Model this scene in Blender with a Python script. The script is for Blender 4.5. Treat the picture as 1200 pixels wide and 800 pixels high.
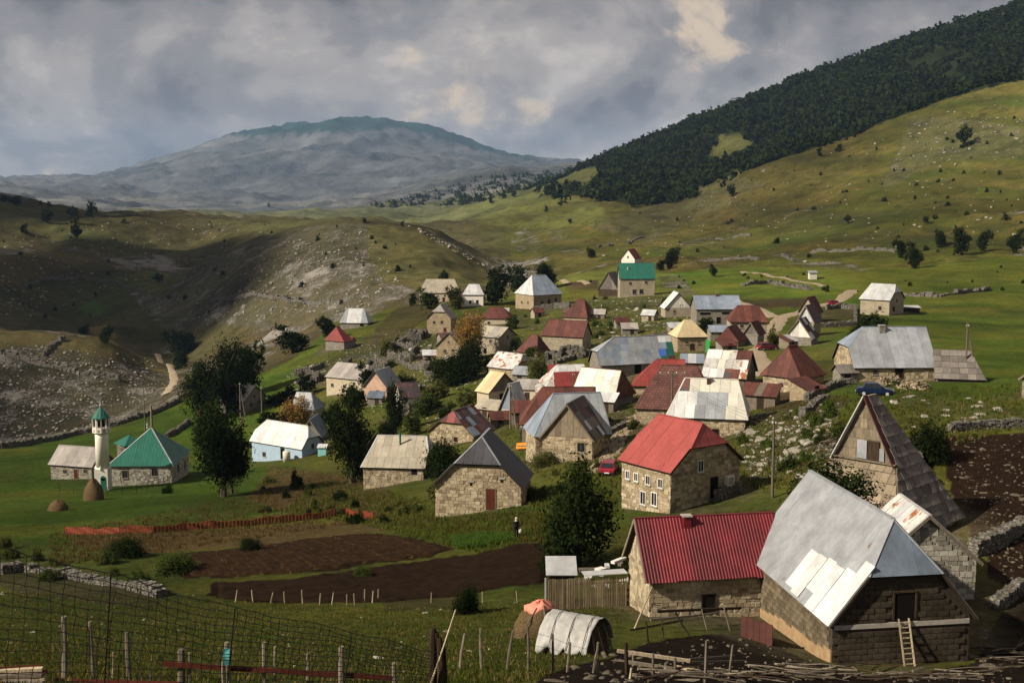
import bpy, bmesh, math, random
import numpy as np
from mathutils import Vector, Matrix
R = math.radians
random.seed(7)
RNG = np.random.default_rng(7)
for o in list(bpy.data.objects): bpy.data.objects.remove(o)
SC = bpy.context.scene
COLL = SC.collection
# ---------------------------------------------------------------- camera
cam_d = bpy.data.cameras.new('camera'); cam = bpy.data.objects.new('camera', cam_d); COLL.objects.link(cam)
cam_d.sensor_width = 36; cam_d.lens = 45.0; cam_d.clip_start = .5; cam_d.clip_end = 40000
cam.location = (0, 0, 0); cam.rotation_euler = (R(90-7.03), 0, 0)
SC.camera = cam
SC.render.resolution_x, SC.render.resolution_y = 1024, 682
# ---------------------------------------------------------------- light: low warm sun from the left through broken cloud
SUN_DIR = Vector((-.91, -.41, 0)).normalized()*math.cos(R(36)) + Vector((0, 0, math.sin(R(36))))
sun_d = bpy.data.lights.new('sun', 'SUN'); sun_d.energy = 5.0; sun_d.angle = R(0.9); sun_d.color = (1, .90, .74)
sun = bpy.data.objects.new('sun', sun_d); COLL.objects.link(sun)
sun.rotation_euler = SUN_DIR.to_track_quat('Z', 'Y').to_euler(); sun.location = (-200, -60, 300)
W = bpy.data.worlds.new('World'); SC.world = W; W.use_nodes = True
nt = W.node_tree; nt.nodes.clear()
def wn(t, **k):
    n = nt.nodes.new(t)
    for a, v in k.items(): setattr(n, a, v)
    return n
wout = wn('ShaderNodeOutputWorld'); wmix = wn('ShaderNodeMixShader')
bsky = wn('ShaderNodeBackground'); bcl = wn('ShaderNodeBackground')
sky = wn('ShaderNodeTexSky', sky_type='NISHITA', sun_disc=False)
sky.sun_elevation = R(36); sky.sun_rotation = math.atan2(SUN_DIR.x, SUN_DIR.y); sky.air_density = 1.2; sky.dust_density = 2.0
nt.links.new(sky.outputs[0], bsky.inputs[0]); bsky.inputs[1].default_value = .05
tc = wn('ShaderNodeTexCoord'); sep = wn('ShaderNodeSeparateXYZ'); nt.links.new(tc.outputs['Generated'], sep.inputs[0])
def wmath(op, a, b=None, c=None):
    n = wn('ShaderNodeMath', operation=op)
    for i, v in enumerate((a, b, c)):
        if v is None: continue
        if isinstance(v, (int, float)): n.inputs[i].default_value = v
        else: nt.links.new(v, n.inputs[i])
    return n.outputs[0]
# cloud deck seen in perspective: direction / (height + small number); lumps are lit from the sun's side
den = wmath('ADD', wmath('MAXIMUM', sep.outputs[2], 0.0), .75)
cx = wmath('DIVIDE', sep.outputs[0], den); cy = wmath('DIVIDE', sep.outputs[1], den); cz = wmath('MULTIPLY', sep.outputs[2], 1.2)
comb = wn('ShaderNodeCombineXYZ'); nt.links.new(cx, comb.inputs[0]); nt.links.new(cy, comb.inputs[1]); nt.links.new(cz, comb.inputs[2])
def wnoise(scale, det, rough, off, dist=.0):
    ad = wn('ShaderNodeVectorMath', operation='ADD'); nt.links.new(comb.outputs[0], ad.inputs[0]); ad.inputs[1].default_value = off
    n = wn('ShaderNodeTexNoise'); n.inputs['Scale'].default_value = scale; n.inputs['Detail'].default_value = det
    n.inputs['Roughness'].default_value = rough; n.inputs['Distortion'].default_value = dist
    nt.links.new(ad.outputs[0], n.inputs['Vector']); return n.outputs[0]
def wramp(fac, stops, interp='EASE'):
    r = wn('ShaderNodeValToRGB'); e = r.color_ramp.elements; r.color_ramp.interpolation = interp
    while len(e) < len(stops): e.new(.5)
    for el, (p, c) in zip(e, stops): el.position = p; el.color = (*c, 1)
    nt.links.new(fac, r.inputs[0]); return r.outputs[0]
def wmixc(fac, a, c):
    m = wn('ShaderNodeMixRGB'); 
    for i, v in enumerate((fac, a, c)):
        if isinstance(v, tuple): m.inputs[i].default_value = (*v, 1)
        else: nt.links.new(v, m.inputs[i])
    return m.outputs[0]
OFF = (11.3, 1.1, .7); WOFF = (6.2, 3.3, 5)
n_big = wnoise(2.3, 3, .5, OFF, .2)                                   # the broad masses
n_lump = wnoise(5.2, 11, .56, (OFF[0]+2, OFF[1], 2), .25)               # billows
n_lit = wnoise(5.2, 11, .56, (OFF[0]+2-.03, OFF[1]-.01, 2.03), .25)     # the same billows a step towards the sun
relief = wmath('MULTIPLY', wmath('SUBTRACT', n_lump, n_lit), 1.05)
dens = wmath('ADD', wmath('MULTIPLY', n_big, .62), wmath('MULTIPLY', n_lump, .38))
lowsky = wmath('MULTIPLY', wmath('SUBTRACT', 1.0, wmath('MINIMUM', wmath('MULTIPLY', wmath('MAXIMUM', sep.outputs[2], 0.0), 9.0), 1.0)), .07)
val = wmath('ADD', wmath('ADD', wmath('SUBTRACT', .965, dens), relief), lowsky)
c_body = wramp(val, [(.36, (.205, .20, .218)), (.455, (.335, .315, .318)), (.54, (.485, .44, .415)), (.63, (.68, .615, .565))])
crest = wmath('MULTIPLY', wmath('SUBTRACT', n_lump, .5), 1.0)
warm = wramp(wmath('ADD', wmath('MULTIPLY', relief, 1.0), wnoise(5.0, 5, .5, WOFF, .4)), [(.60, (0, 0, 0)), (.72, (.9, .9, .9))])
c_cl = wmixc(warm, c_body, (.88, .70, .50))
nt.links.new(c_cl, bcl.inputs[0]); bcl.inputs[1].default_value = .60
cover = wramp(dens, [(.34, (.5, .5, .5)), (.44, (1, 1, 1))])
nt.links.new(cover, wmix.inputs[0]); nt.links.new(bsky.outputs[0], wmix.inputs[1]); nt.links.new(bcl.outputs[0], wmix.inputs[2])
nt.links.new(wmix.outputs[0], wout.inputs[0])
# ---------------------------------------------------------------- exposure
SC.view_settings.view_transform = 'Standard'; SC.view_settings.look = 'None'
SC.view_settings.exposure = 0.50; SC.view_settings.gamma = 1.0; SC.view_settings.use_curve_mapping = False
SC.cycles.max_bounces = 5; SC.cycles.diffuse_bounces = 2; SC.cycles.glossy_bounces = 2; SC.cycles.transmission_bounces = 2
SC.cycles.volume_bounces = 0; SC.cycles.transparent_max_bounces = 6; SC.cycles.use_denoising = True
SC.cycles.caustics_reflective = False; SC.cycles.caustics_refractive = False
# ---------------------------------------------------------------- terrain: heights measured from the photograph
# photo pixels (1200 x 800) -> directions.  Camera at the origin, +Y away from the viewer, +Z up, metres.
FPX, PITCH = 1500.0, math.radians(7.03)
CP, SP = math.cos(PITCH), math.sin(PITCH)
def ray(px, py):
    a = (px-600.0)/FPX; b = (400.0-py)/FPX
    return np.array((a, CP+b*SP, -SP+b*CP))
def project(P):
    P = np.asarray(P, float)
    f = P[..., 1]*CP - P[..., 2]*SP; u = P[..., 1]*SP + P[..., 2]*CP
    f = np.maximum(f, 1e-3)
    return 600+FPX*P[..., 0]/f, 400-FPX*u/f
def tan_of(py):
    b = (400.0-np.asarray(py, float))/FPX
    return (-SP+b*CP)/(CP+b*SP)
# columns (photo x) and rows (depth, photo y); every row is one line that runs across the land
COLS = [-500, -150, 0, 100, 200, 300, 400, 500, 600, 700, 800, 900, 1000, 1100, 1200, 1350, 1700]
def _c(*v): return list(v)
ROWS = [
 # depth                      photo y at each column
 (2.0,   [1330]*17),
 (8.0,   [905]*17),
 (17.0,  _c(842,840,838,837,835,834,832,831,830,830,832,834,836,838,838,838,838)),
 (32.0,  _c(806,802,800,799,798,797,797,799,803,808,814,818,821,822,822,822,822)),
 (60.0,  _c(750,747,745,742,740,740,742,746,750,752,754,772,785,788,788,788,788)),
 (80.0,  _c(716,714,712,710,708,707,706,702,694,692,690,682,676,668,662,660,660)),
 (100.,  _c(660,657,655,652,650,648,645,640,626,614,603,588,570,565,560,556,550)),
 (125.,  _c(630,624,622,618,613,609,605,592,575,560,545,515,484,478,476,472,465)),
 (150.,  _c(608,604,602,598,593,587,580,562,538,515,497,472,452,448,448,446,440)),
 (185.,  _c(584,580,578,574,570,560,543,522,496,472,452,438,428,428,430,428,424)),
 (230.,  _c(548,542,535,532,530,524,503,478,450,432,416,408,402,404,406,404,400)),
 (280.,  _c(534,528,523,514,497,486,462,436,412,396,386,382,378,380,382,380,375)),
 # edge of the village shelf on the left, meadow further on at the right
 (_c(300,300,300,305,330,355,365,350,345,345,345,345,345,345,345,345,345),
         _c(533,527,522,508,470,428,395,388,384,366,358,354,350,348,346,344,338)),
 (_c(330,330,330,335,365,400,440,430,425,425,425,425,425,425,425,425,425),
         _c(545,540,535,520,480,425,376,356,350,342,332,326,318,314,310,306,298)),
 # rocky spur across the valley / foot of the hill
 (_c(400,400,400,410,440,470,490,490,490,490,490,490,490,490,490,490,490),
         _c(530,528,526,508,458,418,380,360,348,332,322,314,306,300,294,288,276)),
 (_c(520,520,520,520,530,560,560,560,560,560,560,560,560,560,560,560,560),
         _c(380,380,384,394,440,405,350,332,338,322,314,304,294,286,276,268,250)),
 (_c(600,600,600,600,620,640,640,640,640,640,640,640,640,640,640,640,640),
         _c(388,388,390,400,425,350,300,300,326,312,305,294,280,268,254,240,214)),
 # crest of the rocky hump; mid slope left and right
 (_c(780,780,780,780,780,780,760,740,720,740,760,760,760,760,760,760,760),
         _c(330,335,340,368,345,284,263,273,318,298,294,280,258,240,222,204,168)),
 (_c(930,930,930,930,940,950,930,900,880,880,880,880,880,880,880,880,880),
         _c(295,298,300,318,325,292,276,284,300,282,280,262,234,208,184,160,112)),
 # upper left slope crest, grassy crest at the right
 (_c(1350,1350,1350,1350,1350,1350,1330,1300,1250,1200,1170,1130,1100,1080,1060,1050,1040),
         _c(220,226,232,247,252,254,258,266,256,240,226,187,157,118,92,48,-40)),
 (_c(1700,1700,1700,1700,1700,1700,1680,1650,1500,1400,1330,1290,1260,1240,1220,1210,1200),
         _c(225,231,238,254,262,264,266,270,244,224,215,190,162,126,100,60,-20)),
 # wooded mountain on the right
 (_c(2200,2200,2200,2200,2200,2200,2200,2200,2100,2050,2000,1950,1900,1850,1800,1780,1750),
         _c(228,232,238,252,258,260,258,252,232,192,149,109,69,34,6,-36,-130)),
 (_c(2600,2600,2600,2600,2600,2600,2600,2600,2600,2600,2600,2600,2600,2600,2600,2600,2600),
         _c(226,230,236,249,252,254,250,244,226,204,170,140,110,80,50,10,-80)),
 # grey bushy ridge, then the far mountain
 ([4600]*17,
         _c(221,223,228,240,246,247,241,221,201,197,200,205,205,205,205,205,205)),
 ([5600]*17,
         _c(219,220,224,234,240,240,234,222,208,204,205,207,207,207,207,207,207)),
 ([8000]*17,
         _c(214,214,218,222,216,208,196,194,200,202,204,206,206,206,206,206,206)),
 ([12000]*17,
         _c(209,211,212,211,189,158,145,152,185,195,200,204,206,206,206,206,206)),
 (17500., [232]*17),
]
def _herm(xq, x, y):
    x = np.asarray(x, float); y = np.asarray(y, float)
    h = np.diff(x); d = np.diff(y)/h; m = np.zeros_like(y)
    for i in range(1, len(x)-1):
        if d[i-1]*d[i] > 0:
            w1 = 2*h[i]+h[i-1]; w2 = h[i]+2*h[i-1]; m[i] = (w1+w2)/(w1/d[i-1]+w2/d[i])
    m[0] = d[0]; m[-1] = d[-1]
    xq = np.clip(xq, x[0], x[-1]); i = np.clip(np.searchsorted(x, xq)-1, 0, len(x)-2)
    t = (xq-x[i])/h[i]
    return (2*t**3-3*t*t+1)*y[i]+(t**3-2*t*t+t)*h[i]*m[i]+(-2*t**3+3*t*t)*y[i+1]+(t**3-t*t)*h[i]*m[i+1]
_QX = np.linspace(-500, 1700, 551)
_ker = np.hanning(11); _ker /= _ker.sum()
def _row(v):
    y = _herm(_QX, COLS, v); p = np.pad(y, 5, mode='edge')
    return np.convolve(p, _ker, 'valid')
_LD = np.array([_row(np.log(np.array(d if isinstance(d, list) else [d]*17))) for d, y in ROWS])
_TN = np.array([_row(tan_of(y)) for d, y in ROWS])
_QV = (_QX-600)/FPX/0.99
def _hash(ix, iy, s):
    n = np.sin(ix*127.1+iy*311.7+s*74.7)*43758.5453
    return n-np.floor(n)
def vnoise(x, y, s=0):
    ix = np.floor(x); iy = np.floor(y); fx = x-ix; fy = y-iy
    fx = fx*fx*(3-2*fx); fy = fy*fy*(3-2*fy)
    a = _hash(ix, iy, s); b = _hash(ix+1, iy, s); c = _hash(ix, iy+1, s); d = _hash(ix+1, iy+1, s)
    return (a+(b-a)*fx)*(1-fy)+(c+(d-c)*fx)*fy
def fbm(x, y, s=0, o=4):
    v = 0; a = .5
    for k in range(o):
        v = v+a*(vnoise(x, y, s+k)*2-1); x = x*2.03+17.1; y = y*2.03+5.3; a *= .5
    return v
def base_height(X, Y):
    X = np.atleast_1d(np.asarray(X, float)); Y = np.atleast_1d(np.asarray(Y, float))
    Y = np.maximum(Y, 2.0); q = X/Y
    L = np.stack([np.interp(q, _QV, r) for r in _LD]); T = np.stack([np.interp(q, _QV, r) for r in _TN])
    ly = np.log(Y); K = len(L)
    h = np.diff(L, axis=0); d = np.diff(T, axis=0)/h
    m = np.zeros_like(T); w1 = 2*h[1:]+h[:-1]; w2 = h[1:]+2*h[:-1]
    ok = d[:-1]*d[1:] > 0
    with np.errstate(all='ignore'):
        mm = (w1+w2)/(w1/np.where(ok, d[:-1], 1)+w2/np.where(ok, d[1:], 1))
    m[1:-1] = np.where(ok, mm, 0); m[0] = d[0]; m[-1] = d[-1]
    i = np.clip((L <= ly).sum(0)-1, 0, K-2); c = np.arange(len(ly))
    hh = h[i, c]; t = np.clip((ly-L[i, c])/hh, 0, 1)
    tt = (2*t**3-3*t*t+1)*T[i, c]+(t**3-2*t*t+t)*hh*m[i, c]+(-2*t**3+3*t*t)*T[i+1, c]+(t**3-t*t)*hh*m[i+1, c]
    return tt*Y
def height(X, Y):
    X = np.atleast_1d(np.asarray(X, float)); Y = np.atleast_1d(np.asarray(Y, float))
    z = base_height(X, Y)
    r = np.hypot(X, Y)
    s = np.clip((r-240)/500, 0, 1)
    z = z+fbm(X/9., Y/9., 3, 3)*(.30*np.clip(r/60, .15, 1)+s*1.2)
    z = z+s*fbm(X/70., Y/70., 11, 5)*(7.0+9*np.clip((r-900)/1500, 0, 1))
    z = z+np.clip((r-400)/200, 0, 1)*np.clip((3500-r)/1200, 0, 1)*(fbm(X/26., Y/26., 41, 4)*2.6+(1-np.abs(fbm(X/45., Y/45., 47, 4))*2.2-.5)*1.8)
    far = np.clip((r-2400)/1500, 0, 1)
    rg = 1-np.abs(fbm(X/900., Y/900., 31, 6))*2
    z = z+far*(rg-.55)*np.clip(r/6000, .5, 1.6)*60+far*np.clip((r-5000)/2000, 0, 1)*(1-np.abs(fbm(X/330., Y/330., 37, 5))*2-.5)*34+far*np.clip((r-9500)/1500, 0, 1)*np.exp(-((X+1330)/330.)**2)*26
    return z
def gz(x, y): return float(height(x, y)[0])
def ground_at(px, py, dmin=14., dmax=9000.):
    """where the line of sight through a photo pixel meets the land"""
    w = ray(px, py); s = np.geomspace(dmin, dmax, 1400)
    P = w[None, :]*(s/w[1])[:, None]
    below = P[:, 2] <= height(P[:, 0], P[:, 1])
    if not below.any(): return None
    i = int(np.argmax(below))
    if i == 0: return P[0]
    a, b = s[i-1], s[i]
    for _ in range(18):
        m = (a+b)/2; p = w*(m/w[1])
        if p[2] <= gz(p[0], p[1]): b = m
        else: a = m
    p = w*(b/w[1]); p[2] = gz(p[0], p[1])
    return p
# x, y, yaw (deg), roof length, roof width, eave height, roof height, ridge inset at each end
FIT = {
 'barn': (18.80, 68.72, -81.2, 12.96, 7.97, 3.01, 4.94, 0.01, 1.67),
 'lowred': (10.41, 73.90, 9.3, 6.57, 5.36, 2.72, 3.00, 0.00, 0.00),
 'dark': (-2.66, 117.40, 80.7, 6.36, 8.57, 2.60, 4.27, 2.30, 0.00),
 'crossA': (6.26, 143.95, 10.8, 9.00, 5.94, 2.60, 4.33, 2.87, 0.62),
 'crossB': (7.06, 141.22, 70.0, 6.35, 6.30, 2.42, 3.89, 0.00, 0.00),
 'rust': (-7.25, 181.19, 62.3, 6.56, 7.77, 1.38, 3.24, 0.98, 0.00),
 'beige': (-13.92, 156.05, -6.1, 7.92, 9.08, 2.39, 3.10, 1.24, 0.61),
 'bluewall': (-37.44, 209.53, -35.7, 12.33, 5.52, 2.39, 3.38, 1.46, 1.32),
 'slate': (-34.96, 222.44, 82.7, 5.72, 4.31, 1.38, 3.07, 0.00, 0.00),
 'bluegrey': (-41.30, 256.33, -13.7, 5.15, 6.50, 2.24, 3.18, 0.00, 1.96),
 'lefthouse': (-61.32, 288.17, -31.0, 7.92, 7.66, 2.73, 3.04, 0.00, 0.00),
 'twostorey': (-34.44, 284.00, -31.3, 11.84, 9.40, 2.49, 2.79, 0.00, 3.01),
 'pink': (-26.94, 262.99, 69.7, 7.07, 5.68, 2.15, 3.40, 0.00, 0.00),
 'brownroof': (-19.13, 230.47, 19.3, 3.92, 5.19, 3.09, 2.53, 0.00, 0.00),
 'tingrey': (-48.44, 395.98, -7.4, 9.10, 6.90, 1.51, 4.21, 1.69, 1.92),
 'redspire': (-47.11, 345.68, 57.4, 4.03, 7.12, 2.41, 3.81, 1.03, 1.90),
 'beigefar': (-26.06, 463.72, -1.8, 15.46, 7.13, 3.97, 4.75, 2.62, 2.54),
 'whitefar': (-12.10, 404.56, -2.5, 6.93, 6.00, 3.52, 3.16, 1.93, 1.81),
 'halfhip': (-19.42, 351.56, 76.1, 5.88, 7.50, 3.89, 3.85, 1.63, 0.00),
 'gable': (-13.92, 298.88, 72.7, 6.50, 6.61, 2.82, 3.29, 0.00, 0.00),
 'redbrown': (-4.45, 362.49, -7.1, 9.19, 7.06, 1.56, 2.96, 2.96, 2.62),
 'whitegrey': (-3.72, 290.47, -35.4, 7.31, 7.35, 3.79, 2.11, 0.00, 0.00),
 'rustwhite': (-0.02, 239.26, -39.6, 6.86, 6.84, 2.09, 2.58, 0.00, 0.79),
 'yellow': (-2.39, 212.56, -49.1, 3.66, 7.12, 1.92, 3.14, 0.00, 0.00),
 'tinhut': (0.25, 191.04, 58.5, 3.20, 3.63, 1.25, 4.05, 0.00, 0.00),
 'longrust': (5.76, 159.50, -0.5, 9.57, 7.08, 2.12, 4.19, 2.90, 0.00),
 'patch': (8.13, 201.52, 10.0, 6.80, 6.36, 2.11, 2.98, 2.45, 0.00),
 'tarp': (12.92, 178.99, -33.7, 7.10, 6.34, 1.79, 3.63, 0.00, 0.61),
 'redtile': (21.74, 187.49, -8.4, 7.69, 7.04, 0.69, 3.58, 3.52, 0.00),
 'browntile': (20.55, 157.87, -10.8, 9.87, 7.65, 1.37, 4.98, 3.10, 2.47),
 'whiteroof': (21.48, 138.14, -11.9, 8.69, 7.53, 2.55, 3.75, 1.78, 1.25),
 'redhouse': (14.18, 105.32, -53.6, 6.47, 8.52, 3.49, 3.49, 0.54, 0.83),
 'longgrey': (20.22, 213.62, 19.1, 14.01, 5.30, 1.93, 4.33, 3.57, 0.00),
 'pyramid': (32.88, 237.23, 8.8, 6.12, 5.72, 2.66, 2.99, 2.33, 2.57),
 'patched': (30.03, 174.55, -21.4, 6.17, 8.56, 1.87, 3.28, 0.00, 0.00),
 'flare': (35.44, 159.47, 45.7, 4.89, 5.35, 1.46, 3.60, 0.81, 2.40),
 'backgrey': (46.46, 290.96, 3.0, 10.63, 7.25, 3.40, 2.88, 0.00, 0.00),
 'whitegable': (40.60, 315.41, -84.9, 5.70, 7.05, 2.00, 3.92, 0.00, 0.00),
 'brownhip': (46.20, 250.61, -2.0, 7.57, 6.87, 3.83, 2.98, 1.97, 1.64),
 'porchgable': (45.72, 240.17, 58.8, 4.06, 3.30, 1.89, 2.42, 0.00, 0.00),
 'redshed': (41.10, 237.71, 60.4, 4.74, 4.54, 1.20, 2.69, 0.00, 0.00),
 'redgable': (66.47, 283.54, 53.3, 4.20, 4.34, 1.98, 3.54, 0.00, 0.00),
 'greygable': (58.50, 250.54, 60.1, 5.49, 3.79, 2.70, 3.40, 0.00, 0.00),
 'shabby': (53.14, 233.05, 60.6, 4.54, 5.29, 1.39, 3.53, 0.00, 0.00),
 'meadow': (87.08, 299.96, -39.3, 7.68, 8.96, 3.43, 3.47, 1.12, 0.76),
 'bigtin': (46.86, 159.94, 1.9, 10.50, 9.56, 1.98, 4.53, 2.42, 0.00),
 'shingleext': (54.78, 155.68, -13.9, 5.86, 6.71, 0.50, 3.13, 0.00, 1.59),
 'edgehouse': (56.74, 132.59, 11.0, 6.83, 6.27, 1.66, 1.83, 0.00, 0.00),
 'gablet': (26.12, 89.88, 23.1, 6.18, 12.34, 1.29, 9.00, 2.65, 0.00),
 'rustshed': (24.55, 76.31, -87.7, 5.31, 6.61, 2.41, 2.96, 0.00, 0.00),
 'mosque': (-56.42, 195.62, 0.9, 10.10, 11.22, 3.39, 4.75, 5.30, 4.60),
 'greyleft': (-68.91, 200.96, -16.5, 8.10, 6.18, 2.27, 2.56, 0.01, 0.01),
 'bluehip': (8.12, 392.37, 33.0, 10.89, 10.57, 4.03, 5.67, 3.04, 2.79),
 'brownpyr': (17.59, 329.23, -23.9, 6.86, 7.49, 1.55, 4.56, 2.99, 2.34),
 'redlong': (11.43, 265.86, -24.9, 9.63, 5.37, 3.08, 3.16, 0.98, 0.00),
 'redhipsmall': (4.34, 262.24, -34.2, 5.41, 5.17, 1.31, 3.52, 2.38, 1.53),
 'steepfar': (31.55, 403.74, 59.5, 5.55, 7.42, 1.71, 5.57, 0.00, 0.00),
 'greenroof': (37.86, 389.91, 0.5, 11.08, 7.82, 5.33, 4.55, 0.00, 0.00),
 'whitered': (56.55, 607.47, 61.2, 8.09, 7.37, 2.99, 4.60, 0.00, 0.00),
}
# ---------------------------------------------------------------- helpers
class MB:
    """collects faces of ONE mesh"""
    def __init__(s): s.v = []; s.f = []
    def poly(s, pts):
        i = len(s.v); s.v += [tuple(p) for p in pts]; s.f.append(tuple(range(i, i+len(pts))))
    def slab(s, pts, n, t, bottom=True):
        """polygon pts, thickened by t against normal n"""
        n = Vector(n); a = [Vector(p) for p in pts]; b = [p-n*t for p in a]; i = len(s.v); k = len(a)
        s.v += [tuple(p) for p in a]+[tuple(p) for p in b]
        s.f.append(tuple(range(i, i+k)))
        if bottom: s.f.append(tuple(range(i+2*k-1, i+k-1, -1)))
        for j in range(k):
            j2 = (j+1) % k; s.f.append((i+j, i+k+j, i+k+j2, i+j2))
    def box(s, c, d, rz=0, M=None):
        i = len(s.v); M = M or Matrix.Rotation(rz, 3, 'Z')
        for x in (-.5, .5):
            for y in (-.5, .5):
                for z in (-.5, .5): s.v.append(tuple(Vector(c)+M @ Vector((x*d[0], y*d[1], z*d[2]))))
        for f in ((0, 1, 3, 2), (4, 6, 7, 5), (0, 4, 5, 1), (2, 3, 7, 6), (0, 2, 6, 4), (1, 5, 7, 3)): s.f.append(tuple(i+q for q in f))
    def bar(s, p, q, w, h=None, up=(0, 0, 1)):
        p, q = Vector(p), Vector(q); d = q-p; L = d.length
        if L < 1e-6: return
        d /= L; u = Vector(up)
        if abs(d.dot(u)) > .97: u = Vector((1, 0, 0))
        x = d.cross(u).normalized(); z = x.cross(d); M = Matrix((x, d, z)).transposed()
        s.box((p+q)/2, (w, L, h or w), M=M)
    def tube(s, pts, rad, n=7, cap=True):
        pts = [Vector(p) for p in pts]; i0 = len(s.v)
        for k, p in enumerate(pts):
            d = (pts[min(k+1, len(pts)-1)]-pts[max(k-1, 0)]).normalized()
            u = Vector((0, 0, 1)) if abs(d.z) < .9 else Vector((1, 0, 0))
            x = d.cross(u).normalized(); y = d.cross(x)
            r = rad[k] if hasattr(rad, '__len__') else rad
            for j in range(n):
                a = 2*math.pi*j/n; s.v.append(tuple(p+(x*math.cos(a)+y*math.sin(a))*r))
        for k in range(len(pts)-1):
            for j in range(n):
                a = i0+k*n+j; b = i0+k*n+(j+1) % n; s.f.append((a, b, b+n, a+n))
        if cap:
            s.f.append(tuple(i0+j for j in range(n))[::-1]); s.f.append(tuple(i0+(len(pts)-1)*n+j for j in range(n)))
    def lathe(s, prof, n=16, c=(0, 0, 0)):
        i0 = len(s.v)
        for r, z in prof:
            for j in range(n):
                a = 2*math.pi*j/n; s.v.append((c[0]+r*math.cos(a), c[1]+r*math.sin(a), c[2]+z))
        for k in range(len(prof)-1):
            for j in range(n):
                a = i0+k*n+j; b = i0+k*n+(j+1) % n; s.f.append((a, b, b+n, a+n))
        s.f.append(tuple(i0+j for j in range(n))[::-1]); s.f.append(tuple(i0+(len(prof)-1)*n+j for j in range(n)))
    def mesh(s, name):
        m = bpy.data.meshes.new(name); m.from_pydata(s.v, [], s.f); return m
    def obj(s, name, mat, parent=None, smooth=False):
        return link(name, s.mesh(name), mat, parent, smooth)
def link(name, mesh, mat=None, parent=None, smooth=False):
    o = bpy.data.objects.new(name, mesh); COLL.objects.link(o)
    if mat is not None and not mesh.materials: mesh.materials.append(MAT[mat] if isinstance(mat, str) else mat)
    if parent: o.parent = parent
    if smooth: mesh.polygons.foreach_set('use_smooth', [True]*len(mesh.polygons))
    return o
def tag(o, label=None, cat=None, group=None, kind=None):
    if label: o['label'] = label
    if cat: o['category'] = cat
    if group: o['group'] = group
    if kind: o['kind'] = kind
    return o
def thing(name, label, cat, loc=(0, 0, 0), rz=0, group=None):
    o = bpy.data.objects.new(name, None); COLL.objects.link(o); o.empty_display_size = .2
    o.location = loc; o.rotation_euler = (0, 0, rz); return tag(o, label, cat, group)
def copy_tree(o, parent=None):
    c = o.copy(); COLL.objects.link(c); c.parent = parent
    for ch in list(o.children): copy_tree(ch, c)
    return c
def big_mesh(name, V, F, mat, smooth=False):
    """numpy verts (n,3), faces (m,k) of one size"""
    m = bpy.data.meshes.new(name); V = np.asarray(V, np.float32); F = np.asarray(F, np.int32); k = F.shape[1]
    m.vertices.add(len(V)); m.vertices.foreach_set('co', V.ravel())
    m.loops.add(F.size); m.loops.foreach_set('vertex_index', F.ravel())
    m.polygons.add(len(F)); m.polygons.foreach_set('loop_start', np.arange(0, F.size, k, dtype=np.int32))
    m.polygons.foreach_set('loop_total', np.full(len(F), k, np.int32))
    if smooth: m.polygons.foreach_set('use_smooth', np.ones(len(F), bool))
    m.update(calc_edges=True); m.validate()
    m.materials.append(MAT[mat] if isinstance(mat, str) else mat)
    return m
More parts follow.
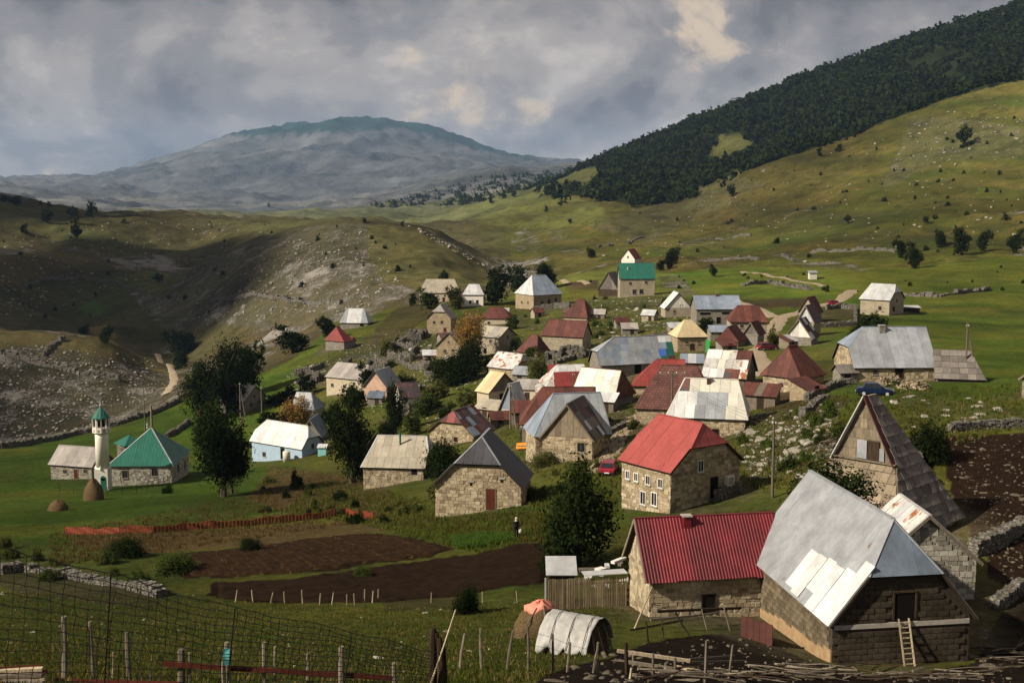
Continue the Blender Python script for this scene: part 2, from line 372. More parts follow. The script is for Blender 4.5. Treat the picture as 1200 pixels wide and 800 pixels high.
# ---------------------------------------------------------------- materials
MAT = {}
class NB:
    def __init__(s, name):
        s.m = bpy.data.materials.new(name); s.m.use_nodes = True; s.t = s.m.node_tree; MAT[name] = s.m
        s.b = s.t.nodes['Principled BSDF']; s.b.inputs['Specular IOR Level'].default_value = .25
        s._tc = None
    def n(s, t, **k):
        n = s.t.nodes.new(t)
        for a, v in k.items(): setattr(n, a, v)
        return n
    def l(s, a, b): s.t.links.new(a, b)
    def co(s, stretch=(1, 1, 1)):
        if s._tc is None: s._tc = s.n('ShaderNodeTexCoord')
        mp = s.n('ShaderNodeMapping'); mp.inputs['Scale'].default_value = stretch; s.l(s._tc.outputs['Object'], mp.inputs[0]); return mp.outputs[0]
    def noise(s, scale, det=5, rough=.6, st=(1, 1, 1)):
        n = s.n('ShaderNodeTexNoise'); n.inputs['Scale'].default_value = scale; n.inputs['Detail'].default_value = det
        n.inputs['Roughness'].default_value = rough; s.l(s.co(st), n.inputs['Vector']); return n.outputs[0]
    def vor(s, scale, st=(1, 1, 1), feature='F1', out='Color'):
        n = s.n('ShaderNodeTexVoronoi', feature=feature); n.inputs['Scale'].default_value = scale; s.l(s.co(st), n.inputs['Vector']); return n.outputs[out]
    def ramp(s, fac, stops):
        r = s.n('ShaderNodeValToRGB'); e = r.color_ramp.elements
        while len(e) < len(stops): e.new(.5)
        for el, (p, c) in zip(e, stops):
            el.position = p; el.color = (*c, 1) if hasattr(c, '__len__') else (c, c, c, 1)
        s.l(fac, r.inputs[0]); return r.outputs[0]
    def mix(s, fac, a, b, blend='MIX'):
        n = s.n('ShaderNodeMixRGB', blend_type=blend)
        for i, v in enumerate((fac, a, b)):
            if isinstance(v, (int, float)): n.inputs[i].default_value = v
            elif isinstance(v, tuple): n.inputs[i].default_value = (*v, 1)
            else: s.l(v, n.inputs[i])
        return n.outputs[0]
    def math(s, op, a, b=None):
        n = s.n('ShaderNodeMath', operation=op)
        for i, v in enumerate((a, b)):
            if v is None: continue
            if isinstance(v, (int, float)): n.inputs[i].default_value = v
            else: s.l(v, n.inputs[i])
        return n.outputs[0]
    def rand(s): return s.n('ShaderNodeObjectInfo').outputs['Random']
    def done(s, col, rough=.8, bump=None, bs=.4, bd=.03, metal=0):
        if isinstance(col, tuple): s.b.inputs['Base Color'].default_value = (*col, 1)
        else: s.l(col, s.b.inputs['Base Color'])
        if rough >= .85: s.b.inputs['Specular IOR Level'].default_value = .02
        s.b.inputs['Roughness'].default_value = rough; s.b.inputs['Metallic'].default_value = metal
        if bump is not None:
            n = s.n('ShaderNodeBump'); n.inputs['Strength'].default_value = bs; n.inputs['Distance'].default_value = bd
            s.l(bump, n.inputs['Height']); s.l(n.outputs[0], s.b.inputs['Normal'])
        return s.m
def mul(c, k): return tuple(min(1, x*k) for x in c)
def m_plain(name, c, rough=.8, var=.25, sc=3., bs=.3, rnd=.2, st=(1, 1, 1)):
    b = NB(name); n = b.noise(sc, 6, .65, st)
    col = b.mix(b.ramp(n, [(.3, 0.), (.7, 1.)]), mul(c, 1-var), mul(c, 1+var))
    col = b.mix(1., col, b.ramp(b.rand(), [(0., 1-rnd), (1., 1+rnd*.6)]), 'MULTIPLY')
    return b.done(col, rough, n, bs)
def m_tin(name, c, rust=.0, rough=.5, rnd=.12, ribs=0., stain=.25, rustc=(.13, .045, .02), metal=0.):
    """sheet metal: faded blotches, streaks down the slope, rust spots"""
    b = NB(name); n1 = b.noise(.7, 6, .6); n2 = b.noise(3.5, 6, .65, (1, 1, .35))
    col = b.mix(b.ramp(n1, [(.35, 0.), (.68, 1.)]), mul(c, 1-stain), mul(c, 1+stain*.6))
    col = b.mix(b.ramp(n2, [(.45, 0.), (.75, .5)]), col, mul(c, .62))
    col = b.mix(1., col, b.ramp(b.rand(), [(0., 1-rnd*1.6), (1., 1+rnd*.4)]), 'MULTIPLY')
    if rust > 0:
        n3 = b.noise(1.1, 8, .68); lo = .80-rust*.55
        ad = b.math('ADD', n3, b.math('MULTIPLY', b.math('SUBTRACT', b.rand(), .5), .12))
        col = b.mix(b.ramp(ad, [(lo-.04, 0.), (lo+.05, 1.)]), col, b.mix(n2, mul(rustc, .6), mul(rustc, 1.6)))
    h = n2
    if ribs > 0:
        w = b.n('ShaderNodeTexWave', bands_direction='X'); w.inputs['Scale'].default_value = .314/ribs; b.l(b.co(), w.inputs[0])
        h = b.mix(.15, w.outputs[0], n2)
    return b.done(col, rough, h, .5, .025, metal)
def m_stone(name, light, dark, mort, sc=2.6, bs=.8):
    b = NB(name); st = (1, 1, 1.55)
    cell = b.vor(sc, st); edge = b.vor(sc, st, 'DISTANCE_TO_EDGE', 'Distance')
    g = b.n('ShaderNodeSeparateColor'); b.l(cell, g.inputs[0])
    n = b.noise(7, 5, .7); nb = b.noise(.45, 4, .6)
    col = b.mix(g.outputs[0], dark, light)
    col = b.mix(b.ramp(n, [(.3, .35), (.7, 0.)]), col, mul(dark, .7))
    col = b.mix(b.ramp(edge, [(.0, 1.), (.09, 0.)]), col, mort)
    col = b.mix(b.ramp(nb, [(.4, 0.), (.72, .45)]), col, mul(dark, .75))
    h = b.math('ADD', b.ramp(edge, [(0., 0.), (.12, 1.)]), b.math('MULTIPLY', n, .4))
    return b.done(col, .92, h, bs, .05)
def m_wood(name, c, st=(6, 6, .8), rnd=.35):
    b = NB(name); n = b.noise(2.2, 6, .7, st); nb = b.noise(.9, 4, .6)
    col = b.mix(b.ramp(n, [(.3, 0.), (.7, 1.)]), mul(c, .5), mul(c, 1.35))
    col = b.mix(b.ramp(nb, [(.4, 0.), (.75, .5)]), col, mul(c, .45))
    col = b.mix(1., col, b.ramp(b.rand(), [(0., 1-rnd), (1., 1+rnd*.5)]), 'MULTIPLY')
    return b.done(col, .9, n, .5, .02)
def m_leaf(name, c, var=.5, tr=.22, sc=.9):
    b = NB(name); n = b.noise(sc, 6, .65)
    n2 = b.n('ShaderNodeNewGeometry').outputs['Random Per Island']
    col = b.mix(b.ramp(n, [(.3, 0.), (.7, 1.)]), mul(c, 1-var), mul(c, 1+var))
    col = b.mix(b.math('MULTIPLY', n2, .6), col, mul((c[0]*1.25, c[1], c[2]*.8), 1.2))
    col = b.mix(1., col, b.ramp(b.rand(), [(0., .72), (1., 1.22)]), 'MULTIPLY')
    d = b.n('ShaderNodeBsdfDiffuse'); t = b.n('ShaderNodeBsdfTranslucent'); mx = b.n('ShaderNodeMixShader'); mx.inputs[0].default_value = tr
    b.l(col, d.inputs[0]); b.l(col, t.inputs[0]); b.l(d.outputs[0], mx.inputs[1]); b.l(t.outputs[0], mx.inputs[2])
    out = b.t.nodes['Material Output']; b.l(mx.outputs[0], out.inputs[0]); b.t.nodes.remove(b.b)
    return b.m
# walls
m_stone('stone_warm', (.45, .36, .235), (.24, .185, .115), (.35, .28, .185))
m_stone('stone_pale', (.45, .385, .285), (.27, .225, .16), (.38, .325, .24), 2.2)
m_stone('stone_grey', (.34, .31, .26), (.17, .15, .125), (.27, .245, .20), 3.4)
m_stone('stone_mosque', (.40, .37, .30), (.14, .125, .10), (.34, .31, .25), 1.9)
m_stone('rubble', (.27, .25, .215), (.10, .09, .075), (.05, .042, .034), 3.2)
m_plain('plaster_white', (.62, .59, .53), .9, .16, 1.6); m_plain('plaster_cream', (.52, .44, .32), .9, .2, 1.4)
m_plain('plaster_pink', (.50, .33, .25), .9, .2, 1.4); m_plain('plaster_blue', (.36, .47, .58), .8, .12, 1.5)
m_plain('block_shaded', (.060, .047, .033), .95, .35, 5., .5, .35); m_plain('block_sunlit', (.135, .108, .07), .95, .3, 5., .5, .35)  # same barn blocks twice: gable shade and side-wall sun put into the colour
m_plain('mortar', (.065, .052, .038), .95, .3, 6.); m_plain('render_ochre', (.28, .19, .105), .95, .25, 2.)
m_plain('concrete', (.34, .31, .27), .95, .2, 3.)
# roofs
m_tin('tin_grey', (.30, .315, .335), .10, .5, .12); m_tin('tin_pale', (.52, .52, .52), .10, .5, .16); m_tin('tin_blue', (.24, .28, .345), .08, .45, .12)
m_tin('tin_white', (.62, .615, .60), .04, .55, .12); m_tin('tin_cream', (.60, .575, .49), .08, .55, .12, stain=.14); m_tin('tin_bluegrey', (.13, .16, .20), .04, .45, .1)
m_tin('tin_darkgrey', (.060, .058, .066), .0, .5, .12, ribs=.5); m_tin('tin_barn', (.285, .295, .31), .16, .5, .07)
m_tin('red_bright', (.33, .070, .062), .05, .5, .06, ribs=.35, stain=.14); m_tin('red_deep', (.15, .011, .016), .04, .5, .16, stain=.38, rustc=(.09, .02, .015))
m_tin('red_tile', (.24, .042, .036), .05, .6, .12); m_tin('green', (.022, .12, .088), .0, .45, .06, ribs=.45, stain=.15)
m_tin('rust_brown', (.115, .040, .030), .32, .75, .2, stain=.3, rustc=(.16, .05, .025)); m_tin('rust_red', (.125, .040, .030), .25, .7, .2, stain=.3, rustc=(.22, .075, .03))
m_tin('rust_white', (.60, .585, .55), .44, .6, .2, rustc=(.24, .09, .035)); m_tin('rust_dark', (.085, .066, .072), .42, .7, .3, rustc=(.15, .05, .035))
m_tin('asb_beige', (.40, .355, .28), .05, .85, .12, stain=.2, rustc=(.2, .15, .1)); m_tin('asb_yellow', (.58, .46, .27), .0, .8, .12, stain=.15); m_tin('asb_grey', (.34, .31, .285), .1, .85, .14, stain=.22, rustc=(.2, .16, .13))
b = NB('tile_brown'); br = b.n('ShaderNodeTexBrick'); br.inputs['Scale'].default_value = 1.; br.inputs['Brick Width'].default_value = .42; br.inputs['Row Height'].default_value = .34; br.inputs['Mortar Size'].default_value = .03
for i, c in ((1, (.15, .060, .045)), (2, (.10, .042, .035)), (3, (.035, .016, .014))): br.inputs[i].default_value = (*c, 1)
sx = b.n('ShaderNodeSeparateXYZ'); b.l(b.co(), sx.inputs[0]); cb = b.n('ShaderNodeCombineXYZ'); b.l(b.math('ADD', sx.outputs[0], b.math('MULTIPLY', sx.outputs[1], .35)), cb.inputs[0]); b.l(b.math('MULTIPLY', sx.outputs[2], 1.25), cb.inputs[1]); b.l(cb.outputs[0], br.inputs[0])
b.done(b.mix(1., br.outputs[0], b.ramp(b.noise(1., 5, .6), [(.3, .7), (.7, 1.25)]), 'MULTIPLY'), .75, br.outputs[1], -.6, .03)
m_wood('shingle', (.25, .20, .14)); m_wood('shingle_grey', (.20, .175, .155)); m_wood('wood_grey', (.20, .165, .125)); m_wood('wood_pale', (.42, .34, .23))
m_wood('wood_dark', (.060, .042, .028)); m_wood('wood_red', (.10, .028, .018)); m_wood('bark', (.085, .068, .05), (3, 3, .6)); m_wood('plank', (.30, .235, .15), (5, 5, .4), .45)
# small things
m_plain('glass_dark', (.018, .02, .024), .15, .2, 2., .0, .3); m_plain('void', (.012, .010, .009), .9, .1); m_plain('frame_white', (.62, .6, .55), .6, .1)
m_plain('tarp_pink', (.62, .22, .15), .6, .15, 3., .5); m_plain('tarp_white', (.34, .33, .31), .6, .22, 2.5, .5); m_plain('hay', (.105, .072, .036), .95, .4, 9., .9)
m_plain('orange_net', (.20, .035, .014), .7, .35, 5.); m_plain('tarp_orange', (.75, .27, .03), .6, .1); m_plain('wire', (.018, .016, .014), .5, .1); m_plain('rag_teal', (.04, .18, .18), .8, .2)
m_plain('panel_green', (.07, .52, .12), .5, .1); m_plain('panel_blue', (.06, .13, .42), .5, .1); m_plain('tank', (.62, .57, .46), .5, .1); m_plain('minaret', (.70, .66, .58), .85, .08, 1.2); m_plain('turquoise', (.22, .5, .5), .6, .1)
m_plain('tyre', (.015, .015, .015), .9, .1); m_plain('car_red', (.25, .018, .035), .25, .05, 1., 0); m_plain('car_blue', (.008, .016, .045), .25, .05, 1., 0); m_plain('car_dark', (.20, .03, .03), .3, .05, 1., 0); m_plain('lamp_glass', (.6, .58, .5), .2, .05); m_plain('chrome', (.4, .4, .4), .3, .05); m_plain('plate', (.75, .75, .7), .4, .05)
m_plain('skin', (.42, .26, .18), .7, .1); m_plain('cloth_dark', (.02, .02, .024), .9, .2); m_plain('cloth_pale', (.5, .48, .45), .9, .2); m_plain('hair', (.03, .02, .015), .8, .2)
def m_rock(name, light, dark):
    b = NB(name); n = b.noise(1.6, 8, .7); n2 = b.noise(.5, 3, .5)
    col = b.mix(b.ramp(n, [(.33, 0.), (.62, 1.)]), dark, light); col = b.mix(b.ramp(n2, [(.45, 0.), (.7, .5)]), col, (.10, .09, .05))
    col = b.mix(1., col, b.ramp(b.rand(), [(0., .75), (1., 1.15)]), 'MULTIPLY'); b.done(col, .95, n, .8, .08)
b = NB('facing'); isl = b.n('ShaderNodeNewGeometry').outputs['Random Per Island']; nz = b.noise(5., 5, .7)
cf = b.mix(1., b.ramp(isl, [(0., (.20, .155, .10)), (.35, (.33, .265, .175)), (.7, (.42, .34, .225)), (1., (.48, .41, .29))]), b.ramp(nz, [(.3, .72), (.7, 1.15)]), 'MULTIPLY'); b.done(cf, .92, nz, .5, .04)
b = NB('facing_grey'); isl = b.n('ShaderNodeNewGeometry').outputs['Random Per Island']; nz = b.noise(5., 5, .7)
cf = b.mix(1., b.ramp(isl, [(0., (.17, .155, .125)), (.35, (.31, .285, .23)), (.7, (.41, .38, .31)), (1., (.46, .43, .36))]), b.ramp(nz, [(.3, .72), (.7, 1.15)]), 'MULTIPLY'); b.done(cf, .92, nz, .5, .04)
m_rock('limestone', (.38, .345, .285), (.16, .145, .12)); m_rock('rock_dark', (.17, .14, .105), (.06, .048, .036))
m_leaf('leaf_dark', (.014, .023, .0065)); m_leaf('leaf_mid', (.038, .056, .014)); m_leaf('leaf_olive', (.062, .072, .020)); m_leaf('leaf_gold', (.20, .13, .04)); m_leaf('leaf_forest', (.0145, .024, .007), .85, .12, .03); m_leaf('leaf_lush', (.06, .12, .02)); m_leaf('leaf_lush2', (.055, .085, .018))
m_leaf('grass_blade', (.060, .080, .013), .3, .3); m_leaf('grass_dry', (.15, .115, .045), .35, .3); m_leaf('heath', (.080, .058, .022), .4, .25)
# ---------------------------------------------------------------- ground sheet (polar grid round the viewpoint, out to the far mountain)
_dep = np.concatenate([np.geomspace(2, 20, 36, endpoint=False), np.geomspace(20, 450, 430, endpoint=False), np.geomspace(450, 1500, 300, endpoint=False), np.geomspace(1500, 17500, 270)])
_q = np.concatenate([np.linspace(-.80, -.45, 30, endpoint=False), np.linspace(-.45, .45, 420, endpoint=False), np.linspace(.45, .80, 31)])
_GX = _dep[:, None]*_q[None, :]; _GY = np.repeat(_dep[:, None], len(_q), 1)
_GZ = height(_GX.ravel(), _GY.ravel()).reshape(_GX.shape)
_ld = np.log(_dep)
def surf(x, y):
    """height of the ground mesh itself"""
    x = np.atleast_1d(np.asarray(x, float)); y = np.maximum(np.atleast_1d(np.asarray(y, float)), 2.001)
    fi = np.interp(y, _dep, np.arange(len(_dep))); fj = np.interp(x/y, _q, np.arange(len(_q)))
    i = np.minimum(fi.astype(int), len(_dep)-2); j = np.minimum(fj.astype(int), len(_q)-2); a = fi-i; b = fj-j
    return (_GZ[i, j]*(1-b)+_GZ[i, j+1]*b)*(1-a)+(_GZ[i+1, j]*(1-b)+_GZ[i+1, j+1]*b)*a
def sz(x, y): return float(surf(x, y)[0])
_cache = {}
def gp(px, py, dmin=14.):
    """photo pixel of a point on the ground -> Vector on the ground mesh"""
    k = (px, py, dmin)
    if k not in _cache:
        w = ray(px, py); s = np.geomspace(dmin, 9000, 2600); P = w[None, :]*(s/w[1])[:, None]
        below = P[:, 2] <= surf(P[:, 0], P[:, 1])
        i = int(np.argmax(below)) if below.any() else 2500
        i = max(i, 1); z0 = P[i-1, 2]-sz(P[i-1, 0], P[i-1, 1]); z1 = P[i, 2]-sz(P[i, 0], P[i, 1])
        t = z0/(z0-z1) if z0 != z1 else 0; p = P[i-1]+(P[i]-P[i-1])*np.clip(t, 0, 1)
        _cache[k] = Vector((p[0], p[1], sz(p[0], p[1])))
    return _cache[k].copy()
def inpoly(x, y, poly):
    r = np.zeros(x.shape, bool); n = len(poly); j = n-1
    for i in range(n):
        xi, yi = poly[i]; xj, yj = poly[j]
        if yi != yj:
            c = ((yi > y) != (yj > y)) & (x < (xj-xi)*(y-yi)/(yj-yi)+xi); r ^= c
        j = i
    return r
FIELD_UP = [(205, 650), (260, 646), (307, 640), (412, 626), (450, 626), (500, 634), (534, 643), (500, 653), (437, 659), (396, 667), (292, 675), (215, 676)]
FIELD_LOW = [(250, 683), (330, 679), (396, 671), (437, 664), (513, 655), (561, 648), (602, 638), (636, 634), (648, 650), (640, 682), (575, 692), (520, 700), (450, 706), (380, 706), (300, 704), (246, 700)]
LOWCREST = [(640, 222), (690, 232), (740, 240), (775, 236), (800, 227), (850, 204), (900, 188), (960, 172), (1000, 158), (1100, 119), (1200, 92), (1400, 20), (1700, -60)]
FOREST = LOWCREST+[(1700, -300), (1160, 20), (1120, 28), (1050, 51), (1000, 66), (900, 104), (850, 122), (800, 142), (750, 168), (700, 188), (650, 205)]
CLEAR = [[(830, 172), (845, 158), (868, 156), (880, 168), (872, 184), (850, 189), (832, 184)], [(640, 224), (650, 200), (705, 196), (715, 206), (690, 226)]]
X, Y, Z = _GX.ravel(), _GY.ravel(), _GZ.ravel()
PX, PY = project(np.stack([X, Y, Z], 1))
fjx = PX+fbm(X/45., Y/45., 120, 4)*34; fjy = PY+fbm(X/45., Y/45., 121, 4)*20
jx = PX+fbm(X/3., Y/3., 50, 3)*9*np.clip(90/np.hypot(X, Y), .15, 1.4); jy = PY+fbm(X/3., Y/3., 60, 3)*5*np.clip(90/np.hypot(X, Y), .15, 1.4)
r_ = np.hypot(X, Y)
col = np.zeros((len(X), 3)); rock = np.zeros(len(X))
nA = fbm(X/22., Y/22., 70, 4); nB = fbm(X/90., Y/90., 80, 5); nC = fbm(X/6., Y/6., 90, 3)
def C(*c): return np.array(c)
col[:] = C(.060, .080, .014)
def blend(w, c): 
    w = np.clip(w, 0, 1)[:, None]; col[:] = col*(1-w)+np.asarray(c)*w
blend(.5+1.3*nA, C(.088, .084, .020)); blend(nC*1.2, C(.05, .066, .016))
# right hill: dry yellow green pasture
sw = np.clip((PX+30*nB-540)/120, 0, 1); sw = np.where(r_ > 1650, np.clip((PX-600)/60, 0, 1), sw)*np.clip((r_-380)/90, 0, 1)
rh_ = sw > 0
blend(sw*.8, C(.068, .063, .014)); blend(sw*(.2+1.6*nB), C(.085, .062, .019)); blend(sw*(1.5*nA-.1), C(.045, .046, .012)); blend(sw*(-1.8*nB-.15), C(.044, .060, .011))
rock = np.where(rh_, .20+.3*np.clip(nB*2, -.5, 1), rock)
# left valley and hills: brown olive heath with limestone
lh = (r_ > 300) & (PX < 600) & ~((PY < 262) & (r_ > 1700))
lh &= ~((PX > 380) & (r_ < 440)); lw = np.where(lh, 1-sw, 0)
blend(lw*.95, C(.064, .056, .025)); blend(lw*1.8*nB, C(.080, .058, .028)); blend(lw*(-1.7*nB-.1), C(.060, .064, .022)); blend(lw*nA*1.2, C(.045, .042, .019))
rock = np.where(lw > .5, .40+.8*nB, rock)
def area(poly, c=None, a=1., rk=None, dmin=0, dmax=1e9, jit=True):
    m = inpoly(jx if jit else PX, jy if jit else PY, poly) & (r_ > dmin) & (r_ < dmax)
    if c is not None: blend(np.where(m, a*(1+.35*nA), 0), C(*c))
    if rk is not None: rock[m] = rk if not callable(rk) else rk(m)
# terraces and rock scars that follow the contours of the grassy hill
tz = Z/1.0+fbm(X/80., Y/80., 101, 3)*14; st_ = fbm(X/110.+tz*.02, tz/5.5, 103, 3); sc_ = fbm(X/38., tz/7., 107, 4)
blend(sw*np.clip((st_-.12)*5, 0, 1)*.75*(r_ < 1300), C(.040, .044, .014)); blend(sw*np.clip((-st_-.10)*5, 0, 1)*.7*(r_ < 1300), C(.105, .086, .025)); blend(sw*np.clip(nC*2.2, 0, 1)*.5, C(.050, .050, .016))
rock = np.where((sw > .5) & (r_ < 1400), rock+np.clip((sc_-.16)*2.6, 0, .5), rock)
mead = (r_ > 250) & (r_ < 560) & (PX > 600); st2 = fbm(X/160., (Y+X*.25)/26., 109, 3)
_late = [(np.where(mead, np.clip((st2-.08)*7, 0, 1)*.75, 0), C(.036, .046, .011)), (np.where(mead, np.clip((-st2-.08)*7, 0, 1)*.65, 0), C(.095, .105, .018))]
# rocky spur, hump, fields down in the valley
area([(-200, 400), (0, 395), (95, 402), (205, 440), (190, 470), (120, 505), (0, 530), (-200, 535)], (.062, .056, .038), .6, .68, 300, 800)
area([(-200, 380), (0, 384), (90, 394), (160, 402), (205, 442), (150, 425), (60, 405), (-200, 420)], (.095, .078, .030), .85, .25, 300, 800)
area([(150, 345), (250, 300), (330, 268), (430, 260), (470, 268), (440, 330), (470, 345), (430, 370), (330, 385), (250, 380), (200, 395)], (.072, .066, .040), .75, .62, 300, 1000)
area([(430, 262), (500, 272), (560, 305), (590, 335), (520, 345), (450, 330), (430, 300)], (.088, .082, .030), .8, .40, 300, 1000)
area([(330, 312), (390, 300), (440, 310), (410, 345), (350, 350)], None, 0, .76, 300, 1000)
area([(385, 330), (430, 345), (470, 350), (440, 372), (380, 368)], None, 0, .74, 300, 1000)
area([(88, 362), (110, 352), (130, 360), (112, 370)], (.06, .11, .02), 1, 0., 300)
area([(140, 325), (175, 316), (215, 325), (185, 345), (150, 340)], (.085, .09, .026), .9, .1, 300)
area([(100, 385), (125, 380), (140, 395), (120, 402)], (.14, .11, .03), .9, .1, 300)
area([(0, 300), (60, 292), (115, 305), (60, 325), (0, 335)], (.082, .066, .022), .8, .15, 300)
# far mountain: pale limestone, dark wooded cap; bushy grey ridge
fm = (r_ > 2500)
blend(np.where(fm, 1, 0), C(.085, .090, .098)); blend(np.where(fm, 1.9*fbm(X/800., Y/800., 33, 7), 0), C(.155, .152, .150)); blend(np.where(fm, -1.9*fbm(X/420., Y/420., 39, 7), 0), C(.040, .047, .052)); rock = np.where(fm, .55, rock)
gr = (r_ > 1500) & (r_ < 3000) & (PX < 640); blend(np.where(gr, .9, 0)*(1-sw), C(.095, .10, .045)); rock = np.where(gr, .2, rock)
area([(540, 240), (600, 225), (640, 222), (700, 238), (720, 262), (640, 268), (560, 262)], (.10, .11, .032), .6, .2, 900, 2300)
cap = fm & (r_ > 9000) & (PX > 270) & (PX < 620) & (PY < np.interp(PX, [270, 330, 400, 470, 500, 560, 620], [160, 158, 153, 151, 158, 175, 186])+3*nA)
blend(np.where(cap, 1, 0), C(.016, .040, .030)); rock = np.where(cap, .1, rock)
area(FOREST, (.016, .022, .008), 1, .05, 1000, 2500)
for c_ in CLEAR: area(c_, (.075, .075, .024), .8, .2, 1000, 2500)
area([(1120, 30), (1160, 10), (1200, -10), (1500, -160), (1500, -60), (1200, 22)], (.15, .11, .06), 1, .3, 1300)
# meadows
area([(-200, 540), (0, 527), (130, 502), (212, 470), (300, 440), (345, 420), (385, 385), (400, 400), (360, 450), (330, 600), (200, 618), (60, 640), (-200, 640)], (.050, .088, .011), .9, .06, 80, 420)
area([(300, 445), (345, 420), (390, 398), (400, 412), (345, 450)], (.08, .13, .02), .8, .1, 150, 420)
area([(880, 345), (1000, 318), (1200, 300), (1500, 280), (1500, 520), (1080, 520), (960, 470), (1000, 400), (940, 372)], (.056, .086, .011), .9, .1, 90, 520)
area([(780, 320), (880, 312), (1000, 316), (1010, 338), (900, 352), (800, 338)], (.056, .100, .012), .8, .08, 300, 640)
area([(600, 335), (720, 312), (800, 322), (760, 340), (640, 345)], (.10, .12, .025), .7, .1, 300, 800)
area([(1080, 455), (1200, 470), (1200, 500), (1090, 500)], (.06, .095, .018), .8, .12, 90)
area([(-300, 690), (200, 697), (470, 706), (640, 700), (740, 716), (720, 760), (600, 790), (400, 900), (-300, 900)], (.058, .072, .016), .85, .10, 10, 100)
area([(-300, 745), (300, 760), (500, 775), (540, 900), (-300, 900)], (.050, .056, .016), .6, .1, 10, 60)
area([(50, 640), (170, 632), (200, 650), (120, 668), (60, 662)], (.075, .095, .022), .8, .05, 60, 140)
area([(-300, 632), (40, 634), (60, 660), (-300, 668)], (.070, .092, .022), .8, .05, 60, 140)
area([(190, 598), (330, 570), (340, 590), (250, 612), (190, 610)], (.045, .060, .016), .7, .05, 60, 200)
# heath and dry grass
area([(318, 545), (420, 560), (470, 585), (510, 600), (500, 622), (430, 604), (330, 598), (290, 585)], (.080, .055, .024), .8, .12, 80, 220)
area([(78, 627), (250, 622), (430, 608), (470, 620), (300, 640), (180, 648), (90, 642)], (.085, .060, .026), .85, .08, 80, 160)
area([(610, 600), (650, 600), (650, 640), (600, 640)], (.10, .08, .032), .7, .1, 70, 130)
area([(440, 690), (520, 684), (560, 690), (540, 715), (450, 716)], (.05, .042, .018), .8, .1, 60, 110)
area([(0, 668), (90, 672), (200, 698), (180, 712), (60, 700), (0, 690)], (.05, .045, .024), .8, .45, 40, 110)
# soil
area(FIELD_UP, (.026, .015, .008), 1, .02, 60, 140); area(FIELD_LOW, (.017, .010, .006), 1, .02, 60, 140)
area([(655, 322), (700, 320), (704, 346), (668, 348)], (.050, .032, .020), 1, .05, 200, 520)
area([(1098, 512), (1200, 505), (1400, 500), (1400, 720), (1180, 712), (1150, 650), (1110, 560)], (.021, .012, .007), 1, .05, 60, 130)
area([(715, 770), (770, 752), (872, 742), (990, 790), (1140, 780), (1180, 705), (1400, 690), (1400, 900), (560, 900), (640, 790)], (.017, .012, .008), 1, .03, 10, 85)
area([(850, 352), (945, 349), (945, 360), (855, 362)], (.05, .035, .02), .9, .1, 200, 400)
area([(962, 362), (1005, 362), (1005, 384), (965, 384)], (.06, .04, .026), .8, .25, 200, 400)
area([(940, 424), (1000, 420), (1000, 455), (955, 462)], (.035, .034, .014), .8, .1, 120, 260)
area([(890, 458), (950, 455), (1000, 470), (950, 490), (895, 488)], (.045, .028, .018), .9, .2, 100, 220)
area([(470, 355), (500, 350), (520, 360), (470, 395), (430, 412), (440, 385)], (.055, .036, .02), .8, .2, 200, 460)
# rocky ground among the houses
for poly, k in (([(380, 400), (470, 385), (530, 395), (560, 440), (500, 470), (430, 470), (340, 450)], .55), ([(850, 490), (900, 482), (985, 470), (985, 520), (940, 570), (880, 560)], .70),
                ([(640, 350), (780, 345), (790, 390), (700, 400), (640, 420)], .5), ([(560, 380), (640, 360), (660, 430), (600, 480), (560, 450)], .45), ([(1040, 455), (1130, 470), (1200, 480), (1200, 505), (1060, 505)], .28),
                ([(770, 325), (800, 322), (815, 345), (790, 350)], .7), ([(1030, 225), (1070, 135), (1130, 140), (1200, 150), (1200, 185), (1100, 190)], .5), ([(690, 265), (860, 205), (900, 215), (760, 285)], .48)):
    area(poly, (.085, .078, .040), .5, k)
for w_, c_ in _late: blend(w_, c_)
# uneven growth everywhere near, then yards of trodden earth and rubble round the houses
near = r_ < 520; nD = fbm(X/14., Y/14., 140, 4); nE = fbm(X/3.2, Y/3.2, 144, 3)
soilish = col[:, 1] < col[:, 0]*.95
blend(np.where(near & ~soilish, np.clip(nD*2.4, 0, 1)*.55, 0), C(.105, .098, .018)); blend(np.where(near & ~soilish, np.clip(-nD*2.4-.1, 0, 1)*.5, 0), C(.034, .052, .010))
blend(np.where(near & ~soilish, np.clip(nE*2-.1, 0, 1)*.45, 0), C(.050, .052, .014))
for (hx, hy, hya, hl, hw2, *_r) in FIT.values():
    dd = np.hypot(X-hx, Y-hy); q = max(hl, hw2)*.5; wgt = np.clip((q+3.6-dd)/3.2, 0, 1)*np.clip(.55+1.6*nE+.6*nD, 0, 1)
    if hx < -30 and hy < 215: wgt = wgt*.35
    blend(wgt*.75, C(.125, .100, .064)); rock[:] = np.where(wgt > .35, np.maximum(rock, .42), rock)
area([(600, 455), (720, 470), (760, 500), (720, 545), (640, 530), (600, 500)], (.16, .125, .08), .55, .2, 100, 240)
V = np.stack([X, Y, Z], 1); nr, nc = _GX.shape
idx = np.arange(nr*nc).reshape(nr, nc); F = np.stack([idx[:-1, :-1], idx[:-1, 1:], idx[1:, 1:], idx[1:, :-1]], -1).reshape(-1, 4)
b = NB('ground'); at = b.n('ShaderNodeAttribute', attribute_name='tint'); ar = b.n('ShaderNodeAttribute', attribute_name='rocky')
nf = b.noise(1.3, 8, .72); nm = b.noise(.16, 7, .65); nr1 = b.noise(.060, 13, .74, (1, 1, 1.6)); ns = b.noise(6., 4, .6)
c1 = b.mix(1., at.outputs['Color'], b.ramp(nf, [(.28, .5), (.5, 1.), (.74, 1.6)]), 'MULTIPLY')
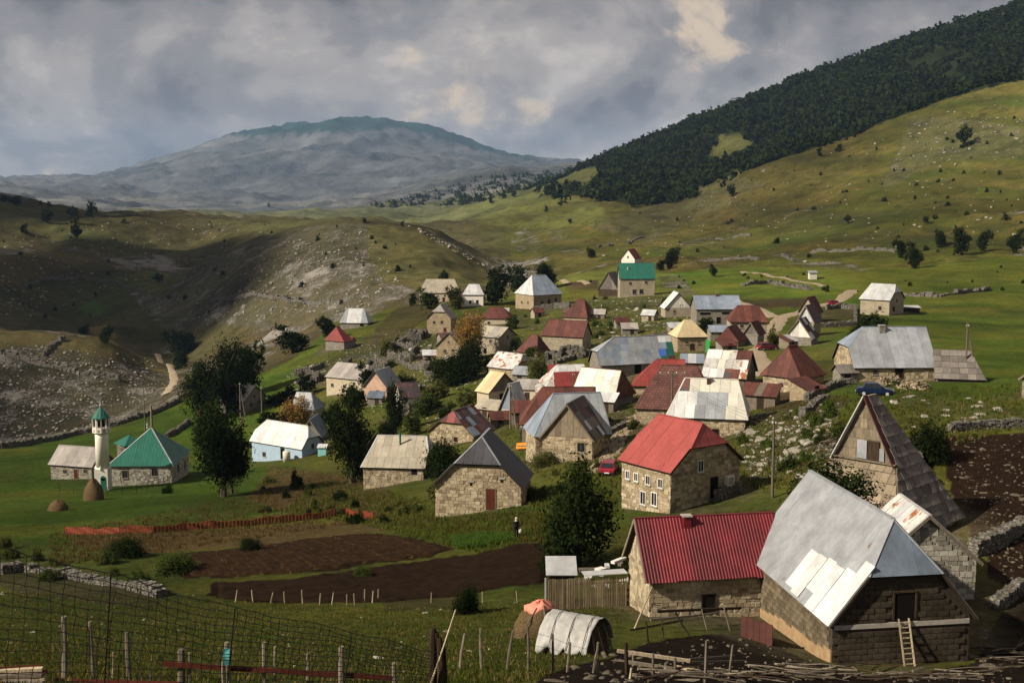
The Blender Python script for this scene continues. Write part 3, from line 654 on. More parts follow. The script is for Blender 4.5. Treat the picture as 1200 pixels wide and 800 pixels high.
c1 = b.mix(1., c1, b.ramp(nm, [(.3, (.72, .76, .74)), (.52, (1, 1, 1)), (.72, (1.25, 1.1, .95))]), 'MULTIPLY')
nh = b.noise(.10, 11, .72); nfar = b.noise(.0035, 14, .72)
hw_ = b.n('ShaderNodeMapRange'); b.l(ar.outputs['Fac'], hw_.inputs[0]); hw_.inputs[1].default_value = .12; hw_.inputs[2].default_value = .22
c1 = b.mix(b.math('MULTIPLY', hw_.outputs[0], b.ramp(nh, [(.50, 0.), (.62, .75)])), c1, (.030, .032, .012))
c1 = b.mix(1., c1, b.ramp(nfar, [(.36, .5), (.5, 1.), (.64, 1.5)]), 'MULTIPLY')
thr = b.math('SUBTRACT', .70, b.math('MULTIPLY', ar.outputs['Fac'], .30))
comb_ = b.math('ADD', b.math('MULTIPLY', nr1, .62), b.math('MULTIPLY', nf, .38))
msk = b.math('MULTIPLY', b.math('SUBTRACT', comb_, thr), 14.); cl = b.n('ShaderNodeClamp'); b.l(msk, cl.inputs[0])
rc = b.mix(b.ramp(ns, [(.3, 0.), (.7, 1.)]), (.14, .128, .112), (.275, .255, .22))
c2 = b.mix(cl.outputs[0], c1, rc)
hh = b.math('ADD', b.math('MULTIPLY', nf, .6), b.math('MULTIPLY', cl.outputs[0], .7))
b.done(c2, .95, hh, .9, .35)
gm = big_mesh('ground', V, F, 'ground', True)
a_ = gm.attributes.new('tint', 'FLOAT_COLOR', 'POINT'); a_.data.foreach_set('color', np.concatenate([np.clip(col, .005, 1), np.ones((len(col), 1))], 1).astype(np.float32).ravel())
a_ = gm.attributes.new('rocky', 'FLOAT', 'POINT'); a_.data.foreach_set('value', np.clip(rock, 0, 1).astype(np.float32))
tag(link('ground', gm), kind='structure')
# ---------------------------------------------------------------- ploughed fields: furrowed sheets
def ploughed(poly, furrow, seed, amp, along):
    W3 = [gp(*p) for p in poly]; xs = [p.x for p in W3]; ys = [p.y for p in W3]
    st = .22; gx, gy = np.meshgrid(np.arange(min(xs)-1, max(xs)+1, st), np.arange(min(ys)-1, max(ys)+1, st))
    x, y = gx.ravel(), gy.ravel(); z = surf(x, y)
    u = x*math.cos(along)+y*math.sin(along)+fbm(x/6, y/6, seed, 2)*.5
    ins = inpoly(x+fbm(x/2, y/2, seed+3, 2)*.6, y+fbm(x/2, y/2, seed+5, 2)*.8, [(p.x, p.y) for p in W3])
    n1, n2 = gx.shape; I = ins.reshape(n1, n2); J = I.copy()
    for _ in range(2): K = J.copy(); K[1:] &= J[:-1]; K[:-1] &= J[1:]; K[:, 1:] &= J[:, :-1]; K[:, :-1] &= J[:, 1:]; J = K
    z = z+np.where(J.ravel(), .04+amp*np.abs(np.sin(u*math.pi/furrow))+.10*vnoise(x/.35, y/.35, seed+9), -.10)
    idx = np.arange(n1*n2).reshape(n1, n2); F = np.stack([idx[:-1, :-1], idx[:-1, 1:], idx[1:, 1:], idx[1:, :-1]], -1).reshape(-1, 4)
    F = F[ins[F].all(1)]; used = np.unique(F); mp = np.zeros(len(x), int); mp[used] = np.arange(len(used))
    return np.stack([x, y, z], 1)[used], mp[F]
m_plain('soil_dry', (.024, .0135, .007), .95, .5, 1.2, .8, 0.); m_plain('soil_wet', (.0155, .009, .005), .95, .4, 1.2, .8, 0.)
for poly, fu, sd, am, al, mt in ((FIELD_UP, .62, 5, .12, R(24), 'soil_dry'), (FIELD_LOW, .5, 15, .06, R(100), 'soil_wet')):
    v_, f_ = ploughed(poly, fu, sd, am, al); tag(link('ploughed_field', big_mesh('ploughed_field', v_, f_, mt)), kind='structure')
# ---------------------------------------------------------------- dirt tracks
m_plain('dirt', (.27, .215, .15), .95, .3, 1.5, .5)
def ribbon(name, pxs, w, mat, off=.07, seg=10, dmin=14.):
    P = [gp(*p, dmin) for p in pxs]; V = []; n = 0
    pts = []
    for a, c in zip(P, P[1:]):
        k = max(2, int((c-a).length/1.2))
        pts += [a.lerp(c, i/k) for i in range(k)]
    pts.append(P[-1])
    for _ in range(6): pts = [pts[0]]+[(pts[i-1]+pts[i]*2+pts[i+1])/4 for i in range(1, len(pts)-1)]+[pts[-1]]
    mb = MB(); m = 7
    for i, p in enumerate(pts):
        d = pts[min(i+1, len(pts)-1)]-pts[max(i-1, 0)]; d.z = 0; d.normalize(); s = Vector((-d.y, d.x, 0))
        wi = w*(1+.35*float(fbm(p.x/4, p.y/4, 21, 2)))
        for j in range(m):
            t = j/(m-1)-.5; q = p+s*t*wi; e = -.22 if j in (0, m-1) else 0
            mb.v.append((q.x, q.y, sz(q.x, q.y)+off+e))
    for i in range(len(pts)-1):
        for j in range(m-1): mb.f.append((i*m+j, (i+1)*m+j, (i+1)*m+j+1, i*m+j+1))
    o = mb.obj(name, mat, smooth=True); tag(o, kind='structure'); return o
ribbon('track', [(1000, 340), (985, 352), (962, 358), (938, 366), (915, 372), (905, 388), (896, 405), (884, 412), (893, 428), (900, 440)], 4.2, 'dirt', .09)
ribbon('track', [(862, 352), (885, 360), (908, 372)], 3.4, 'dirt', .09)
ribbon('track', [(870, 318), (910, 325), (955, 332), (968, 336)], 2.6, 'dirt', .12)
ribbon('track', [(584, 322), (610, 328), (640, 332), (690, 333)], 3., 'dirt', .15)
ribbon('track', [(730, 500), (722, 520), (716, 532), (700, 548), (684, 556)], 2.6, 'dirt', .07)
ribbon('track', [(762, 480), (745, 488), (735, 500)], 3.4, 'dirt', .07)
ribbon('track', [(195, 462), (205, 445), (200, 430), (185, 415)], 3., 'dirt', .3)
# ---------------------------------------------------------------- houses
def clip_poly(poly, ax, lo, hi):
    def half(P, sgn, lim):
        out = []
        for i in range(len(P)):
            a, c = P[i], P[(i+1) % len(P)]; da = sgn*(a[ax]-lim); dc = sgn*(c[ax]-lim)
            if da >= 0: out.append(a)
            if (da > 0 and dc < 0) or (da < 0 and dc > 0):
                t = da/(da-dc); out.append((a[0]+(c[0]-a[0])*t, a[1]+(c[1]-a[1])*t))
        return out
    P = half(poly, 1, lo)
    return half(P, -1, hi) if len(P) >= 3 else []
def area2(P): return abs(sum(P[i-1][0]*P[i][1]-P[i][0]*P[i-1][1] for i in range(len(P))))/2
def slope_frame(pts):
    """origin, along-eave axis, up-slope axis, normal of a roof face whose first two points are its eave"""
    o = Vector(pts[0]); u = (Vector(pts[1])-o).normalized(); n = Vector((0, 0, 0))
    for i in range(len(pts)): n += Vector(pts[i-1]).cross(Vector(pts[i]))
    n.normalize()
    if n.z < 0: n = -n
    v = n.cross(u)
    if v.z < 0: v = -v
    return o, u, v, n
def panels(pts, name, mat, parent, pu, pv, rnd, th=.03, lift=.012, jit=.02, pick=None, gap=.012, tilt=0.):
    """cut a roof face into separate sheets/shingles, each its own object"""
    o, u, v, n = slope_frame(pts); P = [((Vector(p)-o).dot(u), (Vector(p)-o).dot(v)) for p in pts]
    x0, x1 = min(p[0] for p in P), max(p[0] for p in P); y1 = max(p[1] for p in P)
    nu = max(1, round((x1-x0)/pu)); nv = max(1, round(y1/pv)); du = (x1-x0)/nu; dv = y1/nv; out = []
    for j in range(nv):
        off = rnd.uniform(-.25, .25)*du if nv > 1 else 0
        for i in range(-1, nu+1):
            a = x0+i*du+off; q = clip_poly(P, 0, max(a+gap, x0), min(a+du-gap, x1))
            if len(q) < 3: continue
            e = rnd.uniform(0, jit); q = clip_poly(q, 1, j*dv-(.0 if j == 0 else e), (j+1)*dv-gap)
            if len(q) < 3 or area2(q) < .04: continue
            m = pick(i/nu, j/nv, rnd) if pick else mat
            if m is None: continue
            h = lift+rnd.uniform(0, jit); mb = MB()
            mb.slab([o+u*x+v*y+n*(h+th+tilt*(1-(y-j*dv)/dv)) for x, y in q], n, th, False)
            ob = mb.obj(name, m, parent); out.append(ob)
    return out
def opening(root, wallpt, nrm, w, h, kind, frame='frame_white', pane='glass_dark'):
    """window or door on a wall: wallpt = bottom middle on the wall face, nrm = outward normal (local)"""
    n = Vector(nrm); t = Vector((-n.y, n.x, 0)); p = Vector(wallpt); f = .07 if w < 1 else .09
    def bx(mb, cx, cz, sx, sz_, dep, outw):
        c = p+t*cx+Vector((0, 0, cz))+n*(outw-dep/2); M = Matrix((t, n, Vector((0, 0, 1)))).transposed(); mb.box(c, (sx, dep, sz_), M=M)
    mb = MB()
    for s in (-1, 1): bx(mb, s*(w/2-f/2), h/2, f, h, .16, .06)
    bx(mb, 0, h-f/2, w-2*f, f, .16, .06)
    if kind == 'w': bx(mb, 0, f/2, w-2*f, f, .16, .06); bx(mb, 0, h/2, .045, h-2*f, .10, .045)
    if kind in 'w':
        o = mb.obj('window', frame, root); g = MB(); bx(g, 0, h/2, w-2*f, h-2*f, .06, .02); g.obj('pane', pane, o)
        s_ = MB(); bx(s_, 0, -.04, w+.12, .08, .2, .12); s_.obj('sill', 'concrete', o)
    elif kind == 'v':   # plain dark vent hole with a stone lintel
        g = MB(); bx(g, 0, h/2, w, h, .06, .025); o = g.obj('window', 'void', root); l_ = MB(); bx(l_, 0, h+.07, w+.3, .14, .1, .06); l_.obj('lintel', 'concrete', o)
    else:
        o = mb.obj('door', 'wood_dark' if kind == 'o' else frame, root); g = MB()
        if kind == 'o': bx(g, 0, (h-f)/2, w-2*f, h-f, .06, .012); g.obj('doorway', 'void', o)
        else:
            k = 4
            for i in range(k):
                g = MB(); ww = (w-2*f)/k; bx(g, (i-(k-1)/2)*ww, (h-f)/2, ww-.012, h-f, .06, .028+.006*(i % 2)); g.obj('plank', pane, o)
            hd = MB(); bx(hd, w*.3, h*.5, .05, .14, .06, .08); hd.obj('handle', 'wire', o)
    return o
def house(key, name, label, ends, roof, wall, pu=1.0, pv=50, ops=(), hip=None, back=None, pick=None, pname='sheet', chim=(), k=.5, ov=.3, cat='house', gable=None, cap=None, fit=None, deck='wood_dark', th=.03, tilt=0., root=None, nowall=False, jit=.02, fr='wood_grey', gap=.012):
    x, y, yaw, L, W_, hw, rh, ia, ib = fit or FIT[key]; FIT[key] = (x, y, yaw, L, W_, hw, rh, ia, ib)
    rnd = random.Random(key); g0 = sz(x, y); A, B = ends
    if root is None: root = thing(name, label, cat, (x, y, g0), R(yaw))
    off = Vector((0, 0, 0)); D = math.hypot(x, y); pu = max(pu, D*9.5/1500) if pu < 20 else pu; pv = max(pv, D*9/1500)
    ze, zr = hw, hw+rh; a, c = -L/2, L/2; f, bk = -W_/2, W_/2
    def e_(X, t, i, s):   # points of one slope's end, from eave to ridge, for side y = s*W/2
        sg = 1 if X < 0 else -1
        E = (X, s*W_/2, ze)
        if t == 'g': return [E, (X, 0, zr)]
        if t == 'h': return [E, (X+sg*i, 0, zr)]
        if t == 'k': return [E, (X, s*W_/2*(1-k), ze+rh*k), (X+sg*i, 0, zr)]
        if t == 't': return [E, (X+sg*i, s*W_/2*(1-k), ze+rh*k), (X+sg*i, 0, zr)]
    FA, FB, BA, BB = e_(a, A, ia, -1), e_(c, B, ib, -1), e_(a, A, ia, 1), e_(c, B, ib, 1)
    faces = [('front', [FA[0], FB[0]]+FB[1:]+FA[:0:-1]), ('back', [BB[0], BA[0]]+BA[1:]+BB[:0:-1])]
    for nm, F_, B_, t, X in (('enda', FA, BA, A, a), ('endb', FB, BB, B, c)):
        q = None
        if t == 'h': q = [B_[0], F_[0], F_[1]]
        if t == 'k': q = [B_[1], F_[1], F_[2]]
        if t == 't': q = [B_[0], F_[0], F_[1], B_[1]]
        if q:
            if nm == 'endb': q = [q[1], q[0]]+q[2:][::-1]
            faces.append((nm, q))
    dk = MB()
    for nm, P in faces:
        o_, u_, v_, n_ = slope_frame(P); dk.slab(P, n_, .10)
    rf = dk.obj('roof', deck, root)
    for nm, P in faces:
        m = {'front': roof, 'back': back or roof}.get(nm, hip or roof); pk = pick.get(nm) if isinstance(pick, dict) else (pick if nm in ('front',) else None)
        if nm == 'back' and D > 120: panels(P, pname, m, rf, 60, 60, rnd, th, jit=jit)
        else: panels(P, pname, m, rf, pu, pv, rnd, th, pick=pk, tilt=tilt, jit=jit, gap=gap)
    # ridge and hip caps
    cm = cap or (hip or roof); up = Vector((0, 0, .045))
    mb = MB(); mb.bar(Vector(FA[-1])+up, Vector(FB[-1])+up, .22, .06); mb.obj('ridge_cap', cm, rf)
    for t, F_, B_ in ((A, FA, BA), (B, FB, BB)):
        if t in 'hkt' and D < 330:
            for S_ in (F_, B_):
                p0, p1 = (S_[1], S_[2]) if t == 'k' else (S_[0], S_[1]); mb = MB(); mb.bar(Vector(p0)+up*.8, Vector(p1)+up*.8, .16, .05); mb.obj('hip_cap', cm, rf)
        if t == 'g' and D < 260:
            X = F_[0][0]
            for S_ in (F_, B_):
                mb = MB(); mb.bar(Vector(S_[0])+Vector((0, 0, -.06)), Vector(S_[1])+Vector((0, 0, -.06)), .05, .18); mb.obj('bargeboard', 'wood_grey', rf)
    # walls: one prism with the gables
    if not nowall:
        ox = ov; wl, wr, wf, wb = a+ox, c-ox, f+ov, bk-ov
        if A in 'h': wl = a+ov
        def top(yy): return ze+rh*(1-abs(yy)/(W_/2))-.13
        cosy, siny = math.cos(R(yaw)), math.sin(R(yaw))
        def wz(lx, ly): return sz(x+cosy*lx-siny*ly, y+siny*lx+cosy*ly)-g0
        zb = min(wz(p, q) for p in (wl, 0, wr) for q in (wf, 0, wb))-.7
        ztop = min(top(wf), ze+.25); mb = MB()
        mb.poly([(wl, wf, zb), (wr, wf, zb), (wr, wf, ztop), (wl, wf, ztop)]); mb.poly([(wr, wb, zb), (wl, wb, zb), (wl, wb, ztop), (wr, wb, ztop)])
        for X, t, i, s in ((wl, A, ia, -1), (wr, B, ib, 1)):
            P = [(X, wb if s < 0 else wf, zb), (X, wf if s < 0 else wb, zb), (X, wf if s < 0 else wb, ztop)]
            if t == 'g': P += [(X, 0, top(0))]
            if t == 'k': yk = W_/2*(1-k)+.02; P += [(X, (-yk if s < 0 else yk), top(yk)), (X, (yk if s < 0 else -yk), top(yk))]
            P += [(X, wb if s < 0 else wf, ztop)]
            mb.poly(P)
        wo = mb.obj('wall', wall, root)
        for X, t, i, s in ((a, A, ia, -1), (c, B, ib, 1)):
            if t == 't':
                X2 = X+(-s)*(i+.02); yk = W_/2*(1-k)-.05; mb = MB(); mb.poly([(X2, -s*-yk, ze+rh*k), (X2, -s*yk, ze+rh*k), (X2, 0, zr-.06)]); mb.obj('gable_wall', gable or wall, root)
            elif gable and t in 'gk':
                X2 = (wl-.03) if s < 0 else (wr+.03); top_ = [(0, zr-.2)] if t == 'g' else [(W_/2*(1-k)-.02, ze+rh*k-.12), (-W_/2*(1-k)+.02, ze+rh*k-.12)]
                P = [(X2, wf+.02, ztop), (X2, wb-.02, ztop)]+[(X2, q, z) for q, z in top_]
                hgt = max(p[2] for p in P)-ztop
                nb = max(3, round((wb-wf)/max(.4, D*8/1500)))
                for i_ in range(nb):
                    q = clip_poly([(p[1], p[2]) for p in P], 0, wf+(wb-wf)*i_/nb+.01, wf+(wb-wf)*(i_+1)/nb-.01)
                    if len(q) >= 3 and area2(q) > .02: g_ = MB(); g_.slab([(X2+s*.02*(i_ % 2), p, z) for p, z in q], (s, 0, 0), .03); g_.obj('board', gable, wo)
        rects = []
        for op in ops:
            fc, u_, v_, w_, h_, kd = op[:6]
            if fc == 'F': p = (wl+(wr-wl)*u_, wf); n_ = (0, -1, 0)
            elif fc == 'A': p = (wl, wb+(wf-wb)*u_); n_ = (-1, 0, 0)
            else: p = (wr, wf+(wb-wf)*u_); n_ = (1, 0, 0)
            base = max(wz(*p), -9); z_ = base+v_ if v_ < 50 else ze-(v_-100)
            rects.append((fc, (p[0] if fc == 'F' else p[1]), z_, w_, h_)); opening(root, (p[0], p[1], z_), n_, w_, h_, kd, *(op[6:] or ((fr, 'wood_red') if kd == 'd' else (fr,))))
        if (D < 205 and wall in ('stone_warm', 'stone_pale', 'stone_mosque')) or (D < 130 and wall == 'stone_grey'):     # proud stones laid into the wall
            fm_ = MB(); hs = .34 if D > 150 else .30
            for fc, lo, hi in (('F', wl, wr), ('A', wf, wb), ('B', wf, wb)):
                z = zb+.3
                while z < ze+rh:
                    q = lo-rnd.uniform(0, .3); hz = hs*rnd.uniform(.8, 1.2)
                    while q < hi:
                        wq = rnd.uniform(.28, .66); a_, b_ = max(q+.02, lo+.0), min(q+wq-.02, hi); q += wq; zt = z+hz-.03
                        if b_-a_ < .1 or rnd.random() < .14: continue
                        if fc == 'F': lim = ztop
                        else:
                            t = A if fc == 'A' else B; far_ = max(abs(a_), abs(b_)); lim = ztop if t == 'h' else min(top(far_), (ze+rh*k-.15) if t == 'k' else 99)
                        if zt > lim or (gable and fc in 'AB' and zt > ztop): continue
                        if any(fc == f2 and a_ < pc+w2/2+.08 and b_ > pc-w2/2-.08 and z < z2+h2+.12 and zt > z2-.1 for f2, pc, z2, w2, h2 in rects): continue
                        d = rnd.uniform(.015, .05); c_ = (a_+b_)/2
                        cc, dd = ((c_, wf-d/2+.02, (z+zt)/2), (b_-a_, d+.04, zt-z)) if fc == 'F' else (((wl-d/2+.02) if fc == 'A' else (wr+d/2-.02), c_, (z+zt)/2), (d+.04, b_-a_, zt-z))
                        i0 = len(fm_.v); fm_.box(cc, dd)
                        for j in range(i0, i0+8): v = fm_.v[j]; fm_.v[j] = (v[0]+rnd.uniform(-.03, .03)*(fc == 'F'), v[1]+rnd.uniform(-.03, .03)*(fc != 'F'), v[2]+rnd.uniform(-.03, .03))
                    z += hz
            if fm_.v: tag(fm_.obj('stone_facing', 'facing_grey' if wall in ('stone_mosque', 'stone_grey') else 'facing', wo), kind='stuff')
    for (cu, cv, cw, ch, cmt) in chim:   # along ridge 0..1, across -1..1
        lx = a+L*cu; ly = cv*W_/2; zz = ze+rh*(1-abs(cv)); mb = MB(); mb.box((lx, ly, zz+ch/2-.3), (cw, cw, ch+.6)); co_ = mb.obj('chimney', cmt, rf)
        mb = MB(); mb.box((lx, ly, zz+ch+.04), (cw+.14, cw+.14, .08)); mb.obj('chimney_cap', 'concrete', co_)
    return root
def mixpick(*opts):
    return lambda u, v, r: r.choice(opts)
WIN = [('F', .25, .9, .7, .8, 'w'), ('F', .7, .9, .7, .8, 'w')]
def longer(key, d):
    x, y, yaw, L, *q = FIT[key]; c = math.cos(R(yaw)); s = math.sin(R(yaw)); return (x+c*d/2, y+s*d/2, yaw, L+d, *q)
# --- the stone and block barn in the foreground
def barn_pick(u, v, r):
    return 'tin_barn'
barn = house('barn', 'block_barn', 'big barn of concrete blocks under a weathered grey tin roof patched with white sheets', 'gk', 'tin_barn', 'mortar', 1.35, 2.6, hip='tin_bluegrey', k=.5, th=.02, jit=.008, cap='tin_barn', gap=.004, fit=FIT['barn'])
# --- the rest of the village
house('lowred', 'red_roofed_barn', 'low pale stone barn with a deep red corrugated roof beside the block barn', 'gg', 'red_deep', 'stone_pale', 60, 60, [('F', .45, .15, .9, 1.2, 'o')], fit=longer('lowred', 2.0), chim=[(.36, -.14, .45, .55, 'red_deep')], th=.015, ov=.35)
house('dark', 'stone_house', 'warm stone house with a steep charcoal half-hipped roof and dark red door', 'kg', 'tin_darkgrey', 'stone_warm', .9, 50, [('A', .65, .05, .95, 2.0, 'd'), ('A', .42, 2.6, .25, .3, 'v'), ('A', .78, 2.4, .25, .3, 'v')], cap='tin_grey')
cr = house('crossA', 'cross_gabled_house', 'stone house with a pale grey tin roof crossed by a boarded shingle gable', 'hh', 'tin_grey', 'stone_warm', 1.0, 50, hip='tin_blue')
xa, ya, yawa = FIT['crossA'][:3]; xb, yb, yawb = FIT['crossB'][:3]
sub = house('crossB', 'cross_wing', None, 'gg', 'rust_dark', 'stone_warm', .8, 1.3, [('A', .78, .9, .9, 1.1, 'w')], gable='shingle', pick={'front': mixpick('rust_dark', 'shingle_grey', 'rust_dark', 'shingle_grey', 'tin_pale')}, back='tin_grey', root=thing('cross_wing', 'x', 'x', (xb, yb, sz(xb, yb)), R(yawb)))
_M = Matrix.Translation((xa, ya, sz(xa, ya))) @ Matrix.Rotation(R(yawa), 4, 'Z'); _N = Matrix.Translation((xb, yb, sz(xb, yb))) @ Matrix.Rotation(R(yawb), 4, 'Z')
for ch in list(sub.children):      # the wing is part of the same house
    ch.parent = cr; ch.matrix_local = _M.inverted() @ _N
bpy.data.objects.remove(sub)
house('rust', 'low_stone_house', 'low stone house with a dark rusty patchwork roof behind the charcoal-roofed house', 'kg', 'rust_dark', 'stone_warm', 1.1, 1.8, [('A', .6, .3, .6, .7, 'w', 'wood_red')], pick={'front': mixpick('rust_dark', 'rust_dark', 'rust_brown', 'tin_blue'), 'enda': mixpick('rust_brown', 'rust_brown', 'red_tile')})
house('beige', 'stone_house', 'stone house with a broad beige fibre-cement roof and green stovepipe on the heath slope', 'hk', 'asb_beige', 'stone_pale', 1.0, 1.6, [('F', .85, .8, .7, .7, 'v')], hip='tin_pale', cap='tin_pale')
house('bluewall', 'white_roofed_house', 'house with a white half-hipped roof and pale blue veranda wall', 'kk', 'tin_white', 'plaster_blue', 1.1, 50, [('B', .5, .9, .6, .8, 'w'), ('F', .62, .1, .9, 1.9, 'o'), ('F', .25, .8, .8, .8, 'w')])
house('slate', 'grey_house', 'small slate grey gabled house tucked behind the white-roofed blue house', 'gg', 'tin_bluegrey', 'stone_grey', 1.2, 50)
house('bluegrey', 'blue_tin_house', 'house with a patched blue-grey tin roof behind the golden bush', 'gh', 'tin_blue', 'plaster_cream', 1.2, 50, WIN, pick={'front': mixpick('tin_blue', 'tin_blue', 'tin_pale')})
house('lefthouse', 'grey_house', 'grey stone house with a part brown part pale roof among dark trees', 'gg', 'asb_grey', 'stone_grey', 1.6, 50, [('B', .3, .9, .7, .8, 'w'), ('B', .65, .9, .7, .8, 'w'), ('B', .45, 2.6, .6, .7, 'w'), ('F', .7, .8, .8, .9, 'w')], pick={'front': lambda u, v, r: 'rust_brown' if u < .5 else 'tin_cream'}, chim=[(.75, -.1, .6, .7, 'plaster_cream')])
house('twostorey', 'two_storey_house', 'two-storey pale rendered house with a ribbed grey-beige roof below the ruins', 'gh', 'asb_grey', 'plaster_cream', 1.2, 50, [('F', .15, 102.1, .75, .75, 'w'), ('F', .45, 102.1, .75, .75, 'w'), ('F', .65, 102.1, .75, .75, 'w'), ('F', .36, 100.95, .8, 1., 'w'), ('F', .52, 100.95, .8, 1., 'w')][:2]+[('F', .42, .2, .8, 1., 'w'), ('F', .55, .2, .8, 1., 'w'), ('F', .7, 101.3, .7, .7, 'w')])
house('pink', 'pink_house', 'small pinkish rendered house with a plain grey tin slope', 'gg', 'tin_grey', 'plaster_pink', 1.4, 50, [('A', .3, 1., .7, .7, 'w'), ('A', .6, 1., .7, .7, 'w')])
house('brownroof', 'white_hut', 'white walled hut with a brown-grey ribbed roof', 'gg', 'rust_dark', 'plaster_white', 1.1, 50, [('F', .55, .1, .9, 1.7, 'd', 'wood_grey', 'wood_grey')])
house('tingrey', 'low_house', 'low house with a pale tin roof on the edge of the village above the valley', 'hh', 'tin_pale', 'stone_grey', 1.5, 50, [('F', .8, .1, 1.2, 1.1, 'o')], pick=mixpick('tin_pale', 'tin_pale', 'tin_grey'))
house('redspire', 'red_peaked_hut', 'tiny stone hut with a steep red peaked roof', 'hh', 'red_tile', 'stone_grey', 1.6, 50, back='rust_brown')
house('beigefar', 'long_house', 'long house with a big beige hipped roof at the top of the village', 'hh', 'asb_beige', 'plaster_cream', 1.5, 50, [('F', .6, .3, .9, 1.6, 'd')], cap='asb_yellow')
house('whitefar', 'white_house', 'tall white house with a pale hipped roof next to dark trees at the village top', 'hh', 'tin_pale', 'plaster_white', 1.5, 50, [('F', .35, .9, .8, 1., 'w'), ('F', .7, .9, .8, 1., 'w')])
house('halfhip', 'stone_house', 'two-storey stone house with a pale half-hipped gable among the ruins', 'kg', 'asb_grey', 'stone_warm', 1.5, 50, [('A', .3, 102.0 if False else 2.6, .7, .8, 'w'), ('A', .62, 2.6, .7, .8, 'w'), ('A', .75, .3, .9, 1.2, 'd')])
house('gable', 'stone_house', 'stone house showing its warm gable wall beside the golden tree', 'gg', 'asb_grey', 'stone_warm', 1.5, 50, [('A', .35, 1.8, .7, .7, 'w'), ('A', .68, 1.6, .7, .7, 'w'), ('A', .5, 3.8, .5, .6, 'w')])
house('redbrown', 'hipped_house', 'low house with a red-brown hipped roof below the dark trees', 'hh', 'rust_red', 'plaster_cream', 1.6, 50, [('F', .3, .3, .7, .7, 'w')], hip='rust_brown')
house('whitegrey', 'stone_house', 'two-storey stone house with a whitish fibre roof and dark gable', 'gg', 'asb_grey', 'stone_pale', 1.3, 50, [('F', .25, 2.5, .7, .8, 'w'), ('F', .65, 2.5, .7, .8, 'w'), ('F', .15, .3, .8, 1.2, 'o'), ('F', .42, .3, .8, 1.2, 'o'), ('B', .5, 2.6, .7, .8, 'w')], pick=mixpick('asb_grey', 'tin_pale', 'asb_beige'))
house('rustwhite', 'rusty_white_house', 'house with a whitewashed tin roof streaked with orange rust', 'gk', 'rust_white', 'stone_warm', 1.2, 2.2, [('B', .4, 1., .7, .7, 'w')], hip='asb_grey')
house('yellow', 'yellow_roofed_house', 'small house with a clean yellow sheet roof and a boarded gable', 'gg', 'asb_yellow', 'plaster_cream', 1.0, 50, gable='shingle_grey', ops=[('B', .45, .2, 1.2, 1.2, 'o'), ('F', .6, .5, .5, .6, 'w')])
house('tinhut', 'tin_hut', 'narrow steep hut clad in silvery tin', 'gg', 'tin_pale', 'tin_pale', .9, 1.6, [('A', .5, .2, .7, 1.0, 'o')], gable='tin_blue')
house('longrust', 'long_rusty_house', 'long house with a dark rust-brown roof behind the cross-gabled house', 'hg', 'rust_brown', 'stone_grey', 1.2, 2.4)
house('patch', 'patchwork_house', 'small house whose roof is patched in white and dark red panels', 'hg', 'red_tile', 'stone_grey', 1.3, 1.7, pick={'front': lambda u, v, r: 'tin_white' if v > .5 else ('rust_white' if u < .18 or u > .85 else 'red_tile')}, hip='rust_white')
house('tarp', 'cream_roofed_house', 'house with a cream tin front slope and a dark brown rusted end', 'gh', 'tin_cream', 'stone_grey', 1.4, 2.2, hip='rust_brown', pick={'front': mixpick('tin_cream', 'tin_cream', 'tin_white', 'rust_white')})
house('redtile', 'red_roofed_house', 'house with a plain red roof behind the brown-tiled one', 'hg', 'red_tile', 'stone_warm', 1.3, 50)
house('browntile', 'brown_tiled_house', 'house under a broad brown tiled hipped roof', 'hh', 'tile_brown', 'stone_warm', 2.2, 2.6, th=.04, jit=.01)
def wr_pick(u, v, r):
    if v > .6: return 'rust_dark' if u < .14 else 'tin_cream'
    return 'tin_grey' if .28 < u < .68 else ('tin_white' if u < .28 else 'tin_cream')
house('whiteroof', 'white_roofed_house', 'low house with a big steep creamy white roof patched with grey sheets', 'hh', 'tin_cream', 'stone_warm', 1.1, 2.1, [('F', .62, .1, .7, 1.1, 'o')], hip='tin_cream', pick={'front': wr_pick}, chim=[(.5, -.12, .35, .6, 'rust_brown')])
house('redhouse', 'red_roofed_house', 'tall two-storey stone house with a bright salmon-red half-hipped roof', 'kk', 'red_bright', 'stone_warm', 1.2, 50,
      [('F', .12, 101.5, .55, .75, 'w'), ('F', .30, 101.5, .55, .75, 'w'), ('F', .55, 101.5, .6, .8, 'w'), ('F', .80, 101.5, .6, .8, 'w'), ('F', .45, .5, .7, 1.15, 'w'), ('F', .68, .5, .7, 1.15, 'w'), ('B', .42, 100.4, .7, 1.0, 'w'), ('B', .62, .2, .9, 1.8, 'o')], fr='frame_white', hip='red_bright')
house('longgrey', 'long_tin_house', 'long low house with a patched grey tin roof ending in coloured scraps', 'kg', 'tin_grey', 'stone_grey', 1.3, 1.3, [('F', .5, .05, 1.2, 1.5, 'o')], pick={'front': lambda u, v, r: r.choice(['red_tile', 'tin_pale', 'panel_blue', 'green', 'tin_white', 'rust_red', 'tin_blue', 'tin_white']) if u > .72 else r.choice(['tin_grey', 'tin_grey', 'tin_blue'])})
house('pyramid', 'pyramid_roofed_house', 'square stone house with a pale straw-coloured pyramid roof', 'hh', 'asb_yellow', 'stone_warm', 1.2, 50, [('F', .3, 101.2, .5, .5, 'w'), ('F', .72, 101.2, .5, .5, 'w'), ('F', .5, .1, .8, 1.2, 'd', 'wood_dark', 'wood_dark')])
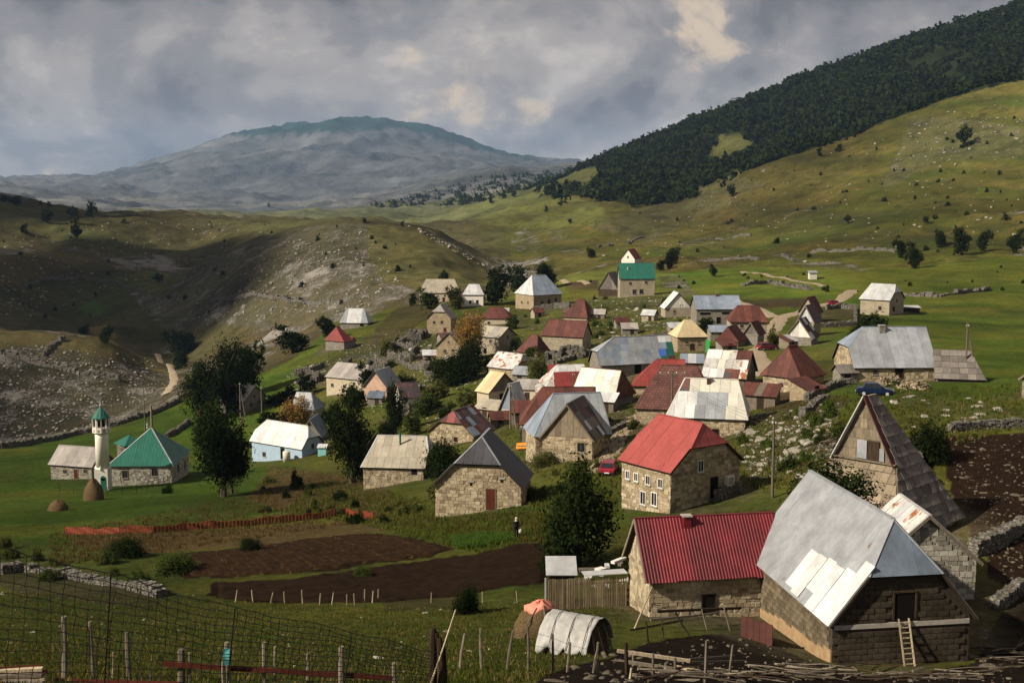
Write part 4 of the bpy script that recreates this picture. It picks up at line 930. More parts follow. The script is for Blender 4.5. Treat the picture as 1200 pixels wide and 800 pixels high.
house('patched', 'ramshackle_shed', 'ramshackle shed roofed with mixed white tin and rusty brown strips', 'gg', 'rust_brown', 'wood_grey', .9, 1.8, gable='wood_grey', pick={'front': lambda u, v, r: r.choice(['tin_cream', 'tin_white', 'rust_white']) if u < .42 else r.choice(['rust_brown', 'rust_dark', 'rust_brown', 'rust_white'])}, jit=.08)
house('flare', 'brown_roofed_hut', 'squat stone hut with a flaring rust-brown pyramid roof beside the earth track', 'hh', 'rust_brown', 'stone_warm', 1.0, 50, [('A', .5, .7, .5, .5, 'v')], hip='rust_brown', fit=(FIT['flare'][0], FIT['flare'][1], 46, 6.0, 6.0, 1.75, 3.7, 1.6, 2.4))
house('backgrey', 'long_grey_house', 'long two-storey house with a straight blue-grey tin roof and dark upper boards', 'gg', 'tin_blue', 'stone_grey', 1.6, 50, [('F', .5, .1, .9, 1.5, 'o'), ('F', .2, 2.2, 2.4, .6, 'v'), ('F', .72, 2.2, 2.8, .6, 'v')], chim=[(.52, -.05, .45, .6, 'rust_red')])
house('whitegable', 'small_house', 'small house with a white tin slope and a ragged red-trimmed gable', 'gg', 'tin_white', 'stone_pale', 1.6, 50, [('B', .35, 1.0, .6, .7, 'w'), ('B', .62, 2.2, .7, .8, 'o')], gable='plaster_white', back='red_tile')
house('brownhip', 'tall_stone_house', 'tall pale stone house with a rust-brown hipped roof by the village track', 'hh', 'rust_brown', 'stone_pale', 1.5, 50, [('F', .3, 101.1, .7, .7, 'w'), ('F', .75, 101.1, .7, .7, 'w')])
house('porchgable', 'grey_gabled_hut', 'small grey boarded gable hut with a brown slope in front of the tall stone house', 'gg', 'rust_brown', 'stone_grey', 1.2, 50, gable='shingle_grey')
house('redshed', 'rusty_shed', 'low rusty red shed leaning by the grey gabled hut', 'hg', 'rust_red', 'stone_grey', 1.4, 50)
house('redgable', 'red_gabled_house', 'house with a steep red and brown gabled roof at the bend of the track', 'gg', 'rust_brown', 'stone_pale', 1.5, 50, back='red_tile', hip='red_tile')
house('greygable', 'steep_grey_house', 'narrow house with a tall pale boarded gable and dark slope', 'gg', 'rust_dark', 'stone_pale', 1.4, 50, gable='tin_pale')
house('shabby', 'shabby_hut', 'shabby hut with a torn whitewashed plank gable', 'gg', 'rust_brown', 'stone_grey', 1.2, 1.6, gable='plaster_white', pick={'front': mixpick('rust_brown', 'tin_pale', 'rust_dark')})
house('meadow', 'meadow_house', 'lone stone house with a pale blue-white roof in the green meadow', 'hk', 'tin_pale', 'stone_pale', 1.8, 50, [('F', .68, 1.1, .8, .9, 'w'), ('B', .3, .8, 1., 1.1, 'o'), ('B', .5, 2.8, .7, .7, 'w')], hip='tin_pale')
house('bigtin', 'tin_roofed_house', 'stone house under a large grey tin roof of upright sheets beside the woodpile', 'kg', 'tin_grey', 'stone_warm', 1.25, 50, [('F', .55, .05, 1.1, 1.6, 'o'), ('F', .25, .8, .6, .6, 'w')], hip='tin_blue', chim=[(.45, -.1, .7, .7, 'stone_grey')])
house('shingleext', 'shingled_shed', 'low shed covered to the ground in grey wooden shingles joined to the tin-roofed house', 'gh', 'shingle_grey', 'stone_grey', .7, .7, pname='shingle', tilt=.05, ov=.4, th=.04)
house('edgehouse', 'stone_hut', 'stone hut with a dark roof at the far side of the rocky green', 'gg', 'rust_dark', 'stone_grey', 1.1, 50, [('A', .5, .6, .5, .6, 'v')], fit=(FIT['edgehouse'][0]+.6, FIT['edgehouse'][1], 40, 6.5, 5.6, 1.9, 2.2, 0, 0))
house('gablet', 'shingled_hut', 'tall weathered hut roofed to the ground with grey wooden shingles and a plank gablet', 'th', 'shingle_grey', 'stone_grey', .55, .8, pname='shingle', hip='shingle', gable='shingle', k=.5, tilt=.07, th=.04, ov=.5, jit=.05, fit=(25.75, 89.5, 45, 9.4, 9.4, .8, 8.9, 3.5, 4.7))
def gablet_details():
    x, y, yaw, L, W_, hw, rh, ia, ib = FIT['gablet']; o = [q for q in bpy.data.objects if q.name == 'shingled_hut'][0]; X = -L/2+ia-.06; z0 = hw+rh*.5; zr = hw+rh; yk = W_/2*.5
    r = random.Random(12)
    for j in range(6):                                   # shingle courses hung on the gablet
        for i in range(9):
            a, c = -yk+2*yk*(i+.4*(j % 2)-.2)/9, -yk+2*yk*(i+.8+.4*(j % 2))/9; P = clip_poly([(-yk, z0), (yk, z0), (0, zr-.1)], 0, a+.01, c); P = clip_poly(P, 1, z0+(zr-z0)*j/6-.06*r.random(), z0+(zr-z0)*(j+1)/6) if len(P) > 2 else P
            if len(P) > 2 and area2(P) > .02: mb = MB(); mb.slab([(X-.07+.05*(z-z0-(zr-z0)*j/6), p, z) for p, z in P], (-1, 0, 0), .04); mb.obj('shingle', 'shingle', o)
    mb = MB(); mb.box((X-.12, -.75, z0+.72), (.06, .9, 1.35)); mb.obj('hatch', 'wood_dark', o); mb = MB(); mb.box((X-.12, .15, z0+.72), (.05, .75, 1.3)); mb.obj('tin_panel', 'tin_grey', o); mb = MB(); mb.box((X-.12, -1.4, z0+.5), (.05, .36, .9)); mb.obj('tin_panel', 'tin_grey', o)
    for s, m in ((1, 'tin_white'), (-1, 'rust_brown')):
        mb = MB(); mb.bar((X-.2, s*(yk+.12), z0-.2), (X-.2, 0, zr+.12), .55, .07); mb.obj('verge', m, o)
    mb = MB(); mb.bar((X-.2, -yk-.2, z0-.02), (X-.2, yk+.2, z0-.02), .35, .08); mb.obj('ledge', 'shingle', o)
gablet_details()
house('rustshed', 'rusty_shed', 'stone shed with a rust-blotched whitish roof between the barn and the shingled hut', 'gg', 'rust_white', 'stone_grey', .9, 1.3, [('B', .6, 1.0, .8, .7, 'v')], pick={'back': mixpick('rust_white', 'tin_pale', 'rust_white'), 'front': mixpick('rust_white', 'tin_pale')}, jit=.05)
house('greyleft', 'low_grey_house', 'low stone house with a plain beige-grey roof left of the minaret', 'gg', 'asb_grey', 'stone_mosque', 1.2, 50, [('F', .35, .9, .7, .7, 'w'), ('F', .62, .1, .8, 1.5, 'd'), ('F', .85, .9, .7, .7, 'w')])
house('bluehip', 'blue_hipped_house', 'stone house with a weathered blue-grey hipped roof and dark veranda', 'hh', 'tin_blue', 'stone_warm', 1.7, 50, [('F', .3, 1.2, .9, 1., 'w'), ('F', .55, .5, .9, 1.8, 'd'), ('F', .8, 1.2, .9, 1., 'w'), ('A', .35, 1.6, .7, .8, 'w'), ('A', .7, 1.6, .7, .8, 'w')], hip='tin_pale')
house('brownpyr', 'brown_hipped_hut', 'hut with a dark rust-brown pyramid roof behind the long red-roofed house', 'hh', 'rust_brown', 'stone_pale', 1.5, 50, hip='rust_red')
house('redlong', 'long_red_house', 'long stone house with a dull red hipped roof and white eaves strip', 'hg', 'rust_red', 'stone_pale', 1.4, 50, [('F', .5, .4, .5, .5, 'w')], pick={'front': lambda u, v, r: 'rust_red'})
house('redhipsmall', 'rusty_hipped_hut', 'small hut with an orange-rusted red hipped roof', 'hh', 'rust_red', 'stone_pale', 1.4, 50, hip='rust_brown')
house('steepfar', 'steep_shingled_hut', 'steep shingle-gabled hut beside the green-roofed house', 'gg', 'shingle_grey', 'wood_dark', 2., 50, gable='shingle_grey')
house('greenroof', 'green_roofed_house', 'tall stone house with a bright green sheet roof at the top of the village', 'gg', 'green', 'stone_pale', 1.6, 50, [('F', .3, 101.0 if False else 3.6, .8, .8, 'w'), ('F', .42, .6, 1.2, 1.5, 'w'), ('F', .62, .6, 1.2, 1.5, 'w'), ('F', .75, 3.6, .8, .8, 'w')], chim=[(.25, -.4, .3, .7, 'plaster_white')])
house('whitered', 'white_house', 'white gabled house with a red roof rising behind the green-roofed house', 'gg', 'red_tile', 'plaster_white', 1.8, 50, [('A', .5, 3.2, .8, .9, 'w')])
# --- mosque with its minaret
mq = house('mosque', 'mosque', 'small stone mosque with a green pyramid roof', 'hh', 'green', 'stone_mosque', 2., 50, [('F', .25, 1.2, .9, 1.2, 'w'), ('F', .72, 1.2, .9, 1.2, 'w'), ('B', .35, 1.2, .9, 1.2, 'w'), ('B', .75, 1.2, .9, 1.2, 'w')], cat='mosque', cap='tin_pale', deck='tin_pale')
mb = MB(); z_ = sum(FIT['mosque'][5:7]); mb.lathe([(.12, 0), (.12, .2), (.05, .3), (.16, .55), (.05, .75), (.02, 1.1)], 8, (-.2, 0, z_)); mb.obj('finial', 'tin_pale', mq)
def minaret():
    p = gp(121.5, 574); s = p.y/1500*1.0
    t = thing('minaret', 'white minaret with a green cone cap beside the mosque', 'minaret', p)
    mb = MB(); mb.box((0, 0, 1.2), (1.95, 1.95, 4.2)); mb.lathe([(1.30, 3.3), (.95, 3.9)], 4); bs = mb.obj('base', 'minaret', t)
    mb = MB(); mb.box((.35, -1.0, .55), (.72, .06, 1.7)); mb.lathe([(.36, -.03), (.36, .03)], 12); d = MB(); d.box((.30, -1.0, 1.05), (.75, .08, 1.9)); d.tube([(.30, -1.04, 2.0), (.30, -.96, 2.0)], .375, 14); d.obj('door', 'green', t)
    H = 105*p.y/1500
    mb = MB(); mb.lathe([(.98, 3.6), (.93, H*.62), (.95, H*.655)], 20); mb.obj('shaft', 'minaret', t, True)
    b0, b1 = H*.655, H*.835
    mb = MB(); mb.lathe([(.95, b0-.05), (1.32, b0+.25), (1.32, b0+.95), (1.25, b0+.98)], 10); mb.obj('balcony', 'minaret', t)
    mb = MB(); mb.lathe([(1.02, b0+.9), (1.02, b1+.05)], 10); lv = mb.obj('lantern', 'minaret', t)
    for i in range(10):
        a = 2*math.pi*(i+.5)/10; r = 1.22
        if i % 1 == 0: mb = MB(); mb.box((r*math.cos(a+.314), r*math.sin(a+.314), (b0+b1)/2+.45), (.14, .14, b1-b0-.8), a+.314); mb.obj('column', 'minaret', lv)
        mb = MB(); mb.box((.985*math.cos(a), .985*math.sin(a), (b0+b1)/2+.5), (.06, .42, b1-b0-1.3), a); mb.obj('window', 'glass_dark', lv)
        mb = MB(); mb.box((1.262*math.cos(a), 1.262*math.sin(a), b0+.58), (.03, .3, .4), a); mb.obj('balustrade', 'concrete', lv)
    mb = MB(); mb.lathe([(1.36, b1-.02), (1.36, b1+.08), (1.28, b1+.1), (.08, H-.4), (.06, H-.3)], 10); c_ = mb.obj('cone_roof', 'green', t)
    mb = MB(); mb.lathe([(.06, H-.45), (.14, H-.2), (.05, H), (.02, H+.9)], 8); mb.obj('finial', 'tin_pale', c_)
minaret()
# --- small green porch roof behind the minaret
pp = gp(140, 552, 150); mq2 = thing('mosque_porch', 'small porch with a green roof between the minaret and the mosque', 'porch', (pp.x, pp.y+6, pp.z))
mb = MB(); mb.box((0, 0, 1.6), (3.4, 3., 3.6)); mb.obj('wall', 'stone_mosque', mq2); mb = MB(); mb.lathe([(2.7, 3.4), (2.7, 3.5), (.05, 4.9)], 4); mb.obj('roof', 'green', mq2)

# --- sheds and lean-tos between the houses
def shed(px, py, w, d, h, yaw, roof, wall, label, pitch=.35, kind='lean', name='shed'):
    p = gp(px, py); t = thing(name, label, 'shed', (p.x, p.y+d*.4, sz(p.x, p.y+d*.4)), R(yaw)); g0 = t.location.z; mb = MB(); rnd = random.Random(label); o = .25
    if kind == 'lean':
        z0, z1 = h, h+d*pitch; mb.v = [(-w/2, -d/2, -1.2), (w/2, -d/2, -1.2), (w/2, d/2, -1.2), (-w/2, d/2, -1.2), (-w/2, -d/2, z0), (w/2, -d/2, z0), (w/2, d/2, z1), (-w/2, d/2, z1)]; mb.f = [(0, 1, 5, 4), (1, 2, 6, 5), (2, 3, 7, 6), (3, 0, 4, 7), (4, 5, 6, 7)]
        mb.obj('wall', wall, t); P = [(-w/2-o, -d/2-o, z0+.04-o*pitch), (w/2+o, -d/2-o, z0+.04-o*pitch), (w/2+o, d/2+o, z1+.04+o*pitch), (-w/2-o, d/2+o, z1+.04+o*pitch)]; faces = [P]
    else:
        zr = h+d*.5*pitch*2; mb.v = [(-w/2, -d/2, -1.2), (w/2, -d/2, -1.2), (w/2, d/2, -1.2), (-w/2, d/2, -1.2), (-w/2, -d/2, h), (w/2, -d/2, h), (w/2, d/2, h), (-w/2, d/2, h), (-w/2, 0, zr), (w/2, 0, zr)]; mb.f = [(0, 1, 5, 4), (1, 2, 6, 9, 5), (2, 3, 7, 6), (3, 0, 4, 8, 7), (4, 5, 9, 8), (6, 7, 8, 9)]
        mb.obj('wall', wall, t); e = o*pitch*2; faces = [[(-w/2-o, -d/2-o, h-e+.04), (w/2+o, -d/2-o, h-e+.04), (w/2+o, 0, zr+.04), (-w/2-o, 0, zr+.04)], [(w/2+o, d/2+o, h-e+.04), (-w/2-o, d/2+o, h-e+.04), (-w/2-o, 0, zr+.04), (w/2+o, 0, zr+.04)]]
    dk = MB()
    for P in faces: dk.slab(P, slope_frame(P)[3], .05)
    rf = dk.obj('roof', 'wood_dark', t)
    for P in faces: panels(P, 'sheet', roof[0] if isinstance(roof, tuple) else roof, rf, max(.9, p.y*9.5/1500), 50, rnd, .02, pick=(lambda u, v, r: r.choice(roof)) if isinstance(roof, tuple) else None)
    mb = MB(); mb.box((rnd.uniform(-.2, .2)*w, -d/2-.01, .75), (.8, .05, 1.5)); mb.obj('door', 'wood_dark', t); return t
shed(613, 494, 3.4, 3.2, 1.5, 0, ('rust_red', 'rust_brown'), 'stone_grey', 'low rust-red lean-to against the end of the long rusty house')
shed(842, 399, 3.6, 3.0, 1.9, 5, 'tin_blue', 'stone_grey', 'small blue-grey tin shed right of the green board', kind='gable')
shed(812, 437, 3.4, 2.6, 1.7, -8, ('tin_pale', 'tin_white', 'tin_blue'), 'wood_grey', 'tin lean-to between the red roof and the ramshackle shed')
shed(404, 407, 4.6, 3.4, 1.6, -18, 'rust_red', 'stone_grey', 'reddish lean-to right of the red peaked hut', kind='gable')
shed(506, 424, 4.2, 2.4, 1.6, 5, ('tin_pale', 'rust_white', 'plaster_pink'), 'plaster_pink', 'pinkish lean-to on the left of the stone gable')
shed(554, 382, 2.6, 2.4, 2.2, 0, 'rust_dark', 'wood_dark', 'dark plank hut under the tall white house', kind='gable')
shed(711, 484, 2.6, 2.2, 1.7, -20, 'tin_white', 'wood_grey', 'white tin lean-to beside the brown rusted roof end')
shed(622, 470, 4.4, 3.0, 2.0, -10, 'asb_grey', 'plaster_cream', 'pale plastered shed behind the silvery tin hut')
shed(893, 478, 4.0, 2.6, 1.6, -25, ('wood_grey', 'rust_brown'), 'wood_grey', 'plank lean-to at the right end of the creamy white roof')
shed(948, 466, 3.0, 2.6, 1.1, 40, 'rust_brown', 'stone_warm', 'squat outhouse beside the flaring brown roof')
shed(992, 449, 2.2, 2.2, 1.5, 10, 'shingle_grey', 'stone_grey', 'little stone store at the left end of the tin-roofed house', kind='gable')
shed(574, 488, 4.2, 2.8, 1.2, -30, 'asb_beige', 'stone_warm', 'low stone sty below the yellow-roofed house')
shed(668, 372, 3.2, 2.6, 1.4, -10, 'rust_dark', 'stone_grey', 'small dark lean-to beside the brown pyramid roof')
shed(792, 392, 2.8, 2.2, 1.5, 10, ('rust_white', 'tin_pale'), 'stone_grey', 'tiny patched shed behind the pyramid-roofed house')
shed(738, 392, 3.4, 2.6, 1.3, 0, 'asb_grey', 'stone_grey', 'low stone sheepfold shed behind the long tin house')
shed(852, 412, 3.0, 2.4, 1.2, 20, ('rust_red', 'rust_brown'), 'stone_grey', 'rusty lean-to in front of the rusty red shed')
shed(925, 408, 2.6, 2.2, 1.3, 40, ('tin_pale', 'rust_brown'), 'wood_grey', 'tumbledown plank lean-to at the foot of the shabby hut')
shed(480, 466, 3.4, 2.6, 1.5, 5, 'asb_grey', 'stone_grey', 'small stone shed above the brown-roofed white hut', kind='gable')
shed(440, 474, 3.0, 2.4, 1.4, -10, 'tin_bluegrey', 'stone_grey', 'dark blue tin shed below the pink house')
shed(640, 470, 3.0, 2.4, 1.5, 0, 'rust_white', 'plaster_white', 'whitewashed lean-to behind the long rusty roof')

for i, (px, py, w, d, h, yw, rf_, wl_, lb, kd) in enumerate((
 (545, 402, 3.2, 2.6, 1.6, 20, 'rust_brown', 'stone_grey', 'small rust-roofed shed between the golden tree and the two-storey house', 'gable'), (702, 374, 3.4, 2.6, 1.5, -15, 'asb_grey', 'stone_grey', 'grey stone hut on the weedy slope under the steep shingled hut', 'gable'),
 (728, 384, 2.8, 2.4, 1.4, 10, 'rust_red', 'stone_grey', 'rust-red hut on the weedy slope above the long tin house', 'gable'), (762, 376, 3.2, 2.6, 1.5, -30, 'tin_pale', 'stone_pale', 'pale tin hut on the stony slope below the green roof', 'gable'),
 (612, 448, 3.0, 2.4, 1.5, -15, 'tin_grey', 'stone_grey', 'grey lean-to between the rusty white and yellow roofs', 'lean'), (778, 408, 3.0, 2.4, 1.5, 15, 'rust_dark', 'stone_grey', 'dark shed against the coloured end of the long tin house', 'lean'),
 (655, 448, 3.2, 2.4, 1.7, 5, 'red_tile', 'stone_grey', 'dark red lean-to below the patchwork roof', 'lean'), (530, 430, 3.0, 2.6, 1.4, -20, 'asb_beige', 'stone_warm', 'low beige-roofed outhouse under the stone gable', 'gable'),
 (585, 500, 2.6, 2.2, 1.3, 10, 'rust_brown', 'wood_grey', 'small rusty hen house right of the patchwork roof', 'gable'), (520, 402, 2.8, 2.4, 1.5, 30, 'rust_dark', 'stone_grey', 'dark little shed beside the half-hipped stone house', 'gable'),
 (590, 372, 3.0, 2.4, 1.4, -5, 'asb_grey', 'stone_grey', 'grey lean-to behind the red-brown hipped house', 'lean'), (630, 372, 3.2, 2.6, 1.6, 25, 'rust_brown', 'stone_pale', 'brown-roofed shed below the blue hipped house', 'gable'))):
    shed(px, py, w, d, h, yw, rf_, wl_, lb, .42, kd)
# ---------------------------------------------------------------- barn details: block courses, white sheets, ladder, loft
def barn_details():
    x, y, yaw, L, W_, hw, rh, ia, ib = FIT['barn']; ov = .3; g0 = barn.location.z
    wl, wr, wf = -L/2+ov, L/2-ov, -W_/2+ov; wb = -wf; cy, sy = math.cos(R(yaw)), math.sin(R(yaw))
    wall = [c for c in barn.children if c.name.startswith('wall')][0]
    def wz(lx, ly): return sz(x+cy*lx-sy*ly, y+sy*lx+cy*ly)-g0
    rnd = random.Random(3); bw, bh = .62, .30; items = []
    ztop = hw+.1
    for j in range(16):
        z = -1.6+j*bh
        for i in range(int((wr-wl)/bw)+1):
            u = wl+(i+.5*(j % 2))*bw
            if u+bw > wr+.02 or z+bh > ztop: continue
            if z+bh < wz(u, wf)+(.55 if i < 13 else .2): continue
            items.append(('F', u, z))
    def zmax(v): return hw+rh*min(.5, 1-abs(v)/(W_/2))-.16
    for j in range(22):
        z = -1.6+j*bh
        for i in range(int((wb-wf)/bw)+1):
            v = wf+(i+.5*(j % 2))*bw
            if v+bw > wb+.02 or z+bh > min(zmax(v), zmax(v+bw)) or z+bh < wz(wr, v)+.05: continue
            if abs(v+bw/2-.1) < .75 and z+bh > 3.15 and z < 4.55: continue
            if 2.72 < z+bh/2 < 3.05: continue
            items.append(('B', v, z))
    def add(mb, it):
        k, u, z = it; d = rnd.uniform(.03, .055)
        if k == 'F': mb.box((u+bw/2, wf-d/2+.02, z+bh/2), (bw-.03, d+.04, bh-.03))
        else: mb.box((wr+d/2-.02, u+bw/2, z+bh/2), (d+.04, bw-.03, bh-.03))
    # alike blocks share one mesh for each wall
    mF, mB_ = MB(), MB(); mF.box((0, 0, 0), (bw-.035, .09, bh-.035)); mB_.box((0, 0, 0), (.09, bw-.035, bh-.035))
    mF, mB_ = mF.mesh('block'), mB_.mesh('block'); mF.materials.append(MAT['block_sunlit']); mB_.materials.append(MAT['block_shaded'])  # long wall gets the sunlit block colour, gable the one with shade painted in
    rest = {'F': MB(), 'B': MB()}
    for n_, it in enumerate(items):
        if n_ < 295 or it[0] == 'F' and n_ < 295:
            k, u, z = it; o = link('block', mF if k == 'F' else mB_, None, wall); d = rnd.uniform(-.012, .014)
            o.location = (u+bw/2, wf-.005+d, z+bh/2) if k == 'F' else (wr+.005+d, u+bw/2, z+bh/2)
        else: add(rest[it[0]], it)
    for k, m in (('F', 'block_sunlit'), ('B', 'block_shaded')):
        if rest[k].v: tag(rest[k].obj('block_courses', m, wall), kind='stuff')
    # ochre render along the foot of the long wall, tie beam across the gable
    mb = MB(); n = 14
    for i in range(n):
        u0 = wl+(wr-wl)*i/n; u1 = wl+(wr-wl)*(i+1)/n; h0 = wz(u0, wf)+.55+.35*rnd.random(); lo = wz(u0, wf)-.8
        mb.slab([(u0, wf-.075, lo), (u1, wf-.075, lo), (u1, wf-.075, h0), (u0, wf-.075, h0)], (0, -1, 0), .07)
    mb.obj('plinth', 'render_ochre', wall)
    mb = MB(); mb.box((wr+.03, 0, 2.88), (.1, wb-wf-.1, .24)); mb.obj('tie_beam', 'concrete', wall)
    mb = MB(); mb.box((wr+.01, .1, 3.85), (.08, 1.1, 1.35)); o = mb.obj('loft_door', 'void', wall)
    mb = MB()
    for v in (-.5, .7): mb.box((wr+.04, v, 3.85), (.1, .1, 1.4))
    mb.box((wr+.04, .1, 4.58), (.1, 1.3, .1)); mb.obj('frame', 'wood_dark', o)
    # sheets of new white tin on the weathered slope
    rf = [c for c in barn.children if c.name.startswith('roof')][0]
    o0, e1 = Vector((-L/2, -W_/2, hw)), Vector((L/2, -W_/2, hw)); o_, u_, v_, n_ = slope_frame([o0, e1, (L/2, 0, hw+rh), (-L/2, 0, hw+rh)])
    SL = math.hypot(W_/2, rh); w0 = L*.50/6; us = L*.50
    for i, (b0, b1) in enumerate(((.05, .42), (.02, .43), (.13, .45), (.0, .44), (.0, .47), (.0, .60))):
        ua = us+i*w0; q = [(ua+.02, b0*SL), (ua+w0-.02, b0*SL), (ua+w0-.02, b1*SL), (ua+.02, b1*SL)]
        if i == 5: q = clip_poly(q, 0, 0, L-.01)
        mb = MB(); mb.slab([o_+u_*a+v_*c+n_*(.085+.012*(i % 2)) for a, c in q], n_, .02); mb.obj('new_sheet', 'tin_white' if i != 3 else 'tin_pale', rf)
    # ladder leaning on the gable
    gx, gv = wr+.95, .05; zf = wz(gx, gv)-.05; ld = thing('ladder', 'wooden ladder leaning under the loft door of the block barn', 'ladder', (x+cy*gx-sy*gv, y+sy*gx+cy*gv, g0+zf), R(yaw))
    H = 3.2-zf; tx = -.86
    for s in (-.27, .27): mb = MB(); mb.bar((0, s, 0), (tx, s, H), .07, .07); mb.obj('rail', 'wood_pale', ld)
    for i in range(9):
        t = (i+.6)/9.4; mb = MB(); mb.bar((tx*t, -.27, H*t), (tx*t, .27, H*t), .045, .045); mb.obj('rung', 'wood_pale', ld)
barn_details()
def corrugate(key, roofobj, mat, pitch=.19, amp=.026):
    x, y, yaw, L, W_, hw, rh, ia, ib = FIT[key]; SL = math.hypot(W_/2, rh); ns = max(1, round(L/1.0)); w = L/ns; kr = max(3, round(w/pitch))
    for s in (-1, 1):
        n = Vector((0, s*rh, W_/2)).normalized(); v = Vector((0, -s*W_/2, rh)).normalized(); o = Vector((-L/2, s*W_/2, hw))+n*.05-v*.08; rj = random.Random(key)
        for i in range(ns):
            mb = MB(); m = kr*4; sag = rj.uniform(-.05, .05); lift_ = rj.uniform(0, .02)
            for j in range(m+1):
                ph = (j % 4); hgt = amp if ph in (1, 2) else 0; u = i*w+w*j/m
                for t in (sag, SL+.08): mb.v.append(tuple(o+Vector((u, 0, 0))+v*t+n*(hgt+lift_+.006*(i % 2))))
            for j in range(m): q = 2*j; mb.f.append((q, q+2, q+3, q+1) if s < 0 else (q, q+1, q+3, q+2))
            mb.obj('corrugated_sheet', mat, roofobj)
for o in list(bpy.data.objects):
    if o.name == 'red_roofed_barn': corrugate('lowred', [c for c in o.children if c.name.startswith('roof')][0], 'red_deep')
# ---------------------------------------------------------------- many pixels at once
def gp_many(px, py, dmin=14., dmax=9000., steps=700):
    px = np.asarray(px, float); py = np.asarray(py, float); out = np.zeros((len(px), 3)); s = np.geomspace(dmin, dmax, steps)
    for c0 in range(0, len(px), 1500):
        a = (px[c0:c0+1500]-600)/FPX; b_ = (400-py[c0:c0+1500])/FPX; wy = CP+b_*SP; wz_ = -SP+b_*CP
        Xr = (a/wy)[:, None]*s; Zr = (wz_/wy)[:, None]*s; Yr = np.repeat(s[None, :], len(a), 0)
        h = Zr-surf(Xr.ravel(), Yr.ravel()).reshape(Xr.shape); i = np.argmax(h <= 0, 1); i = np.maximum(i, 1); r = np.arange(len(a))
        h0, h1 = h[r, i-1], h[r, i]; t = np.clip(h0/(h0-h1+1e-9), 0, 1); d = s[i-1]+(s[i]-s[i-1])*t
        out[c0:c0+1500, 0] = a/wy*d; out[c0:c0+1500, 1] = d
    out[:, 2] = surf(out[:, 0], out[:, 1]); return out
def in_px(poly, n, seed):
    r = np.random.default_rng(seed); xs = [p[0] for p in poly]; ys = [p[1] for p in poly]; px = np.zeros(0); py = np.zeros(0)
    while len(px) < n:
        a = r.uniform(min(xs), max(xs), n*3); c = r.uniform(min(ys), max(ys), n*3); m = inpoly(a, c, poly); px = np.concatenate([px, a[m]]); py = np.concatenate([py, c[m]])
    return px[:n], py[:n]
FOOT = [(v[0], v[1], max(v[3], v[4])*.5) for v in FIT.values()]
def clear(x, y, m=.3): return all((x-a)**2+(y-c)**2 > (r+m)**2 for a, c, r in FOOT)
# ---------------------------------------------------------------- rocks
def rock_mesh(seed, sub=3):
    bm = bmesh.new(); bmesh.ops.create_icosphere(bm, subdivisions=sub, radius=1); r = random.Random(seed); o = r.random()*50
    sx, sy, s3 = r.uniform(.8, 1.4), r.uniform(.6, 1.1), r.uniform(.4, .8); cuts = [Vector((r.gauss(0, 1), r.gauss(0, 1), r.gauss(0, .7))).normalized() for _ in range(9)]; cd = [r.uniform(.55, .85) for _ in cuts]
    for v in bm.verts:
        c = v.co.copy()
        for n_, d_ in zip(cuts, cd):      # split faces, like broken limestone
            k = c.dot(n_)
            if k > d_: c -= n_*(k-d_)*.92
        k = .86+.30*float(fbm(np.array([c.x*2.2+o+c.z]), np.array([c.y*2.2+o-c.z*1.3]), seed, 3)[0]); v.co = Vector((c.x*sx*k, c.y*sy*k, c.z*s3*k))
    m = bpy.data.meshes.new('rock'); bm.to_mesh(m); bm.free(); m.materials.append(MAT['limestone']); return m
ROCKS = [rock_mesh(i) for i in range(7)]; ROCKS_D = [m.copy() for m in ROCKS]
for m in ROCKS_D: m.materials[0] = MAT['rock_dark']
ROCKS1 = [rock_mesh(i+20, 1) for i in range(5)]
def boulder(p, s, label, group, seed, name='boulder', dark=False):
    r = random.Random(seed); o = link(name, r.choice(ROCKS_D if ('earth' in label or 'mud' in label or 'barn' in label) else ROCKS)); o.location = (p.x, p.y, p.z-s*.10); o.scale = (s, s*r.uniform(.8, 1.1), s*r.uniform(.7, 1.0)); o.rotation_euler = (r.uniform(-.2, .2), r.uniform(-.2, .2), r.uniform(0, 6.3)); return tag(o, label, 'rock', group)
def boulders(poly, n, s0, s1, label, group, seed, avoid=True):
    px, py = in_px(poly, n*3, seed); P = gp_many(px, py); r = random.Random(seed); k = 0
    for p in P:
        if k >= n: break
        if avoid and not clear(p[0], p[1]): continue
        s = r.uniform(s0, s1)*r.choice((.6, .8, 1, 1.2)); boulder(Vector(p), s, label, group, seed*1000+k); k += 1
boulders([(860, 505), (895, 500), (950, 480), (985, 490), (960, 525), (935, 570), (880, 560)], 44, .35, 1.0, 'pale limestone boulder on the grassy bank behind the salmon-red house', 'boulders on the bank', 1)
boulders([(1040, 462), (1120, 462), (1200, 480), (1200, 500), (1060, 502)], 16, .35, .8, 'limestone outcrop rock in the green below the tin-roofed house', 'rocks on the green', 2)
boulders([(400, 470), (470, 400), (540, 395), (560, 420), (520, 465), (440, 480)], 40, .5, 1.2, 'tumbled block of pale stone among the ruins', 'tumbled stones of the ruins', 3)
boulders([(650, 352), (775, 350), (790, 385), (700, 398), (650, 400)], 40, .5, 1.2, 'limestone boulder in the weedy slope below the green-roofed house', 'boulders below the green roof', 4)
boulders([(1100, 515), (1200, 510), (1200, 690), (1150, 640)], 22, .18, .45, 'stone lying on the bare brown earth plot', 'stones on the earth plot', 5)
boulders([(640, 785), (740, 765), (870, 790), (870, 800), (640, 800)], 10, .12, .3, 'stone in the dark mud of the yard', 'stones in the yard', 6)
boulders([(1125, 740), (1165, 735), (1180, 785), (1130, 790)], 16, .25, .55, 'broken stone heaped at the corner of the block barn', 'stones at the barn corner', 7)
